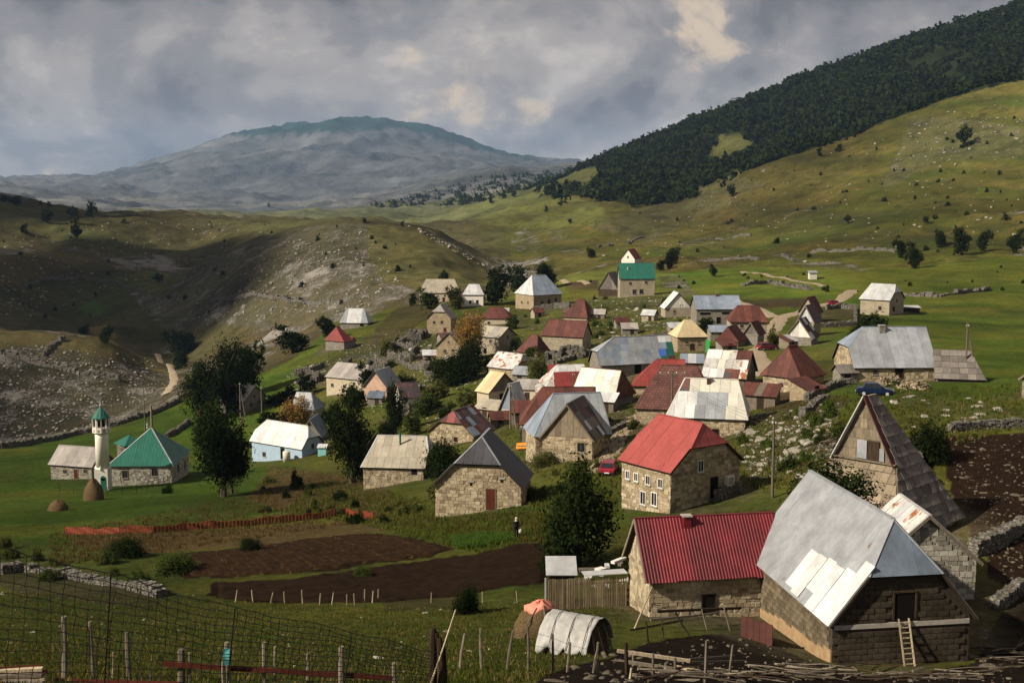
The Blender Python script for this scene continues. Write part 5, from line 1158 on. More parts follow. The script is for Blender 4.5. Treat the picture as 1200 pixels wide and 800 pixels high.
boulders([(340, 430), (400, 410), (400, 440), (350, 460)], 14, .6, 1.3, 'limestone boulder on the slope left of the two-storey house', 'boulders on the left slope', 8)
boulders([(0, 690), (300, 712), (600, 712), (560, 780), (0, 780)], 14, .12, .3, 'pale stone half sunk in the foreground pasture', 'stones in the pasture', 9)
for i, (px, py, s) in enumerate(((1136, 498, 1.0), (1149, 497, 1.25))): boulder(gp(px, py), s, 'large rounded grey boulder beside the wall of the earth plot', 'pair of grey boulders', 900+i)
def rock_stuff(name, P, S, seed, mat='limestone'):
    r = np.random.default_rng(seed); V = []; F = []; n = 0
    base = []
    for m in ROCKS1:
        v = np.zeros(len(m.vertices)*3); m.vertices.foreach_get('co', v); f = np.array([list(p.vertices) for p in m.polygons]); base.append((v.reshape(-1, 3), f))
    for p, s in zip(P, S):
        v, f = base[r.integers(len(base))]; a = r.uniform(0, 6.28); c, s_ = math.cos(a), math.sin(a); q = v.copy(); q[:, 0], q[:, 1] = v[:, 0]*c-v[:, 1]*s_, v[:, 0]*s_+v[:, 1]*c
        V.append(q*s*r.uniform(.7, 1.2, 3)+p+np.array((0, 0, s*.1))); F.append(f+n); n += len(v)
    return tag(link(name, big_mesh(name, np.concatenate(V), np.concatenate(F), mat)), kind='stuff')
rs = np.random.default_rng(77); PP = []; SS = []
for poly, n, a, c in (([(420, 470), (560, 400), (620, 380), (640, 440), (560, 500), (480, 520)], 420, .12, .5), ([(690, 350), (800, 345), (840, 420), (760, 420)], 300, .12, .5), ([(330, 440), (470, 385), (560, 395), (560, 450), (440, 475)], 500, .15, .5), ([(560, 385), (660, 355), (790, 345), (800, 390), (700, 405), (640, 430), (600, 480)], 500, .15, .45), ([(855, 490), (985, 470), (985, 520), (880, 570)], 300, .15, .45),
                      ([(600, 455), (760, 470), (900, 420), (900, 500), (720, 545), (560, 520)], 260, .1, .3),                       ([(0, 400), (180, 420), (200, 460), (100, 508), (0, 525)], 700, .3, 1.1), ([(180, 370), (300, 290), (430, 268), (470, 330), (430, 365), (250, 378)], 600, .4, 1.4), ([(0, 260), (330, 262), (200, 330), (0, 380)], 420, .6, 1.8),
                      ([(620, 300), (780, 245), (1000, 170), (1200, 110), (1200, 290), (900, 310)], 300, .4, 1.5), ([(1020, 170), (1110, 130), (1200, 140), (1200, 185), (1060, 200)], 90, .7, 2.2), ([(560, 310), (470, 262), (480, 262), (600, 325)], 70, .6, 1.6), ([(0, 690), (740, 705), (640, 790), (0, 790)], 130, .04, .12)):
    px, py = in_px(poly, n, len(PP)+3); q = gp_many(px, py); PP.append(q); SS.append(a+(c-a)*rs.random(n)**2.2)
PD = [gp_many(*in_px(q_, n_, 90+n_)) for q_, n_ in (([(1100, 510), (1200, 505), (1200, 700), (1150, 650)], 420), ([(680, 760), (880, 745), (990, 785), (1190, 780), (1190, 800), (650, 800)], 260))]; PD = np.concatenate(PD)
tag(rock_stuff('clods', PD, .05+.2*rs.random(len(PD))**2.4, 6, 'rock_dark'), 'clods and stones in the dark earth of the plot and yard', 'stones')
rock_stuff('scattered_stones', np.concatenate(PP), np.concatenate(SS), 5)
tag(bpy.data.objects['scattered_stones'], 'small pale stones strewn over the slopes and yards', 'stones')
# ---------------------------------------------------------------- dry stone walls
def stone_wall(pxs, h, label, th=.5, seed=1, group=None, st=.45, name='dry_stone_wall', ruin=0., mat='rubble', dmin=14.):
    P = [gp(*p, dmin) for p in pxs]; r = random.Random(seed); mb = MB(); c0 = P[0].copy()
    for a, c in zip(P, P[1:]):
        d = c-a; Ln = math.hypot(d.x, d.y); n = max(1, int(Ln/st)); ang = math.atan2(d.y, d.x); nx, ny = -math.sin(ang), math.cos(ang)
        for i in range(n):
            q = a.lerp(c, (i+.5)/n); zg = sz(q.x, q.y); hh = h*(1-ruin*float(vnoise(np.array([q.x/2.5]), np.array([q.y/2.5]), seed)[0])); z = -.3; 
            while z < hh:
                hs = st*r.uniform(.45, .8)
                for s in (-1, 1):
                    mb.box((q.x+nx*s*th*.25+r.uniform(-.05, .05)-c0.x, q.y+ny*s*th*.25+r.uniform(-.05, .05)-c0.y, zg+z+hs/2-c0.z), (st*r.uniform(.8, 1.15), th*r.uniform(.5, .68), hs*r.uniform(.85, 1.08)), M=Matrix.Rotation(ang+r.uniform(-.18, .18), 3, 'Z') @ Matrix.Rotation(r.uniform(-.12, .12), 3, 'X'))
                z += hs*.93
    mb.v = [(a+r.uniform(-.14, .14)*st*.6, b_+r.uniform(-.14, .14)*st*.6, c+r.uniform(-.16, .16)*st*.5) for a, b_, c in mb.v]
    o = mb.obj(name, mat); o.location = c0; return tag(o, label, 'stone wall', group)
stone_wall([(0, 526), (40, 520), (90, 510), (140, 498), (180, 486), (212, 470)], 1.0, 'long dry stone wall along the edge of the green lawn above the valley', .8, 1, st=.8, dmin=150)
stone_wall([(195, 513), (212, 503), (222, 495)], .8, 'short dry stone wall running up the lawn behind the mosque', .6, 2, st=.6)
stone_wall([(0, 672), (30, 668), (70, 672), (110, 682), (150, 688), (190, 699)], .75, 'low tumbledown grey stone wall across the foreground pasture', .8, 3, st=.32, ruin=.95)
stone_wall([(1112, 506), (1150, 502), (1200, 500)], .7, 'low stone wall along the top of the brown earth plot', .6, 4, st=.36)
stone_wall([(1085, 515), (1070, 535), (1078, 560), (1095, 590)], 1.0, 'rough stone bank beside the shingled hut', .9, 5, st=.45, ruin=.6)
stone_wall([(1140, 652), (1170, 640), (1200, 618)], 1.1, 'broken stone wall at the lower corner of the earth plot', .8, 6, st=.4, ruin=.4)
stone_wall([(1165, 715), (1200, 690)], .8, 'stone wall with old rails beside the path past the barn', .6, 61, st=.35, ruin=.3)
stone_wall([(968, 363), (985, 361), (1003, 363)], .9, 'stone retaining wall of the walled garden under the meadow house', .6, 7, st=.7)
stone_wall([(1003, 363), (1002, 382), (960, 384)], .8, 'side wall of the walled garden under the meadow house', .6, 8, st=.7)
stone_wall([(945, 470), (960, 462), (985, 452), (1000, 450)], .8, 'stone wall from the brown hut towards the tin-roofed house', .6, 9, st=.45, ruin=.4)
stone_wall([(940, 490), (952, 478), (968, 470)], .9, 'tumbled stone wall below the flaring brown hut', .7, 10, st=.45, ruin=.5)
stone_wall([(625, 364), (650, 361), (668, 360)], 1.3, 'pale retaining wall beside the blue hipped house', .6, 11, st=.8)
stone_wall([(600, 425), (650, 428), (690, 415)], 1.4, 'rubble wall of a ruined house below the long red house', .6, 12, st=.7, ruin=.6, name='ruined_wall')
stone_wall([(640, 428), (640, 420), (672, 418)], 1.8, 'inner ruined wall below the long red house', .6, 13, st=.7, ruin=.7, name='ruined_wall')
for i, (pp_, h) in enumerate(((((430, 428), (445, 426), (470, 424)), 1.8), (((470, 424), (480, 432), (505, 432)), 1.6), (((455, 412), (475, 405), (492, 402)), 2.0), (((478, 400), (488, 392), (500, 394)), 2.2), (((505, 412), (500, 420), (480, 424)), 1.8), (((345, 440), (365, 436), (380, 430)), 1.6), (((350, 452), (360, 444), (372, 440)), 1.4), (((388, 436), (400, 428), (412, 424)), 1.2))):
    stone_wall(pp_, h, 'broken stretch of a ruined stone house wall on the rubble slope', .7, 30+i, 'ruined walls on the rubble slope', .7, 'ruined_wall', .65)
for i, lp in enumerate((((455, 420), (482, 418), (488, 408), (463, 409), (455, 420)), ((430, 436), (452, 434), (455, 426), (434, 427), (430, 436)), ((498, 440), (520, 438), (520, 430), (502, 431), (498, 440)), ((350, 452), (372, 449), (374, 441), (354, 443), (350, 452)), ((478, 400), (494, 398), (496, 391), (482, 392), (478, 400)), ((655, 424), (684, 420), (682, 412), (660, 414), (655, 424)))):
    stone_wall(lp, 2.0, 'roofless ruin of a small stone house, its four walls broken down', .6, 130+i, 'roofless ruins', .7, 'ruined_house', .75)
stone_wall([(700, 520), (715, 508), (732, 500)], .7, 'stone kerb wall beside the yard of the cross-gabled house', .5, 40, st=.4, ruin=.4)
stone_wall([(745, 488), (765, 484), (785, 496)], .9, 'low stone terrace wall under the brown-tiled house', .6, 41, st=.45, ruin=.3)
stone_wall([(840, 588), (855, 580), (868, 576)], .8, 'stone step wall by the doorway of the salmon-red house', .6, 42, st=.35)
for i, pp_ in enumerate((((30, 336), (65, 328), (100, 326), (140, 332), (170, 343)), ((0, 413), (50, 428), (95, 438), (140, 446)), ((50, 418), (62, 406), (75, 398)), ((240, 352), (320, 350), (400, 356)))):
    stone_wall(pp_, 1.2, 'long thin field wall crossing the stony slope beyond the valley', 1.6, 70+i, 'field walls beyond the valley', 1.7, dmin=330, ruin=.5)
for i, pp_ in enumerate((((830, 305), (880, 303), (930, 306)), ((950, 296), (1010, 292), (1050, 296)), ((800, 286), (840, 280), (880, 276)), ((700, 290), (740, 284), (770, 278)), ((870, 335), (900, 332), (950, 340)), ((1040, 345), (1100, 348), (1160, 340)))):
    stone_wall(pp_, .9, 'low ragged terrace wall along the foot of the grassy hill', 1.2, 80+i, 'terrace walls on the grassy hill', 1.3, dmin=330, ruin=.8)
# ---------------------------------------------------------------- trees and bushes
def leaf_cloud(seed, nc, nl, leaf, shape):
    """leaves on clumps, clumps on a handful of uneven lobes"""
    r = np.random.default_rng(seed); n = nc*nl
    nlobe = {'cone': 1, 'bush': 6}.get(shape, 9)
    lc = r.normal(size=(nlobe, 3)); lc /= np.linalg.norm(lc, axis=1)[:, None]; lc *= r.uniform(.25, .72, (nlobe, 1)); lr = r.uniform(.28, .52, nlobe); lc[0] = 0; lr[0] = .55
    w = lr**2/np.sum(lr**2); li = r.choice(nlobe, nc, p=w)
    d = r.normal(size=(nc, 3)); d /= np.linalg.norm(d, axis=1)[:, None]; rad = r.random(nc)**.28
    c = lc[li]+d*(rad*lr[li])[:, None]; sg = .11
    if shape == 'round': c[:, 2] = c[:, 2]*.95+1
    elif shape == 'tall': c[:, 0:2] *= .8; c[:, 2] = c[:, 2]*1.05+1
    elif shape == 'cone': h = r.random(nc)**1.4; a = r.uniform(0, 6.28, nc); q = (1-h)*.95*np.sqrt(r.random(nc)); c = np.stack([q*np.cos(a), q*np.sin(a), h*2], 1)
    else: c[:, 2] = np.abs(c[:, 2])*.95; c[:, :2] *= 1.1
    lump = r.uniform(.6, 1.5, nc)
    P = np.repeat(c, nl, 0)+r.normal(size=(n, 3))*np.repeat(sg*lump, nl)[:, None]*np.array((1, 1, .7))
    if shape == 'bush': P[:, 2] = np.abs(P[:, 2])
    P0 = P.copy(); rr = np.quantile(np.hypot(P[:, 0]-P[:, 0].mean(), P[:, 1]-P[:, 1].mean()), .95); zl, zh = np.quantile(P[:, 2], (.02, .98)); top = 1.25 if shape == 'bush' else 2.05
    k_ = np.array((1/rr, 1/rr, top/(zh-zl))); o_ = np.array((P[:, 0].mean(), P[:, 1].mean(), zl)); P = (P-o_)*k_; c = (c-o_)*k_
    nrm = (P-np.repeat(c, nl, 0))/.12+r.normal(size=(n, 3))*.9+np.array((0, 0, .5)); nrm /= np.linalg.norm(nrm, axis=1)[:, None]
    t = np.cross(nrm, r.normal(size=(n, 3))); t /= np.linalg.norm(t, axis=1)[:, None]+1e-6; bt = np.cross(nrm, t); L = leaf*r.uniform(.6, 1.4, (n, 1))
    V = np.stack([P-t*L, P-bt*L*.55, P+t*L, P+bt*L*.55], 1).reshape(-1, 3); F = np.arange(n*4).reshape(n, 4); return V, F
def crown_mesh(seed, nc, nl, leaf, shape, mat, name='crown'): V, F = leaf_cloud(seed, nc, nl, leaf, shape); return big_mesh(name, V, F, mat)
CR = {}
for s, nc, nl, lf in (('near', 260, 30, .050), ('mid', 100, 26, .095), ('far', 34, 14, .16)):
    for sh in ('round', 'tall', 'cone', 'bush'):
        for i in range(4):
            if s == 'near' and sh == 'cone': continue
            for mt in ('leaf_dark', 'leaf_mid', 'leaf_olive', 'leaf_gold', 'leaf_lush2'): CR[s, sh, i, mt] = (hash((s, sh, i)) & 255, nc, nl, lf, sh, mt)
_sd = {'near': 1, 'mid': 2, 'far': 3, 'round': 10, 'tall': 20, 'cone': 30, 'bush': 40}
def crown_of(s, sh, i, mt):
    k = (s, sh, i, mt)
    if isinstance(CR[k], tuple): _, nc, nl, lf, sh_, m = CR[k]; CR[k] = crown_mesh(_sd[s]+_sd[sh]+i*7, nc, nl, lf, sh_, m)
    return CR[k]
def trunk_mesh(seed, limbs=6):
    r = random.Random(seed); mb = MB(); top = Vector((r.uniform(-.15, .15), r.uniform(-.15, .15), 1.25))
    mb.tube([(0, 0, -.15), (.01, 0, .15), Vector((.03, .02, .55)), top*.75, top], [.075, .055, .045, .034, .016], 7)
    for i in range(limbs):
        a = i*2.4+r.random(); z = r.uniform(.45, .95); b0 = Vector((.03, .02, z)); e = Vector((math.cos(a)*r.uniform(.35, .6), math.sin(a)*r.uniform(.35, .6), z+r.uniform(.25, .6)))
        mb.tube([b0, b0.lerp(e, .5)+Vector((0, 0, -.05)), e], [.028, .02, .007], 5)
    m = mb.mesh('trunk'); m.materials.append(MAT['bark']); return m
TRUNKS = [trunk_mesh(i) for i in range(3)]
NT = [0]
def tree(px, py, hpx, wpx, label, mt='leaf_dark', sh='round', lod='mid', group=None, name='tree', bare=.22, dmin=14., p=None):
    """base pixel, height and width in pixels -> metres by the distance of its foot"""
    p = p or gp(px, py, dmin); D = (p.y*CP-p.z*SP); H = hpx*D/1500; Wd = wpx*D/1500; NT[0] += 1; i = NT[0]
    t = thing(name, label, 'tree', p, (i*2.39) % 6.28, group)
    tk = link('trunk', TRUNKS[i % 3], None, t); b = H*bare; tk.scale = (H*.62, H*.62, H*.62)
    c = link('crown', crown_of(lod, sh, i % 4, mt), None, t); c.location = (0, 0, b); zf = (H-b)/2.12; c.scale = (Wd/2, Wd/2, zf)
    return t
def bush(px, py, hpx, wpx, label, mt='leaf_dark', lod='mid', group=None, dmin=14., p=None, name='bush'):
    p = p or gp(px, py, dmin); D = (p.y*CP-p.z*SP); NT[0] += 1; i = NT[0]
    t = thing(name, label, 'bush', p, (i*2.39) % 6.28, group); H = hpx*D/1500; Wd = wpx*D/1500
    c = link('foliage', crown_of(lod, 'bush', i % 4, mt), None, t); c.location = (0, 0, -.05*H); c.scale = (Wd/2, Wd/2, H/1.25)
    mb = MB(); mb.tube([(0, 0, -.15*H), (.05*Wd, 0, H*.3), (.1*Wd, .03*Wd, H*.65)], [Wd*.03, Wd*.02, Wd*.008], 5); mb.obj('stem', 'bark', t)
    return t
tree(676, 668, 122, 92, 'large dark leafy tree between the slat fence and the salmon-red house', 'leaf_dark', 'round', 'near', bare=.13)
bush(655, 668, 48, 46, 'dark undergrowth spreading at the foot of the large leafy tree', 'leaf_dark', 'near')
tree(262, 582, 104, 72, 'tall open dark tree with two thin stems right of the mosque', 'leaf_dark', 'round', 'near', bare=.2)
tree(272, 578, 58, 40, 'thin younger tree growing beside the tall one right of the mosque', 'leaf_dark', 'round', 'near', bare=.25)
tree(413, 566, 106, 58, 'dark tree between the white-roofed and the beige-roofed house', 'leaf_dark', 'tall', 'near', bare=.1)
tree(236, 492, 66, 50, 'left one of the dark trees round the grey stone house', 'leaf_dark', 'round', 'near', bare=.15)
tree(268, 486, 84, 50, 'tallest of the dark trees round the grey stone house', 'leaf_dark', 'tall', 'near', bare=.12)
tree(292, 462, 58, 36, 'dark tree rising behind the grey stone house', 'leaf_dark', 'round', 'mid', bare=.12)
tree(246, 528, 56, 46, 'dark tree in the hollow behind the mosque lawn', 'leaf_dark', 'round', 'near', bare=.1)
tree(384, 398, 26, 24, 'round dark tree beside the red peaked hut', 'leaf_dark', 'round', 'mid', bare=.1)
tree(343, 414, 32, 36, 'dark spreading tree on the rim of the valley', 'leaf_dark', 'round', 'mid', bare=.1)
tree(215, 414, 26, 42, 'broad dark tree down in the valley beside the field track', 'leaf_dark', 'round', 'mid', bare=.05, dmin=330)
tree(212, 432, 22, 20, 'smaller dark tree by the valley track', 'leaf_dark', 'round', 'mid', bare=.05, dmin=330)
tree(124, 403, 20, 16, 'lone dark tree on the dark knoll across the valley', 'leaf_dark', 'round', 'mid', bare=.05, dmin=330)
tree(98, 392, 12, 12, 'small dark tree beside the little green field', 'leaf_dark', 'round', 'mid', bare=.05, dmin=330)
tree(582, 356, 42, 36, 'tall dark tree behind the white hipped house', 'leaf_dark', 'round', 'mid', bare=.08)
tree(608, 345, 32, 28, 'dark tree behind the blue hipped house, left side', 'leaf_dark', 'round', 'mid', bare=.08)
tree(640, 340, 30, 26, 'dark tree behind the blue hipped house, right side', 'leaf_dark', 'round', 'mid', bare=.08)
tree(502, 362, 24, 24, 'green tree in front of the long beige-roofed house', 'leaf_mid', 'round', 'mid', bare=.08)
tree(533, 362, 26, 24, 'olive tree at the corner of the long beige-roofed house', 'leaf_olive', 'round', 'mid', bare=.08)
tree(484, 358, 14, 10, 'small dark tree left of the long beige-roofed house', 'leaf_dark', 'round', 'mid', bare=.08)
tree(519, 345, 26, 16, 'dark tree standing behind the long beige roof', 'leaf_dark', 'round', 'mid', bare=.08)
tree(551, 424, 56, 34, 'half-bare golden brown tree beside the stone gable', 'leaf_gold', 'tall', 'near', bare=.2)
tree(549, 446, 48, 40, 'dark green tree below the golden tree', 'leaf_dark', 'round', 'near', bare=.05)
tree(528, 452, 34, 46, 'dark bushy tree on the slope below the stone gable', 'leaf_dark', 'round', 'near', bare=.05)
tree(463, 508, 56, 26, 'narrow dark tree left of the beige-roofed house', 'leaf_dark', 'tall', 'near', bare=.05)
tree(432, 462, 36, 24, 'dark tree in front of the two-storey pale house', 'leaf_dark', 'round', 'mid', bare=.15)
bush(345, 499, 32, 36, 'golden yellow bush behind the white-roofed blue house', 'leaf_gold', 'near')
bush(362, 478, 20, 20, 'olive bush under the blue-grey tin roof', 'leaf_olive', 'mid')
tree(990, 604, 122, 96, 'leafy dark green tree crowding the ridge of the block barn', 'leaf_dark', 'round', 'near', bare=.25, p=Vector((20.9, 82.5, sz(20.9, 82.5))))
bush(1088, 540, 44, 52, 'dark bush in the shadow beside the shingled hut', 'leaf_dark', 'near')
bush(1005, 432, 44, 42, 'dark green bush at the left end of the tin-roofed house', 'leaf_dark', 'near', dmin=150)
bush(1022, 388, 20, 40, 'dark hedge behind the tin-roofed house', 'leaf_dark', 'mid')
tree(828, 392, 20, 22, 'dark tree beside the pyramid-roofed house', 'leaf_dark', 'round', 'mid', bare=.05)
bush(520, 556, 40, 48, 'dense dark bush at the corner of the charcoal-roofed house', 'leaf_dark', 'near')
bush(630, 446, 30, 28, 'round olive bush beside the rusty white house', 'leaf_olive', 'near')
bush(640, 545, 16, 34, 'low olive bush by the cross-gabled house', 'leaf_olive', 'near'); bush(662, 536, 12, 24, 'small bush under the wall of the cross-gabled house', 'leaf_olive', 'mid')
bush(148, 652, 22, 46, 'dark bramble bush beside the red net fence', 'leaf_dark', 'near'); bush(205, 670, 22, 52, 'dark green shrub on the bank below the red net fence', 'leaf_mid', 'near'); bush(292, 646, 16, 26, 'dark bush at the edge of the furrowed field', 'leaf_dark', 'near')
bush(425, 676, 12, 22, 'bright green clump between the two ploughed fields', 'leaf_lush' if False else 'leaf_mid', 'near'); bush(347, 570, 18, 14, 'small dark shrub on the heath slope', 'leaf_dark', 'mid'); bush(196, 578, 10, 12, 'small shrub on the lawn in front of the mosque', 'leaf_dark', 'mid')
bush(548, 718, 30, 34, 'dark brown thorn bush by the pasture fence', 'leaf_dark', 'near'); bush(168, 690, 16, 26, 'dark shrub on the tumbledown wall', 'leaf_dark', 'near')
bush(510, 468, 20, 34, 'olive bush on the rubble slope', 'leaf_olive', 'mid'); bush(475, 452, 14, 26, 'green bush among the ruins', 'leaf_mid', 'mid'); bush(455, 415, 16, 22, 'olive bush by the ruined walls', 'leaf_olive', 'mid'); bush(600, 385, 14, 18, 'green bush beside the red-brown hipped house', 'leaf_mid', 'mid')
bush(1012, 405, 24, 26, 'dark bush in the shade at the garden edge', 'leaf_dark', 'mid'); bush(905, 405, 20, 14, 'pale thorn bush by the village track', 'leaf_olive', 'mid'); bush(605, 410, 16, 18, 'green bush at the corner of the two-storey stone house', 'leaf_mid', 'mid')
bush(320, 505, 22, 40, 'dark hedge bush behind the white roof', 'leaf_dark', 'mid'); bush(335, 470, 16, 40, 'dark shrubs below the valley rim', 'leaf_dark', 'mid'); bush(505, 480, 14, 30, 'green shrubs left of the rusty patchwork house', 'leaf_mid', 'mid'); bush(440, 530, 22, 24, 'dark shrub below the narrow dark tree', 'leaf_dark', 'mid')
for (x, y, h, w, m_, lb) in ((452, 524, 30, 24, 'leaf_dark', 'dark young tree above the beige-roofed house'), (484, 510, 26, 24, 'leaf_mid', 'green tree left of the rusty patchwork house'), (390, 506, 34, 26, 'leaf_dark', 'dark tree behind the slate grey house'), (497, 488, 26, 26, 'leaf_mid', 'green tree on the slope above the rusty patchwork house'), (516, 446, 26, 22, 'leaf_mid', 'green tree left of the dark bushy tree'), (545, 478, 22, 24, 'leaf_olive', 'olive tree behind the rusty patchwork house'), (417, 478, 26, 20, 'leaf_dark', 'dark tree under the two-storey pale house'), (360, 462, 22, 22, 'leaf_dark', 'dark tree beside the blue-grey tin roof'), (622, 424, 18, 18, 'leaf_mid', 'small green tree at the corner of the rusty white house'), (572, 436, 20, 18, 'leaf_mid', 'small green tree behind the yellow roof'), (715, 408, 14, 16, 'leaf_olive', 'olive shrub tree left of the long tin house'), (838, 376, 14, 14, 'leaf_dark', 'dark small tree between the long grey and pyramid roofs')):
    tree(x, y, h, w, lb, m_, 'round', 'mid', bare=.1)
GH = 'trees dotted over the far meadow'; LH = 'dark round tree standing in the meadow at the foot of the grassy hill'
for (x, y, h, w) in ((1055, 302, 20, 16), (1071, 315, 30, 20), (1102, 290, 20, 13), (1125, 299, 32, 20), (1152, 295, 24, 18), (1190, 297, 28, 20), (788, 310, 20, 17), (774, 317, 12, 12), (784, 316, 11, 11), (836, 324, 14, 9), (693, 302, 11, 11)): tree(x, y, h, w, LH, 'leaf_dark', 'round', 'mid', GH, bare=.1)
for (x, y, h, w) in ((1129, 172, 24, 20), (857, 231, 15, 11), (745, 240, 16, 10), (738, 226, 14, 10), (820, 195, 14, 10), (826, 180, 12, 9), (960, 183, 10, 9), (983, 178, 9, 8), (993, 262, 10, 9), (1085, 262, 9, 9), (1178, 258, 8, 10), (650, 219, 12, 10), (590, 233, 7, 9), (602, 231, 7, 8), (575, 238, 7, 8), (630, 226, 8, 9), (740, 243, 12, 8), (668, 262, 6, 6), (640, 248, 7, 6), (1100, 285, 9, 9)):
    tree(x, y, h, w, 'small dark tree on the open upper hillside', 'leaf_dark', 'round', 'far', 'small trees on the upper hillside', bare=.06)
for (x, y, h, w) in ((90, 281, 18, 14), (55, 261, 15, 16), (28, 273, 10, 15), (105, 254, 12, 9), (85, 256, 14, 14), (18, 239, 9, 20), (5, 236, 8, 14), (58, 243, 7, 6), (48, 241, 6, 5), (427, 262, 7, 6), (472, 265, 6, 7), (145, 262, 6, 6), (185, 330, 9, 14), (315, 243, 5, 4), (88, 262, 16, 12), (108, 250, 14, 12)):
    tree(x, y, h, w, 'dark tree on the brown slope beyond the valley', 'leaf_dark', 'round', 'far', 'trees on the slope beyond the valley', bare=.05, dmin=330)
# bushes dotted over the hills
def hill_bushes(poly, n, s0, s1, label, group, seed, mt='leaf_dark', dmin=300):
    px, py = in_px(poly, n, seed); P = gp_many(px, py, dmin); r = random.Random(seed)
    for a in P:
        s = r.uniform(s0, s1); w = r.uniform(.8, 1.5); D = a[1]; bush(0, 0, s*1500/D, s*w*1500/D, label, mt, 'far', group, p=Vector(a))
hill_bushes([(600, 300), (700, 250), (800, 235), (1000, 175), (1200, 120), (1200, 290), (900, 310)], 62, .9, 3.0, 'small dark bush dotted on the grassy hill', 'bushes on the grassy hill', 41)
hill_bushes([(0, 250), (200, 258), (460, 268), (560, 300), (430, 330), (200, 380), (0, 375)], 46, .9, 2.8, 'small dark bush on the stony slope beyond the valley', 'bushes beyond the valley', 42, dmin=420)
hill_bushes([(640, 330), (800, 322), (1000, 322), (1200, 305), (1200, 340), (900, 345)], 24, .5, 1.3, 'low bush along the terraces of the meadow', 'bushes in the meadow', 43)
px, py = in_px([(500, 225), (560, 208), (660, 200), (680, 215), (560, 240), (420, 245)], 220, 44); P = gp_many(px, py, 2300); rr_ = np.random.default_rng(4); v0, f0 = leaf_cloud(6, 14, 4, .3, 'bush'); VV = []; FF = []
for i, p in enumerate(P): VV.append(v0*rr_.uniform(4, 9)*rr_.uniform(.7, 1.3, 3)+p); FF.append(f0+i*len(v0))
tag(link('ridge_scrub', big_mesh('ridge_scrub', np.concatenate(VV), np.concatenate(FF), 'leaf_dark')), 'dark scrub dotted over the grey ridge below the far mountain', 'scrub', kind='stuff')
def village_bushes(poly, n, s0, s1, label, group, seed, mts):
    px, py = in_px(poly, n*3, seed); P = gp_many(px, py); r = random.Random(seed); k = 0
    for a in P:
        if k >= n: break
        if not clear(a[0], a[1], .2): continue
        s = r.uniform(s0, s1); w = r.uniform(1.0, 1.8); D = a[1]; bush(0, 0, s*1500/D, s*w*1500/D, label, r.choice(mts), 'mid', group, p=Vector(a)); k += 1
village_bushes([(400, 480), (470, 400), (560, 400), (565, 470), (500, 500), (420, 520)], 26, .7, 2.0, 'wild shrub on the rubble slope between the stone houses', 'shrubs on the rubble slope', 51, ('leaf_dark', 'leaf_mid', 'leaf_olive'))
village_bushes([(600, 370), (640, 345), (790, 345), (800, 385), (700, 400), (640, 420)], 26, .6, 1.7, 'weedy bush on the stony slope below the green-roofed house', 'weedy bushes below the green roof', 52, ('leaf_mid', 'leaf_olive', 'leaf_lush2'))
village_bushes([(860, 500), (985, 475), (985, 520), (890, 575)], 18, .5, 1.2, 'low green bush between the boulders on the bank', 'bushes on the boulder bank', 53, ('leaf_mid', 'leaf_olive', 'leaf_lush2'))
village_bushes([(560, 520), (720, 480), (760, 500), (690, 560), (620, 590), (500, 590)], 20, .5, 1.3, 'low bush beside the lane through the village', 'bushes by the lane', 54, ('leaf_mid', 'leaf_olive'))
village_bushes([(300, 560), (430, 575), (500, 600), (450, 615), (300, 606)], 24, .4, 1.1, 'brownish heath bush on the slope above the red net', 'heath bushes above the net', 55, ('leaf_olive', 'leaf_mid', 'leaf_dark'))
village_bushes([(0, 640), (200, 655), (220, 690), (100, 690), (0, 665)], 14, .4, 1.0, 'rough bush on the bank by the tumbledown wall', 'bushes on the wall bank', 56, ('leaf_olive', 'leaf_mid'))
# ---------------------------------------------------------------- wooded mountain side
r = np.random.default_rng(9); n = 95000
qv = r.uniform(.01, .62, n); dv = np.sqrt(r.uniform(1080**2, 2250**2, n)); X = qv*dv; Y = dv; Z = surf(X, Y); px, py = project(np.stack([X, Y, Z], 1))
m = inpoly(px+r.normal(0, 4, n)+fbm(X/45., Y/45., 120, 4)*34, py+r.normal(0, 3, n)+np.where(py > 0, fbm(X/45., Y/45., 121, 4)*26, 0), FOREST) & (fbm(X/60, Y/60, 5, 3) > -.36)
for c_ in CLEAR: m &= ~inpoly(px+fbm(X/25, Y/25, 8, 3)*22, py+fbm(X/25, Y/25, 9, 3)*14, c_)
X, Y, Z = X[m][:22000], Y[m][:22000], Z[m][:22000]; k = len(X); nl = 18
H = r.uniform(4.5, 9, k)+6*r.random(k)**4; Wd = H*r.uniform(.28, .55, k)
V0 = []
d = r.normal(size=(k, nl, 3)); d /= np.linalg.norm(d, axis=2)[..., None]; d *= (r.random((k, nl, 1))**.35)
P = np.stack([X, Y, Z], 1)[:, None, :]+d*np.stack([Wd, Wd, H*.5], 1)[:, None, :]; P[..., 2] += (H*.52)[:, None]
nn = d+r.normal(size=d.shape)*.5; nn /= np.linalg.norm(nn, axis=2)[..., None]; t = np.cross(nn, r.normal(size=d.shape)); t /= np.linalg.norm(t, axis=2)[..., None]; bt = np.cross(nn, t); L = (H*.20)[:, None, None]*r.uniform(.7, 1.3, (k, nl, 1))
V = np.stack([P-t*L, P-bt*L*.8, P+t*L, P+bt*L*.8], 2).reshape(-1, 3)
tag(link('wooded_mountainside', big_mesh('wooded_mountainside', V, np.arange(len(V)).reshape(-1, 4), 'leaf_forest')), 'dense dark forest covering the mountainside', 'forest', kind='stuff')
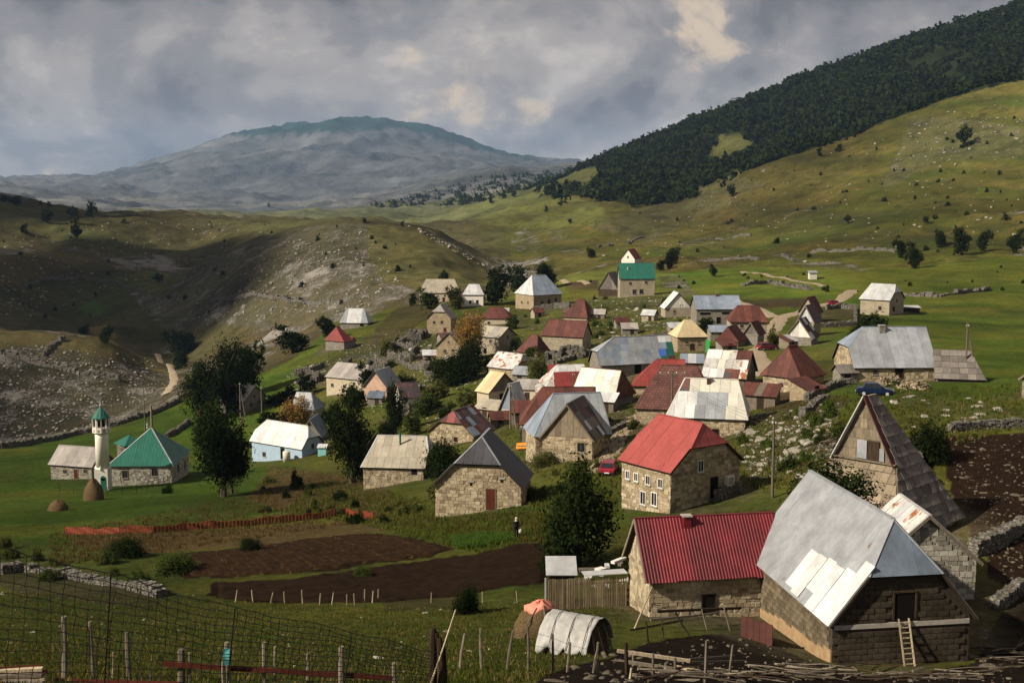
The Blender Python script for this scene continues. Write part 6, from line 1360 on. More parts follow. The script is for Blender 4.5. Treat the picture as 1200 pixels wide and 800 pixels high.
# ---------------------------------------------------------------- grass and heath in the foreground and mid ground
def tufts(name, n, poly, h0, h1, mat, label, seed, dmin=20., blades=5, spread=.16):
    px, py = in_px(poly, n, seed); P = gp_many(px, py, dmin); r = np.random.default_rng(seed); ok = np.array([clear(a, c, .0) for a, c in P[:, :2]])
    for f_ in (FIELD_UP, FIELD_LOW): ok &= ~inpoly(px, py, f_)
    P = P[ok]; n = len(P); B = np.repeat(P, blades, 0); k = len(B); a = r.uniform(0, 6.28, k); rr = np.abs(r.normal(0, spread, k)); B[:, 0] += np.cos(a)*rr; B[:, 1] += np.sin(a)*rr; B[:, 2] -= .03
    h = r.uniform(h0, h1, k)*np.repeat(r.uniform(.6, 1.3, n), blades); w = h*.11+.012; yaw = r.uniform(0, 6.28, k); s = np.stack([np.cos(yaw)*w, np.sin(yaw)*w, np.zeros(k)], 1); le = np.stack([r.normal(0, .35, k)*h, r.normal(0, .35, k)*h, h], 1)
    V = np.stack([B-s, B+s, B+le], 1).reshape(-1, 3); tag(link(name, big_mesh(name, V, np.arange(len(V)).reshape(-1, 3), mat)), label, 'grass', kind='stuff')
PAST = [(-60, 690), (210, 702), (470, 712), (640, 702), (745, 716), (700, 765), (620, 800), (-60, 800)]
tufts('pasture_grass', 20000, PAST, .05, .15, 'grass_blade', 'short rough grass of the foreground pasture', 1)
tufts('pasture_dry_grass', 3500, PAST, .06, .2, 'grass_dry', 'dry yellow grass stalks in the foreground pasture', 2)
tufts('heath_grass', 4500, [(60, 625), (300, 580), (330, 545), (430, 560), (500, 600), (640, 600), (650, 640), (430, 612), (200, 645), (60, 665)], .12, .36, 'heath', 'brown heath grass on the slope below the houses', 3)
tufts('bank_grass', 6000, [(380, 560), (520, 590), (700, 560), (730, 600), (660, 640), (560, 648), (440, 618), (330, 600)], .12, .4, 'grass_blade', 'rough green grass on the banks between the houses', 4)
tufts('lawn_grass', 6000, [(-60, 545), (120, 580), (330, 560), (300, 610), (80, 635), (-60, 690)], .06, .16, 'grass_blade', 'green grass of the lawn round the mosque', 5)
tufts('village_weeds', 9000, [(380, 400), (640, 350), (790, 350), (900, 480), (990, 460), (1200, 450), (1200, 500), (940, 570), (700, 590), (560, 520), (400, 500)], .15, .5, 'grass_blade', 'weeds growing between the houses', 6)
tufts('dry_weeds', 4000, [(380, 400), (640, 350), (790, 350), (900, 480), (990, 460), (1200, 450), (1200, 500), (940, 570), (700, 590), (560, 520), (400, 500)], .15, .45, 'grass_dry', 'dry weeds growing between the houses', 7)
# weeds standing in the furrows of the upper field
W3 = [gp(*p) for p in FIELD_UP]; r = np.random.default_rng(31); xs = r.uniform(min(p.x for p in W3), max(p.x for p in W3), 9000); ys = r.uniform(min(p.y for p in W3), max(p.y for p in W3), 9000)
u = xs*math.cos(R(24))+ys*math.sin(R(24))+fbm(xs/6, ys/6, 5, 2)*.5; k = inpoly(xs, ys, [(p.x, p.y) for p in W3]) & (np.abs(np.sin(u*math.pi/1.86)) < .22) & (fbm(xs/3, ys/3, 9, 2) > -.15); xs, ys = xs[k], ys[k]; zs = surf(xs, ys)+.04; B = np.repeat(np.stack([xs, ys, zs], 1), 3, 0); n = len(B); B[:, :2] += r.normal(0, .07, (n, 2)); h = r.uniform(.08, .24, n); yw = r.uniform(0, 6.28, n); s_ = np.stack([np.cos(yw)*.035, np.sin(yw)*.035, np.zeros(n)], 1)
V = np.stack([B-s_, B+s_, B+np.stack([r.normal(0, .06, n), r.normal(0, .06, n), h], 1)], 1).reshape(-1, 3); tag(link('furrow_weeds', big_mesh('furrow_weeds', V, np.arange(len(V)).reshape(-1, 3), 'grass_dry')), 'dry weeds standing in the furrows of the upper ploughed field', 'weeds', kind='stuff')
px, py = in_px([(528, 633), (560, 627), (600, 628), (602, 634), (570, 641), (535, 644)], 260, 12); P = gp_many(px, py); V = []; n = 0
v0, f0 = leaf_cloud(3, 8, 5, .16, 'bush'); VV = [v0*.38+p for p in P]; FF = [f0+i*len(v0) for i in range(len(P))]
tag(link('vegetable_patch', big_mesh('vegetable_patch', np.concatenate(VV), np.concatenate(FF), 'leaf_lush')), 'patch of bright green vegetables beside the ploughed field', 'vegetables', kind='stuff')
# ---------------------------------------------------------------- fences
def at_depth(px, py, Y): w = ray(px, py); return Vector(w*(Y/w[1]))
def up_px(p, py):
    """point straight above ground point p that shows at photo row py"""
    f = tan_of(py); return Vector((p.x, p.y, float(f)*p.y))
def mesh_fence():
    # tall wire netting on the near slope, sagging to the right
    top = [(-60, 630, 15.6), (0, 642, 16.2), (130, 672, 17.2), (260, 709, 18.6), (400, 737, 20.6), (516, 766, 23.0)]
    T = [at_depth(*t) for t in top]; G = [Vector((p.x-.25, p.y+.1, sz(p.x, p.y)+.02)) for p in T]
    t = thing('wire_fence', 'tall dark wire netting fence sagging across the foreground pasture', 'fence', G[1]); o = G[1]
    def lerp(L_, s):
        i = min(int(s), len(L_)-2); return L_[i].lerp(L_[i+1], s-i)
    nv = 54; nh = 15; mb = MB(); r = random.Random(4); N = len(T)-1
    cum = [0]
    for a, c in zip(T, T[1:]): cum.append(cum[-1]+(c-a).length)
    def par(u):
        d = u*cum[-1]; i = max(j for j in range(N) if cum[j] <= d+1e-9); return i+(d-cum[i])/(cum[i+1]-cum[i])
    grid = [[None]*(nh+1) for _ in range(nv+1)]
    for i in range(nv+1):
        s = par(i/nv); a, b_ = lerp(T, s), lerp(G, s)
        for j in range(nh+1):
            q = b_.lerp(a, j/nh); q += Vector((.02*r.uniform(-1, 1), .05*math.sin(i*.6+j*.4), .015*r.uniform(-1, 1))); grid[i][j] = q-o
    for i in range(nv+1):
        w_ = MB(); w_.tube([grid[i][j] for j in range(nh+1)], .0065, 3, False); w_.obj('wire', 'wire', t)
    for j in range(nh+1):
        w_ = MB(); w_.tube([grid[i][j] for i in range(nv+1)], .0065 if j < nh else .008, 3, False); w_.obj('wire', 'wire', t)
    for s in (0.6, 2.0, 3.1, 4.1):
        a, b_ = lerp(T, s)-o, lerp(G, s)-o; mb = MB(); mb.tube([b_-Vector((0, 0, .3)), a], .012, 6); mb.obj('stake', 'wire', t)
mesh_fence()
def post_mesh(mb, b_, top, r0, r1, seed):
    r = random.Random(seed); m = b_.lerp(top, .5)+Vector((r.uniform(-.03, .03), r.uniform(-.03, .03), 0)); mb.tube([b_-Vector((0, 0, .3)), m, top], [r0, (r0+r1)/2*r.uniform(.9, 1.1), r1], 7)
def post_fence():
    t = None; tops = []
    for i, (px, y0, y1, r0) in enumerate(((75, 722, 797, .085), (110, 728, 797, .06), (130, 764, 797, .03), (152, 740, 797, .075), (178, 785, 799, .03), (212, 760, 801, .10), (220, 764, 801, .04), (262, 775, 802, .03), (268, 752, 802, .07), (310, 752, 802, .06), (322, 757, 802, .04), (361, 765, 802, .05), (400, 757, 803, .08), (463, 776, 804, .06))):
        g = gp(px, y1, 24.); 
        if t is None: t = thing('post_fence', 'weathered post and rail fence along the bottom of the pasture', 'fence', g); o = g.copy()
        tp = up_px(g, y0); lean = Vector((random.Random(i).uniform(-.06, .10), 0, 0)); mb = MB(); post_mesh(mb, g-o, tp+lean-o, r0, r0*.8, i); mb.obj('post', 'wood_grey', t); tops.append((g, tp))
    mb = MB(); a, c = tops[5], tops[13]; mb.bar(a[0].lerp(a[1], .62)-o+Vector((-.4, -.1, 0)), c[0].lerp(c[1], .35)-o, .05, .12); mb.obj('rail', 'wood_red', t)
    mb = MB(); mb.bar(tops[0][0].lerp(tops[0][1], .0)-o+Vector((-.4, -.12, .05)), tops[5][0]-o+Vector((0, -.12, .04)), .07, .12); mb.obj('rail', 'wood_red', t)
    for k in (.45, .85):
        for (g0, t0), (g1, t1) in zip(tops[:-1], tops[1:]):
            mb = MB(); mb.tube([g0.lerp(t0, k)-o, (g0.lerp(t0, k)+g1.lerp(t1, k))/2-o-Vector((0, 0, .04)), g1.lerp(t1, k)-o], .004, 3, False); mb.obj('wire', 'wire', t)
    g, tp = tops[8]; mb = MB()
    for i in range(5): mb.slab([g.lerp(tp, .5+.07*i)-o+Vector((-.09-.02*(i % 2), -.10, 0)), g.lerp(tp, .5+.07*i)-o+Vector((.08, -.10-.02*i, 0)), g.lerp(tp, .6+.07*i)-o+Vector((.07, -.1, 0)), g.lerp(tp, .6+.07*i)-o+Vector((-.07, -.11, 0))], (0, -1, 0), .03)
    mb.obj('rag', 'rag_teal', t)
post_fence()
def crooked_post():
    g = gp(513, 806, 20.); tp = up_px(g, 735)
    t = thing('gate_post', 'thick leaning gatepost with a slanting pole at the end of the wire fence', 'post', g)
    for i in range(4):
        mb = MB(); b_ = Vector((.1*i-.15, .05*(i % 2), 0)); post_mesh(mb, b_, tp-g+Vector((.07*i-.1, 0, -.12*i)), .10, .075, i+50); mb.obj('post', 'wood_dark', t)
    mb = MB(); q = at_depth(534, 714, g.y-.2)-g; mb.tube([Vector((-.25, -.15, -.1)), q*.5+Vector((-.1, -.1, 0)), q], [.03, .025, .018], 6); mb.obj('pole', 'wood_pale', t)
crooked_post()
def right_posts():
    t = None; prev = None
    for i, (px, y0, y1) in enumerate(((538, 742, 784), (565, 736, 784), (593, 738, 786), (619, 734, 786), (648, 742, 787), (664, 752, 787), (694, 760, 788), (700, 752, 788))):
        g = gp(px, y1); 
        if t is None: t = thing('stake_fence', 'row of thin wooden stakes and wire below the haystacks', 'fence', g); o = g.copy()
        tp = up_px(g, y0)+Vector((random.Random(i).uniform(-.1, .25), 0, 0)); mb = MB(); post_mesh(mb, g-o, tp-o, .055, .04, i+90); mb.obj('stake', 'wood_grey', t)
        if prev:
            for k in (.3, .6, .9): mb = MB(); mb.tube([prev[0].lerp(prev[1], k)-o, g.lerp(tp, k)-o], .006, 3, False); mb.obj('wire', 'wire', t)
        prev = (g, tp)
right_posts()
def white_stakes():
    t = None
    for i, (px, y0, y1) in enumerate(((275, 691, 705), (297, 691, 705), (316, 694, 706), (334, 693, 707), (355, 691, 707), (374, 695, 708), (388, 694, 708), (407, 696, 709), (416, 695, 709), (427, 690, 708), (436, 692, 706), (443, 690, 702), (505, 694, 706), (566, 693, 706), (607, 692, 706))):
        g = gp(px, y1, 40)
        if t is None: t = thing('stake_fence', 'line of pale wooden stakes along the lower ploughed field', 'fence', g); o = g.copy()
        tp = up_px(g, y0)+Vector((random.Random(i).uniform(-.15, .25), 0, 0)); mb = MB(); mb.tube([g-o-Vector((0, 0, .3)), tp-o], [.05, .04], 6); mb.obj('stake', 'wood_pale', t)
white_stakes()
def slat_fence():
    a, c = gp(641, 714), gp(737, 714); c = Vector((c.x, a.y+1.0, 0)); c.z = sz(c.x, c.y); t = thing('slat_fence', 'close-boarded fence of upright grey slats beside the low red-roofed barn', 'fence', a); n = 34; H = 1.85; d = c-a; ang = math.atan2(d.y, d.x); r = random.Random(8)
    for i in range(n):
        q = d*((i+.5)/n); w = (d.xy.length/n); mb = MB(); mb.box((q.x, q.y, q.z+H/2-.1+r.uniform(-.03, .03)), (w*r.uniform(.62, .8), .03, H+.2), ang+r.uniform(-.01, .01)); mb.obj('slat', 'plank', t)
    for k in (.25, .8): mb = MB(); mb.bar(Vector((0, .06, H*k)), d+Vector((0, .06, H*k)), .06, .09); mb.obj('rail', 'wood_grey', t)
    mb = MB(); mb.box((-.1, 0, H/2), (.1, .1, H+.2)); mb.obj('post', 'tin_pale', t)
    mb = MB(); mb.box((d.x*.72, d.y*.72+.35, H+.12), (d.x*.55, .9, .05), ang); mb.obj('capping', 'tin_pale', t)
    # tin lean-to behind its left end
    s = thing('tin_shed', 'little shed with a pale tin lid behind the slat fence', 'shed', (a.x+.9, a.y+1.6, a.z)); mb = MB(); mb.box((0, 0, .9), (1.6, 1.6, 2.0)); mb.obj('wall', 'wood_dark', s); mb = MB(); mb.slab([(-.95, -1., 1.95), (.95, -1., 1.95), (.95, 1., 2.55), (-.95, 1., 2.55)], (0, -.3, .95), .05); mb.obj('lid', 'tin_pale', s)
    g = gp(712, 694); s = thing('junk_pile', 'heap of pale junk and planks behind the slat fence', 'junk', (g.x, g.y+.5, g.z)); 
    for i in range(12): mb = MB(); mb.box((r.uniform(-1.6, 1.6), r.uniform(-.6, .6), .3+.14*i), (r.uniform(.4, 1.4), r.uniform(.2, .6), .16), r.uniform(0, 3)); mb.obj(('plank', 'crate')[i % 2], ('tin_pale', 'wood_grey', 'plaster_white')[i % 3], s)
slat_fence()
def net_fence():
    P = [(76, 626), (100, 626), (140, 625), (180, 624), (215, 621), (250, 619), (290, 616), (330, 612), (370, 608), (405, 603), (420, 606), (437, 608)]; G = [gp(*p) for p in P]; o = G[0]; t = thing('net_fence', 'long bright orange-red plastic net fence across the slope', 'fence', o); r = random.Random(2); mb = MB(); cols = []
    for a, c in zip(G, G[1:]):
        n = max(2, int((c-a).length/.35))
        for i in range(n): cols.append(a.lerp(c, i/n))
    cols.append(G[-1]); rows = 5; W_ = []
    for k, q in enumerate(cols):
        zg = sz(q.x, q.y); h = .62+.07*math.sin(k*.33)+.06*math.sin(k*.9)+r.uniform(-.06, .06)
        W_.append([Vector((q.x-o.x, q.y-o.y+.07*math.sin(k*1.1+j), zg-o.z+.02+h*j/rows)) for j in range(rows+1)])
    for k in range(len(W_)-1):
        for j in range(rows):
            a, b_, c, d = W_[k][j], W_[k+1][j], W_[k+1][j+1], W_[k][j+1]; m = (a+b_+c+d)/4; s = .74
            mb.poly([m+(p-m)*s for p in (a, b_, c, d)])
    for j in range(rows+1): mb.tube([w[j] for w in W_], .02, 3, False)
    mb.obj('net', 'orange_net', t)
    for g in G: mb = MB(); mb.tube([g-o-Vector((0, 0, .2)), g-o+Vector((0, .1, 1.0))], .035, 5); mb.obj('stake', 'wood_dark', t)
net_fence()
def rails(name, label, lst, mat='wood_grey'):
    t = None
    for i, (x0, y0, x1, y1, base, r0, m) in enumerate(lst):
        g0, g1 = gp(x0, base[0]), gp(x1, base[1])
        if t is None: t = thing(name, label, 'fence', g0); o = g0.copy()
        a, c = up_px(g0, y0), up_px(g1, y1); mb = MB(); k = abs(x1-x0) < 14
        if k: mb.tube([(g1 if y1 > y0 else g0)-o-Vector((0, 0, .25)), a-o if y1 > y0 else c-o], [r0, r0*.8], 6); mb.obj('post', m or mat, t)
        else: mb.bar(a-o, c-o, r0*1.3, r0*2.0); mb.obj('rail', m or mat, t)
rails('rail_fence', 'broken fence of grey poles round the muddy yard of the low barn', [
 (723, 762, 808, 774, (786, 790), .06, 'wood_pale'), (735, 775, 800, 785, (788, 792), .06, None), (790, 780, 842, 791, (790, 797), .05, 'wood_pale'), (738, 790, 820, 797, (792, 799), .05, None),
 (733, 752, 735, 790, (790, 790), .08, 'wood_dark'), (765, 765, 765, 792, (792, 792), .05, None), (791, 770, 791, 795, (794, 794), .06, None), (827, 750, 826, 800, (799, 799), .055, None), (858, 755, 853, 796, (796, 796), .05, None), (740, 782, 737, 795, (795, 795), .05, 'wood_pale'),
 (800, 776, 872, 774, (790, 788), .04, None), (808, 772, 860, 768, (786, 784), .04, None), (742, 762, 742, 778, (780, 780), .06, None)])
rails('rail_fence', 'old pole fence on the bank under the eaves of the low red-roofed barn', [
 (770, 716, 868, 712, (735, 730), .07, 'wood_dark'), (762, 726, 840, 718, (742, 735), .05, None), (822, 714, 830, 737, (738, 738), .045, 'wood_pale'), (848, 712, 857, 739, (739, 739), .045, 'wood_pale'), (790, 717, 808, 745, (745, 745), .04, None), (757, 728, 760, 752, (752, 752), .06, 'wood_dark'), (775, 725, 778, 748, (748, 748), .05, 'wood_dark'), (738, 738, 800, 726, (752, 744), .04, 'wood_dark')])
g = gp(742, 738); t = thing('leaning_pole', 'long pole leaning against the corner of the low red-roofed barn', 'pole', g); mb = MB(); q = at_depth(764, 688, g.y+3.6)-g; mb.tube([(0, 0, -.1), q], [.06, .045], 6); mb.obj('pole', 'wood_pale', t)
def branch_heap(x0, x1, y, n, label, seed, wob=7):
    r = random.Random(seed); g0 = gp((x0+x1)/2, y); t = thing('branch_pile', label, 'wood pile', g0)
    for i in range(n):
        a = gp(r.uniform(x0, x1), y+r.uniform(-wob, wob)); L_ = r.uniform(.8, 2.6); an = r.gauss(.1, .5); c = a+Vector((math.cos(an)*L_, math.sin(an)*L_, 0)); c.z = sz(c.x, c.y)
        z0, z1 = r.uniform(.03, .35), r.uniform(.03, .45); mb = MB(); mb.tube([a-g0+Vector((0, 0, z0)), (a+c)/2-g0+Vector((0, 0, (z0+z1)/2+r.uniform(-.05, .08))), c-g0+Vector((0, 0, z1))], [r.uniform(.025, .07), .035, .02], 5); mb.obj('branch', r.choice(('wood_grey', 'wood_dark', 'bark', 'wood_grey')), t)
branch_heap(868, 985, 789, 60, 'tangle of cut branches and poles in front of the block barn', 1); branch_heap(985, 1130, 793, 40, 'brushwood strewn along the gable of the block barn', 2, 5); branch_heap(1130, 1195, 770, 26, 'dead branches by the stones right of the barn', 3, 14); branch_heap(745, 860, 795, 30, 'loose sticks along the broken yard fence', 4, 5)
def woodpile(px, py, w, h, n, label, seed):
    p = gp(px, py); t = thing('woodpile', label, 'woodpile', p); r = random.Random(seed)
    for i in range(n):
        a = r.uniform(0, 6.28); q = math.sqrt(r.random()); x, y = math.cos(a)*q*w/2, math.sin(a)*q*w*.3; z = h*max(0, 1-q**1.5)*r.uniform(.75, 1.); L_ = r.uniform(.25, .5); an = r.uniform(0, 3.14); d = Vector((math.cos(an)*L_, math.sin(an)*L_, r.uniform(-.22, .22))); c = Vector((x, y, z+.05)); mb = MB(); mb.tube([c-d, c+d], [r.uniform(.06, .12)]*2, 6); mb.obj('log', r.choice(('plank', 'wood_pale', 'wood_grey', 'plank')), t)
woodpile(1042, 452, 3.6, 1.5, 110, 'high woodpile of split logs in front of the tin-roofed house', 5); woodpile(1073, 455, 4.0, .9, 80, 'low heap of firewood right of the high woodpile', 6)
branch_heap(958, 975, 522, 34, 'stack of old planks beside the shingled hut', 7, 5)
# foreground timber in the bottom corner
g = gp(20, 799, 24); t = thing('timber_stack', 'stack of old sawn timber in the corner of the pasture fence', 'timber', g)
for i in range(6): mb = MB(); mb.box((-.3+.05*i, .14*(i % 3), .08+.1*(i//2)), (2.2-.2*i, .16, .08), .08*i-.2); mb.obj('plank', ('wood_grey', 'wood_pale', 'wood_red')[i % 3], t)
# red sheet of rusty tin at the barn's corner
g = gp(893, 748); t = thing('tin_hoarding', 'rusty red tin hoarding standing between the two barns', 'hoarding', g); a, c = gp(868, 745)-g, gp(905, 757)-g
for i in range(5): mb = MB(); p0, p1 = a.lerp(c, i/5), a.lerp(c, (i+.96)/5); n_ = (p1-p0).cross(Vector((0, 0, 1))).normalized(); mb.slab([p0-Vector((0, 0, .3)), p1-Vector((0, 0, .3)), p1+Vector((0, 0, 1.15)), p0+Vector((0, 0, 1.15))], n_, .03); mb.obj('sheet', 'rust_brown', t)
# ---------------------------------------------------------------- haystacks
def haystack(px, py, hpx, wpx, label, tarp=None, seed=1, cover=(.0, 1.), long=1.0, rz=0., peak=1.0):
    """round-backed rick: cross-section swept along a short ridge; cover = (lowest, share) of the sheet thrown over it"""
    p = gp(px, py); D = p.y; H = hpx*D/1500; Rr = wpx*D/3000; t = thing('haystack', label, 'haystack', p, R(rz)); r = random.Random(seed); n, m = 30, 12
    prof = [(1.0, -.2), (1.03, .05), (1.0, .25), (.93, .45), (.80, .63), (.60, .79), (.38, .91), (.16, .985), (.0, 1.0)]
    def pt(a, k, sc=1.0, add=0):
        rr, z = prof[k]; rr = rr**peak; wob = 1+.07*math.sin(2*a+seed)+.05*math.sin(5*a+z*7+seed)+.03*math.sin(11*a-z*13)
        x = math.cos(a)*rr*Rr*wob*sc*long; y = math.sin(a)*rr*Rr*.8*wob*sc; return Vector((x, y, z*H*(1+.05*math.sin(3*a))+add))
    def shell(k0, sc, add, rag=0, cut=None):
        mb = MB()
        for k in range(k0, len(prof)):
            for j in range(n):
                a = 2*math.pi*j/n; v = pt(a, k, sc, add+(.02*math.sin(a*13+k)))
                if k == k0 and rag: v.z += rag*H*(r.random()-.6)
                mb.v.append(tuple(v))
        for i in range(len(prof)-k0-1):
            for j in range(n):
                if cut and cut(2*math.pi*j/n, i): continue
                a = i*n+j; b_ = i*n+(j+1) % n; mb.f.append((a, b_, b_+n, a+n))
        return mb
    shell(0, 1., 0).obj('hay', 'hay', t, True); V = []
    for i in range(1500):
        a = r.uniform(0, 6.28); c = pt(a, min(int(r.random()*8), 7)).lerp(pt(a, min(int(r.random()*8)+1, 8)), r.random()); c = pt(a, 1).lerp(c, r.random()**.3) if False else c
        d = Vector((r.gauss(0, 1), r.gauss(0, 1), r.gauss(-.5, .8))).normalized()*r.uniform(.1, .26); s = d.cross(Vector((r.random(), r.random(), 1))).normalized()*.016; V += [c-s, c+s, c+d]
    sw = link('straw', big_mesh('straw', np.array(V), np.arange(len(V)).reshape(-1, 3), 'hay'), None, t); sw['kind'] = 'stuff'
    if tarp:
        k0, front = cover; mb = shell(k0, 1.05, .05, .16, front); o = mb.obj('tarpaulin', tarp, t, True); md = o.modifiers.new('thickness', 'SOLIDIFY'); md.thickness = .02
        for j in range(4): a = -.5-.7*j; mb = MB(); mb.tube([pt(a+.1*q, k, 1.09, .06) for q, k in enumerate((0, 2, 4, 6))], .03, 5); mb.obj('pole', 'wood_grey', t)
haystack(634, 747, 45, 68, 'brown haystack with a salmon pink tarpaulin cap by the slat fence', 'tarp_pink', 1, (5, None), 1.0, 20, 1.15)
def sheeted_rick(px, py, label):
    p = gp(px, py); t = thing('haystack', label, 'haystack', p, R(-28)); r = random.Random(5); Rr = 1.45; H = 1.62; Ln = 2.1     # barrel-backed rick, its open end towards the lane
    def prof(a, k=1.): return math.cos(a)*Rr*k, max(math.sin(a), -.1)*H*k
    mb = MB(); n, m = 18, 10
    for i in range(m+1):
        x = -Ln/2+Ln*i/m; k = 1-.25*max(0, (i-7)/3)**2-.12*max(0, (2-i)/2)**2
        for j in range(n+1):
            y, z = prof(math.pi*j/n, .95*k); mb.v.append((x+r.uniform(-.05, .05), y+r.uniform(-.06, .06), z+r.uniform(-.05, .05)-.1))
    for i in range(m):
        for j in range(n): q = i*(n+1)+j; mb.f.append((q, q+1, q+n+2, q+n+1))
    mb.f += [tuple(range(n+1))[::-1], tuple(m*(n+1)+j for j in range(n+1))]; mb.obj('hay', 'hay', t); V = []
    for i in range(1400):
        a = r.uniform(.1, 3.04); e = r.random() < .55; k = r.random()**.5 if e else 1.; y, z = prof(a, .95*k); c = Vector((Ln/2 if e else r.uniform(-Ln/2, Ln/2), y, z)); d = Vector((r.gauss(.4, .6), r.gauss(0, 1), r.gauss(-.8, .7))).normalized()*r.uniform(.12, .3); s = d.cross(Vector((r.random(), r.random(), 1))).normalized()*.016; V += [c-s, c+s, c+d]
    sw = link('straw', big_mesh('straw', np.array(V), np.arange(len(V)).reshape(-1, 3), 'hay'), None, t); sw['kind'] = 'stuff'
    mb = MB(); n, m = 26, 22
    for i in range(m+1):
        x = -Ln/2-.25+(Ln+.3)*i/m
        for j in range(n+1):
            a = .22+(2.62+.12*math.sin(i*.9)+.1*r.random())*j/n; y, z = prof(a, 1.03+.008*math.sin(i*2.1)+.015*math.sin(j*1.3+i*.4)); mb.v.append((x, y, z+(.02*r.random())))
    for i in range(m):
        for j in range(n): q = i*(n+1)+j; mb.f.append((q, q+1, q+n+2, q+n+1))
    o = mb.obj('tarpaulin', 'tarp_white', t, True); md = o.modifiers.new('thickness', 'SOLIDIFY'); md.thickness = .02
    for x in (-.7, .1, .85): mb = MB(); mb.tube([Vector((x+.05*math.sin(k), *prof(.3+2.5*k/9, 1.075))) for k in range(10)], .018, 4); mb.obj('rope', 'wood_dark', t)
    for i in range(3): mb = MB(); mb.tube([(Ln/2+.5, -1.2+.9*i, -.1), (Ln/2-.05, -.7+.6*i, 1.35)], .035, 5); mb.obj('prop', 'wood_grey', t)
sheeted_rick(676, 764, 'haystack under a whitish ribbed sheet beside the pink-capped one')
haystack(110, 586, 26, 24, 'dark conical haystack in front of the minaret', seed=3); haystack(68, 598, 13, 25, 'low dark dung heap on the lawn left of the haystack', seed=4)
# orange sheet on the yard
g = gp(614, 526); t = thing('orange_sheet', 'bright orange tarpaulin spread in the yard of the cross-gabled house', 'tarpaulin', g); mb = MB(); mb.slab([(-1, -.5, .12), (.9, -.4, .2), (1.0, .5, .75), (-.9, .4, .7)], (0, -.5, .8), .08); mb.obj('sheet', 'tarp_orange', t); mb = MB(); mb.box((0, .2, .2), (1.7, .7, .5)); mb.obj('crate', 'wood_grey', t)
# ---------------------------------------------------------------- mosque railing
def railing(pxs, label, h=1.1, seed=1):
    G = [gp(*p) for p in pxs]; o = G[0]; t = thing('railing', label, 'railing', o)
    for a, c in zip(G, G[1:]):
        n = max(2, int((c-a).length/1.6))
        for i in range(n+1): q = a.lerp(c, i/n); z = sz(q.x, q.y); mb = MB(); mb.tube([Vector((q.x, q.y, z-.2))-o, Vector((q.x, q.y, z+h))-o], .04, 5); mb.obj('post', 'wire', t)
        for k in (.5, 1.): mb = MB(); mb.bar(a-o+Vector((0, 0, h*k)), c-o+Vector((0, 0, h*k)), .04, .05); mb.obj('rail', 'wire', t)
railing([(126, 580), (160, 577), (192, 568), (204, 563)], 'thin dark railing along the front of the mosque'); railing([(70, 578), (102, 578), (106, 570)], 'dark railing round a small plot left of the minaret')
# ---------------------------------------------------------------- utility poles and wires
POLES = []
def upole(px, y0, y1, label, arm=.0, brace=0, p=None, r0=.13):
    g = p or gp(px, y1); tp = up_px(g, y0); t = thing('utility_pole', label, 'utility pole', g, group=None); H = tp.z-g.z; mb = MB(); mb.tube([(0, 0, -.6), (0, 0, H*.5), (0, 0, H)], [r0, r0*.85, r0*.65], 8); mb.obj('pole', 'wood_grey', t)
    if arm: mb = MB(); mb.bar((-arm, -.1, H-.35), (arm, -.1, H-.35), .1, .12); a = mb.obj('crossarm', 'wood_grey', t)
    for s in ((-.9, -.3, .3, .9) if arm else (-.12, .12)):
        mb = MB(); mb.lathe([(.05, 0), (.06, .08), (.03, .16)], 6, (s*(arm or 1), -.1, H-.3+(.02 if arm else -.1))); mb.obj('insulator', 'frame_white', t)
    if brace: mb = MB(); mb.tube([(brace, .2, -.5), (brace*.1, .05, H*.82)], [r0, r0*.7], 7); mb.obj('brace', 'wood_grey', t)
    POLES.append((g, H)); return t
upole(1131, 378, 446, 'braced wooden pole standing in front of the shingled shed', brace=1.7); upole(905, 490, 583, 'tall wooden pole on the rocky bank behind the salmon-red house'); upole(787, 434, 500, 'wooden pole with a crossarm in front of the brown-tiled house', arm=1.6); upole(598, 449, 503, 'wooden pole with a leaning prop by the silvery tin hut', brace=1.0)
upole(672, 436, 470, 'thin pole beside the cream-roofed house'); upole(282, 448, 494, 'braced pole in front of the grey stone house among trees', brace=1.2); upole(170, 454, 505, 'tall pole on the lawn edge above the mosque, with a crossarm', arm=1.0); upole(154, 447, 482, 'thin tall pole on the lawn edge left of the crossarm pole'); upole(161, 450, 480, 'second thin pole on the lawn edge'); upole(178, 474, 500, 'short stout pole just behind the mosque roof', r0=.3); upole(700, 262, 321, 'distant pole in the meadow above the village') if False else None; upole(307, 452, 492, 'pole right of the grey stone house among trees'); upole(822, 452, 470, 'stub pole beside the ramshackle shed') if False else None
def cable(i, j, label, n=3, sag=.6):
    (a, ha), (c, hc) = POLES[i], POLES[j]; a, c = a+Vector((0, 0, ha-.2)), c+Vector((0, 0, hc-.2)); t = thing('power_line', label, 'cable', a)
    for k in range(n):
        o = Vector((0, 0, -.28*k)); mb = MB(); mb.tube([a.lerp(c, s/12)-a+o-Vector((0, 0, sag*4*(s/12)*(1-s/12))) for s in range(13)], .012, 3, False); mb.obj('wire', 'wire', t)
cable(1, 2, 'slack cables from the pole on the bank to the crossarm pole'); cable(2, 4, 'cables from the crossarm pole to the thin pole by the cream roof'); cable(3, 4, 'cables from the propped pole to the thin pole by the cream roof'); cable(5, 6, 'cables across the lawn to the pole above the mosque', 2)
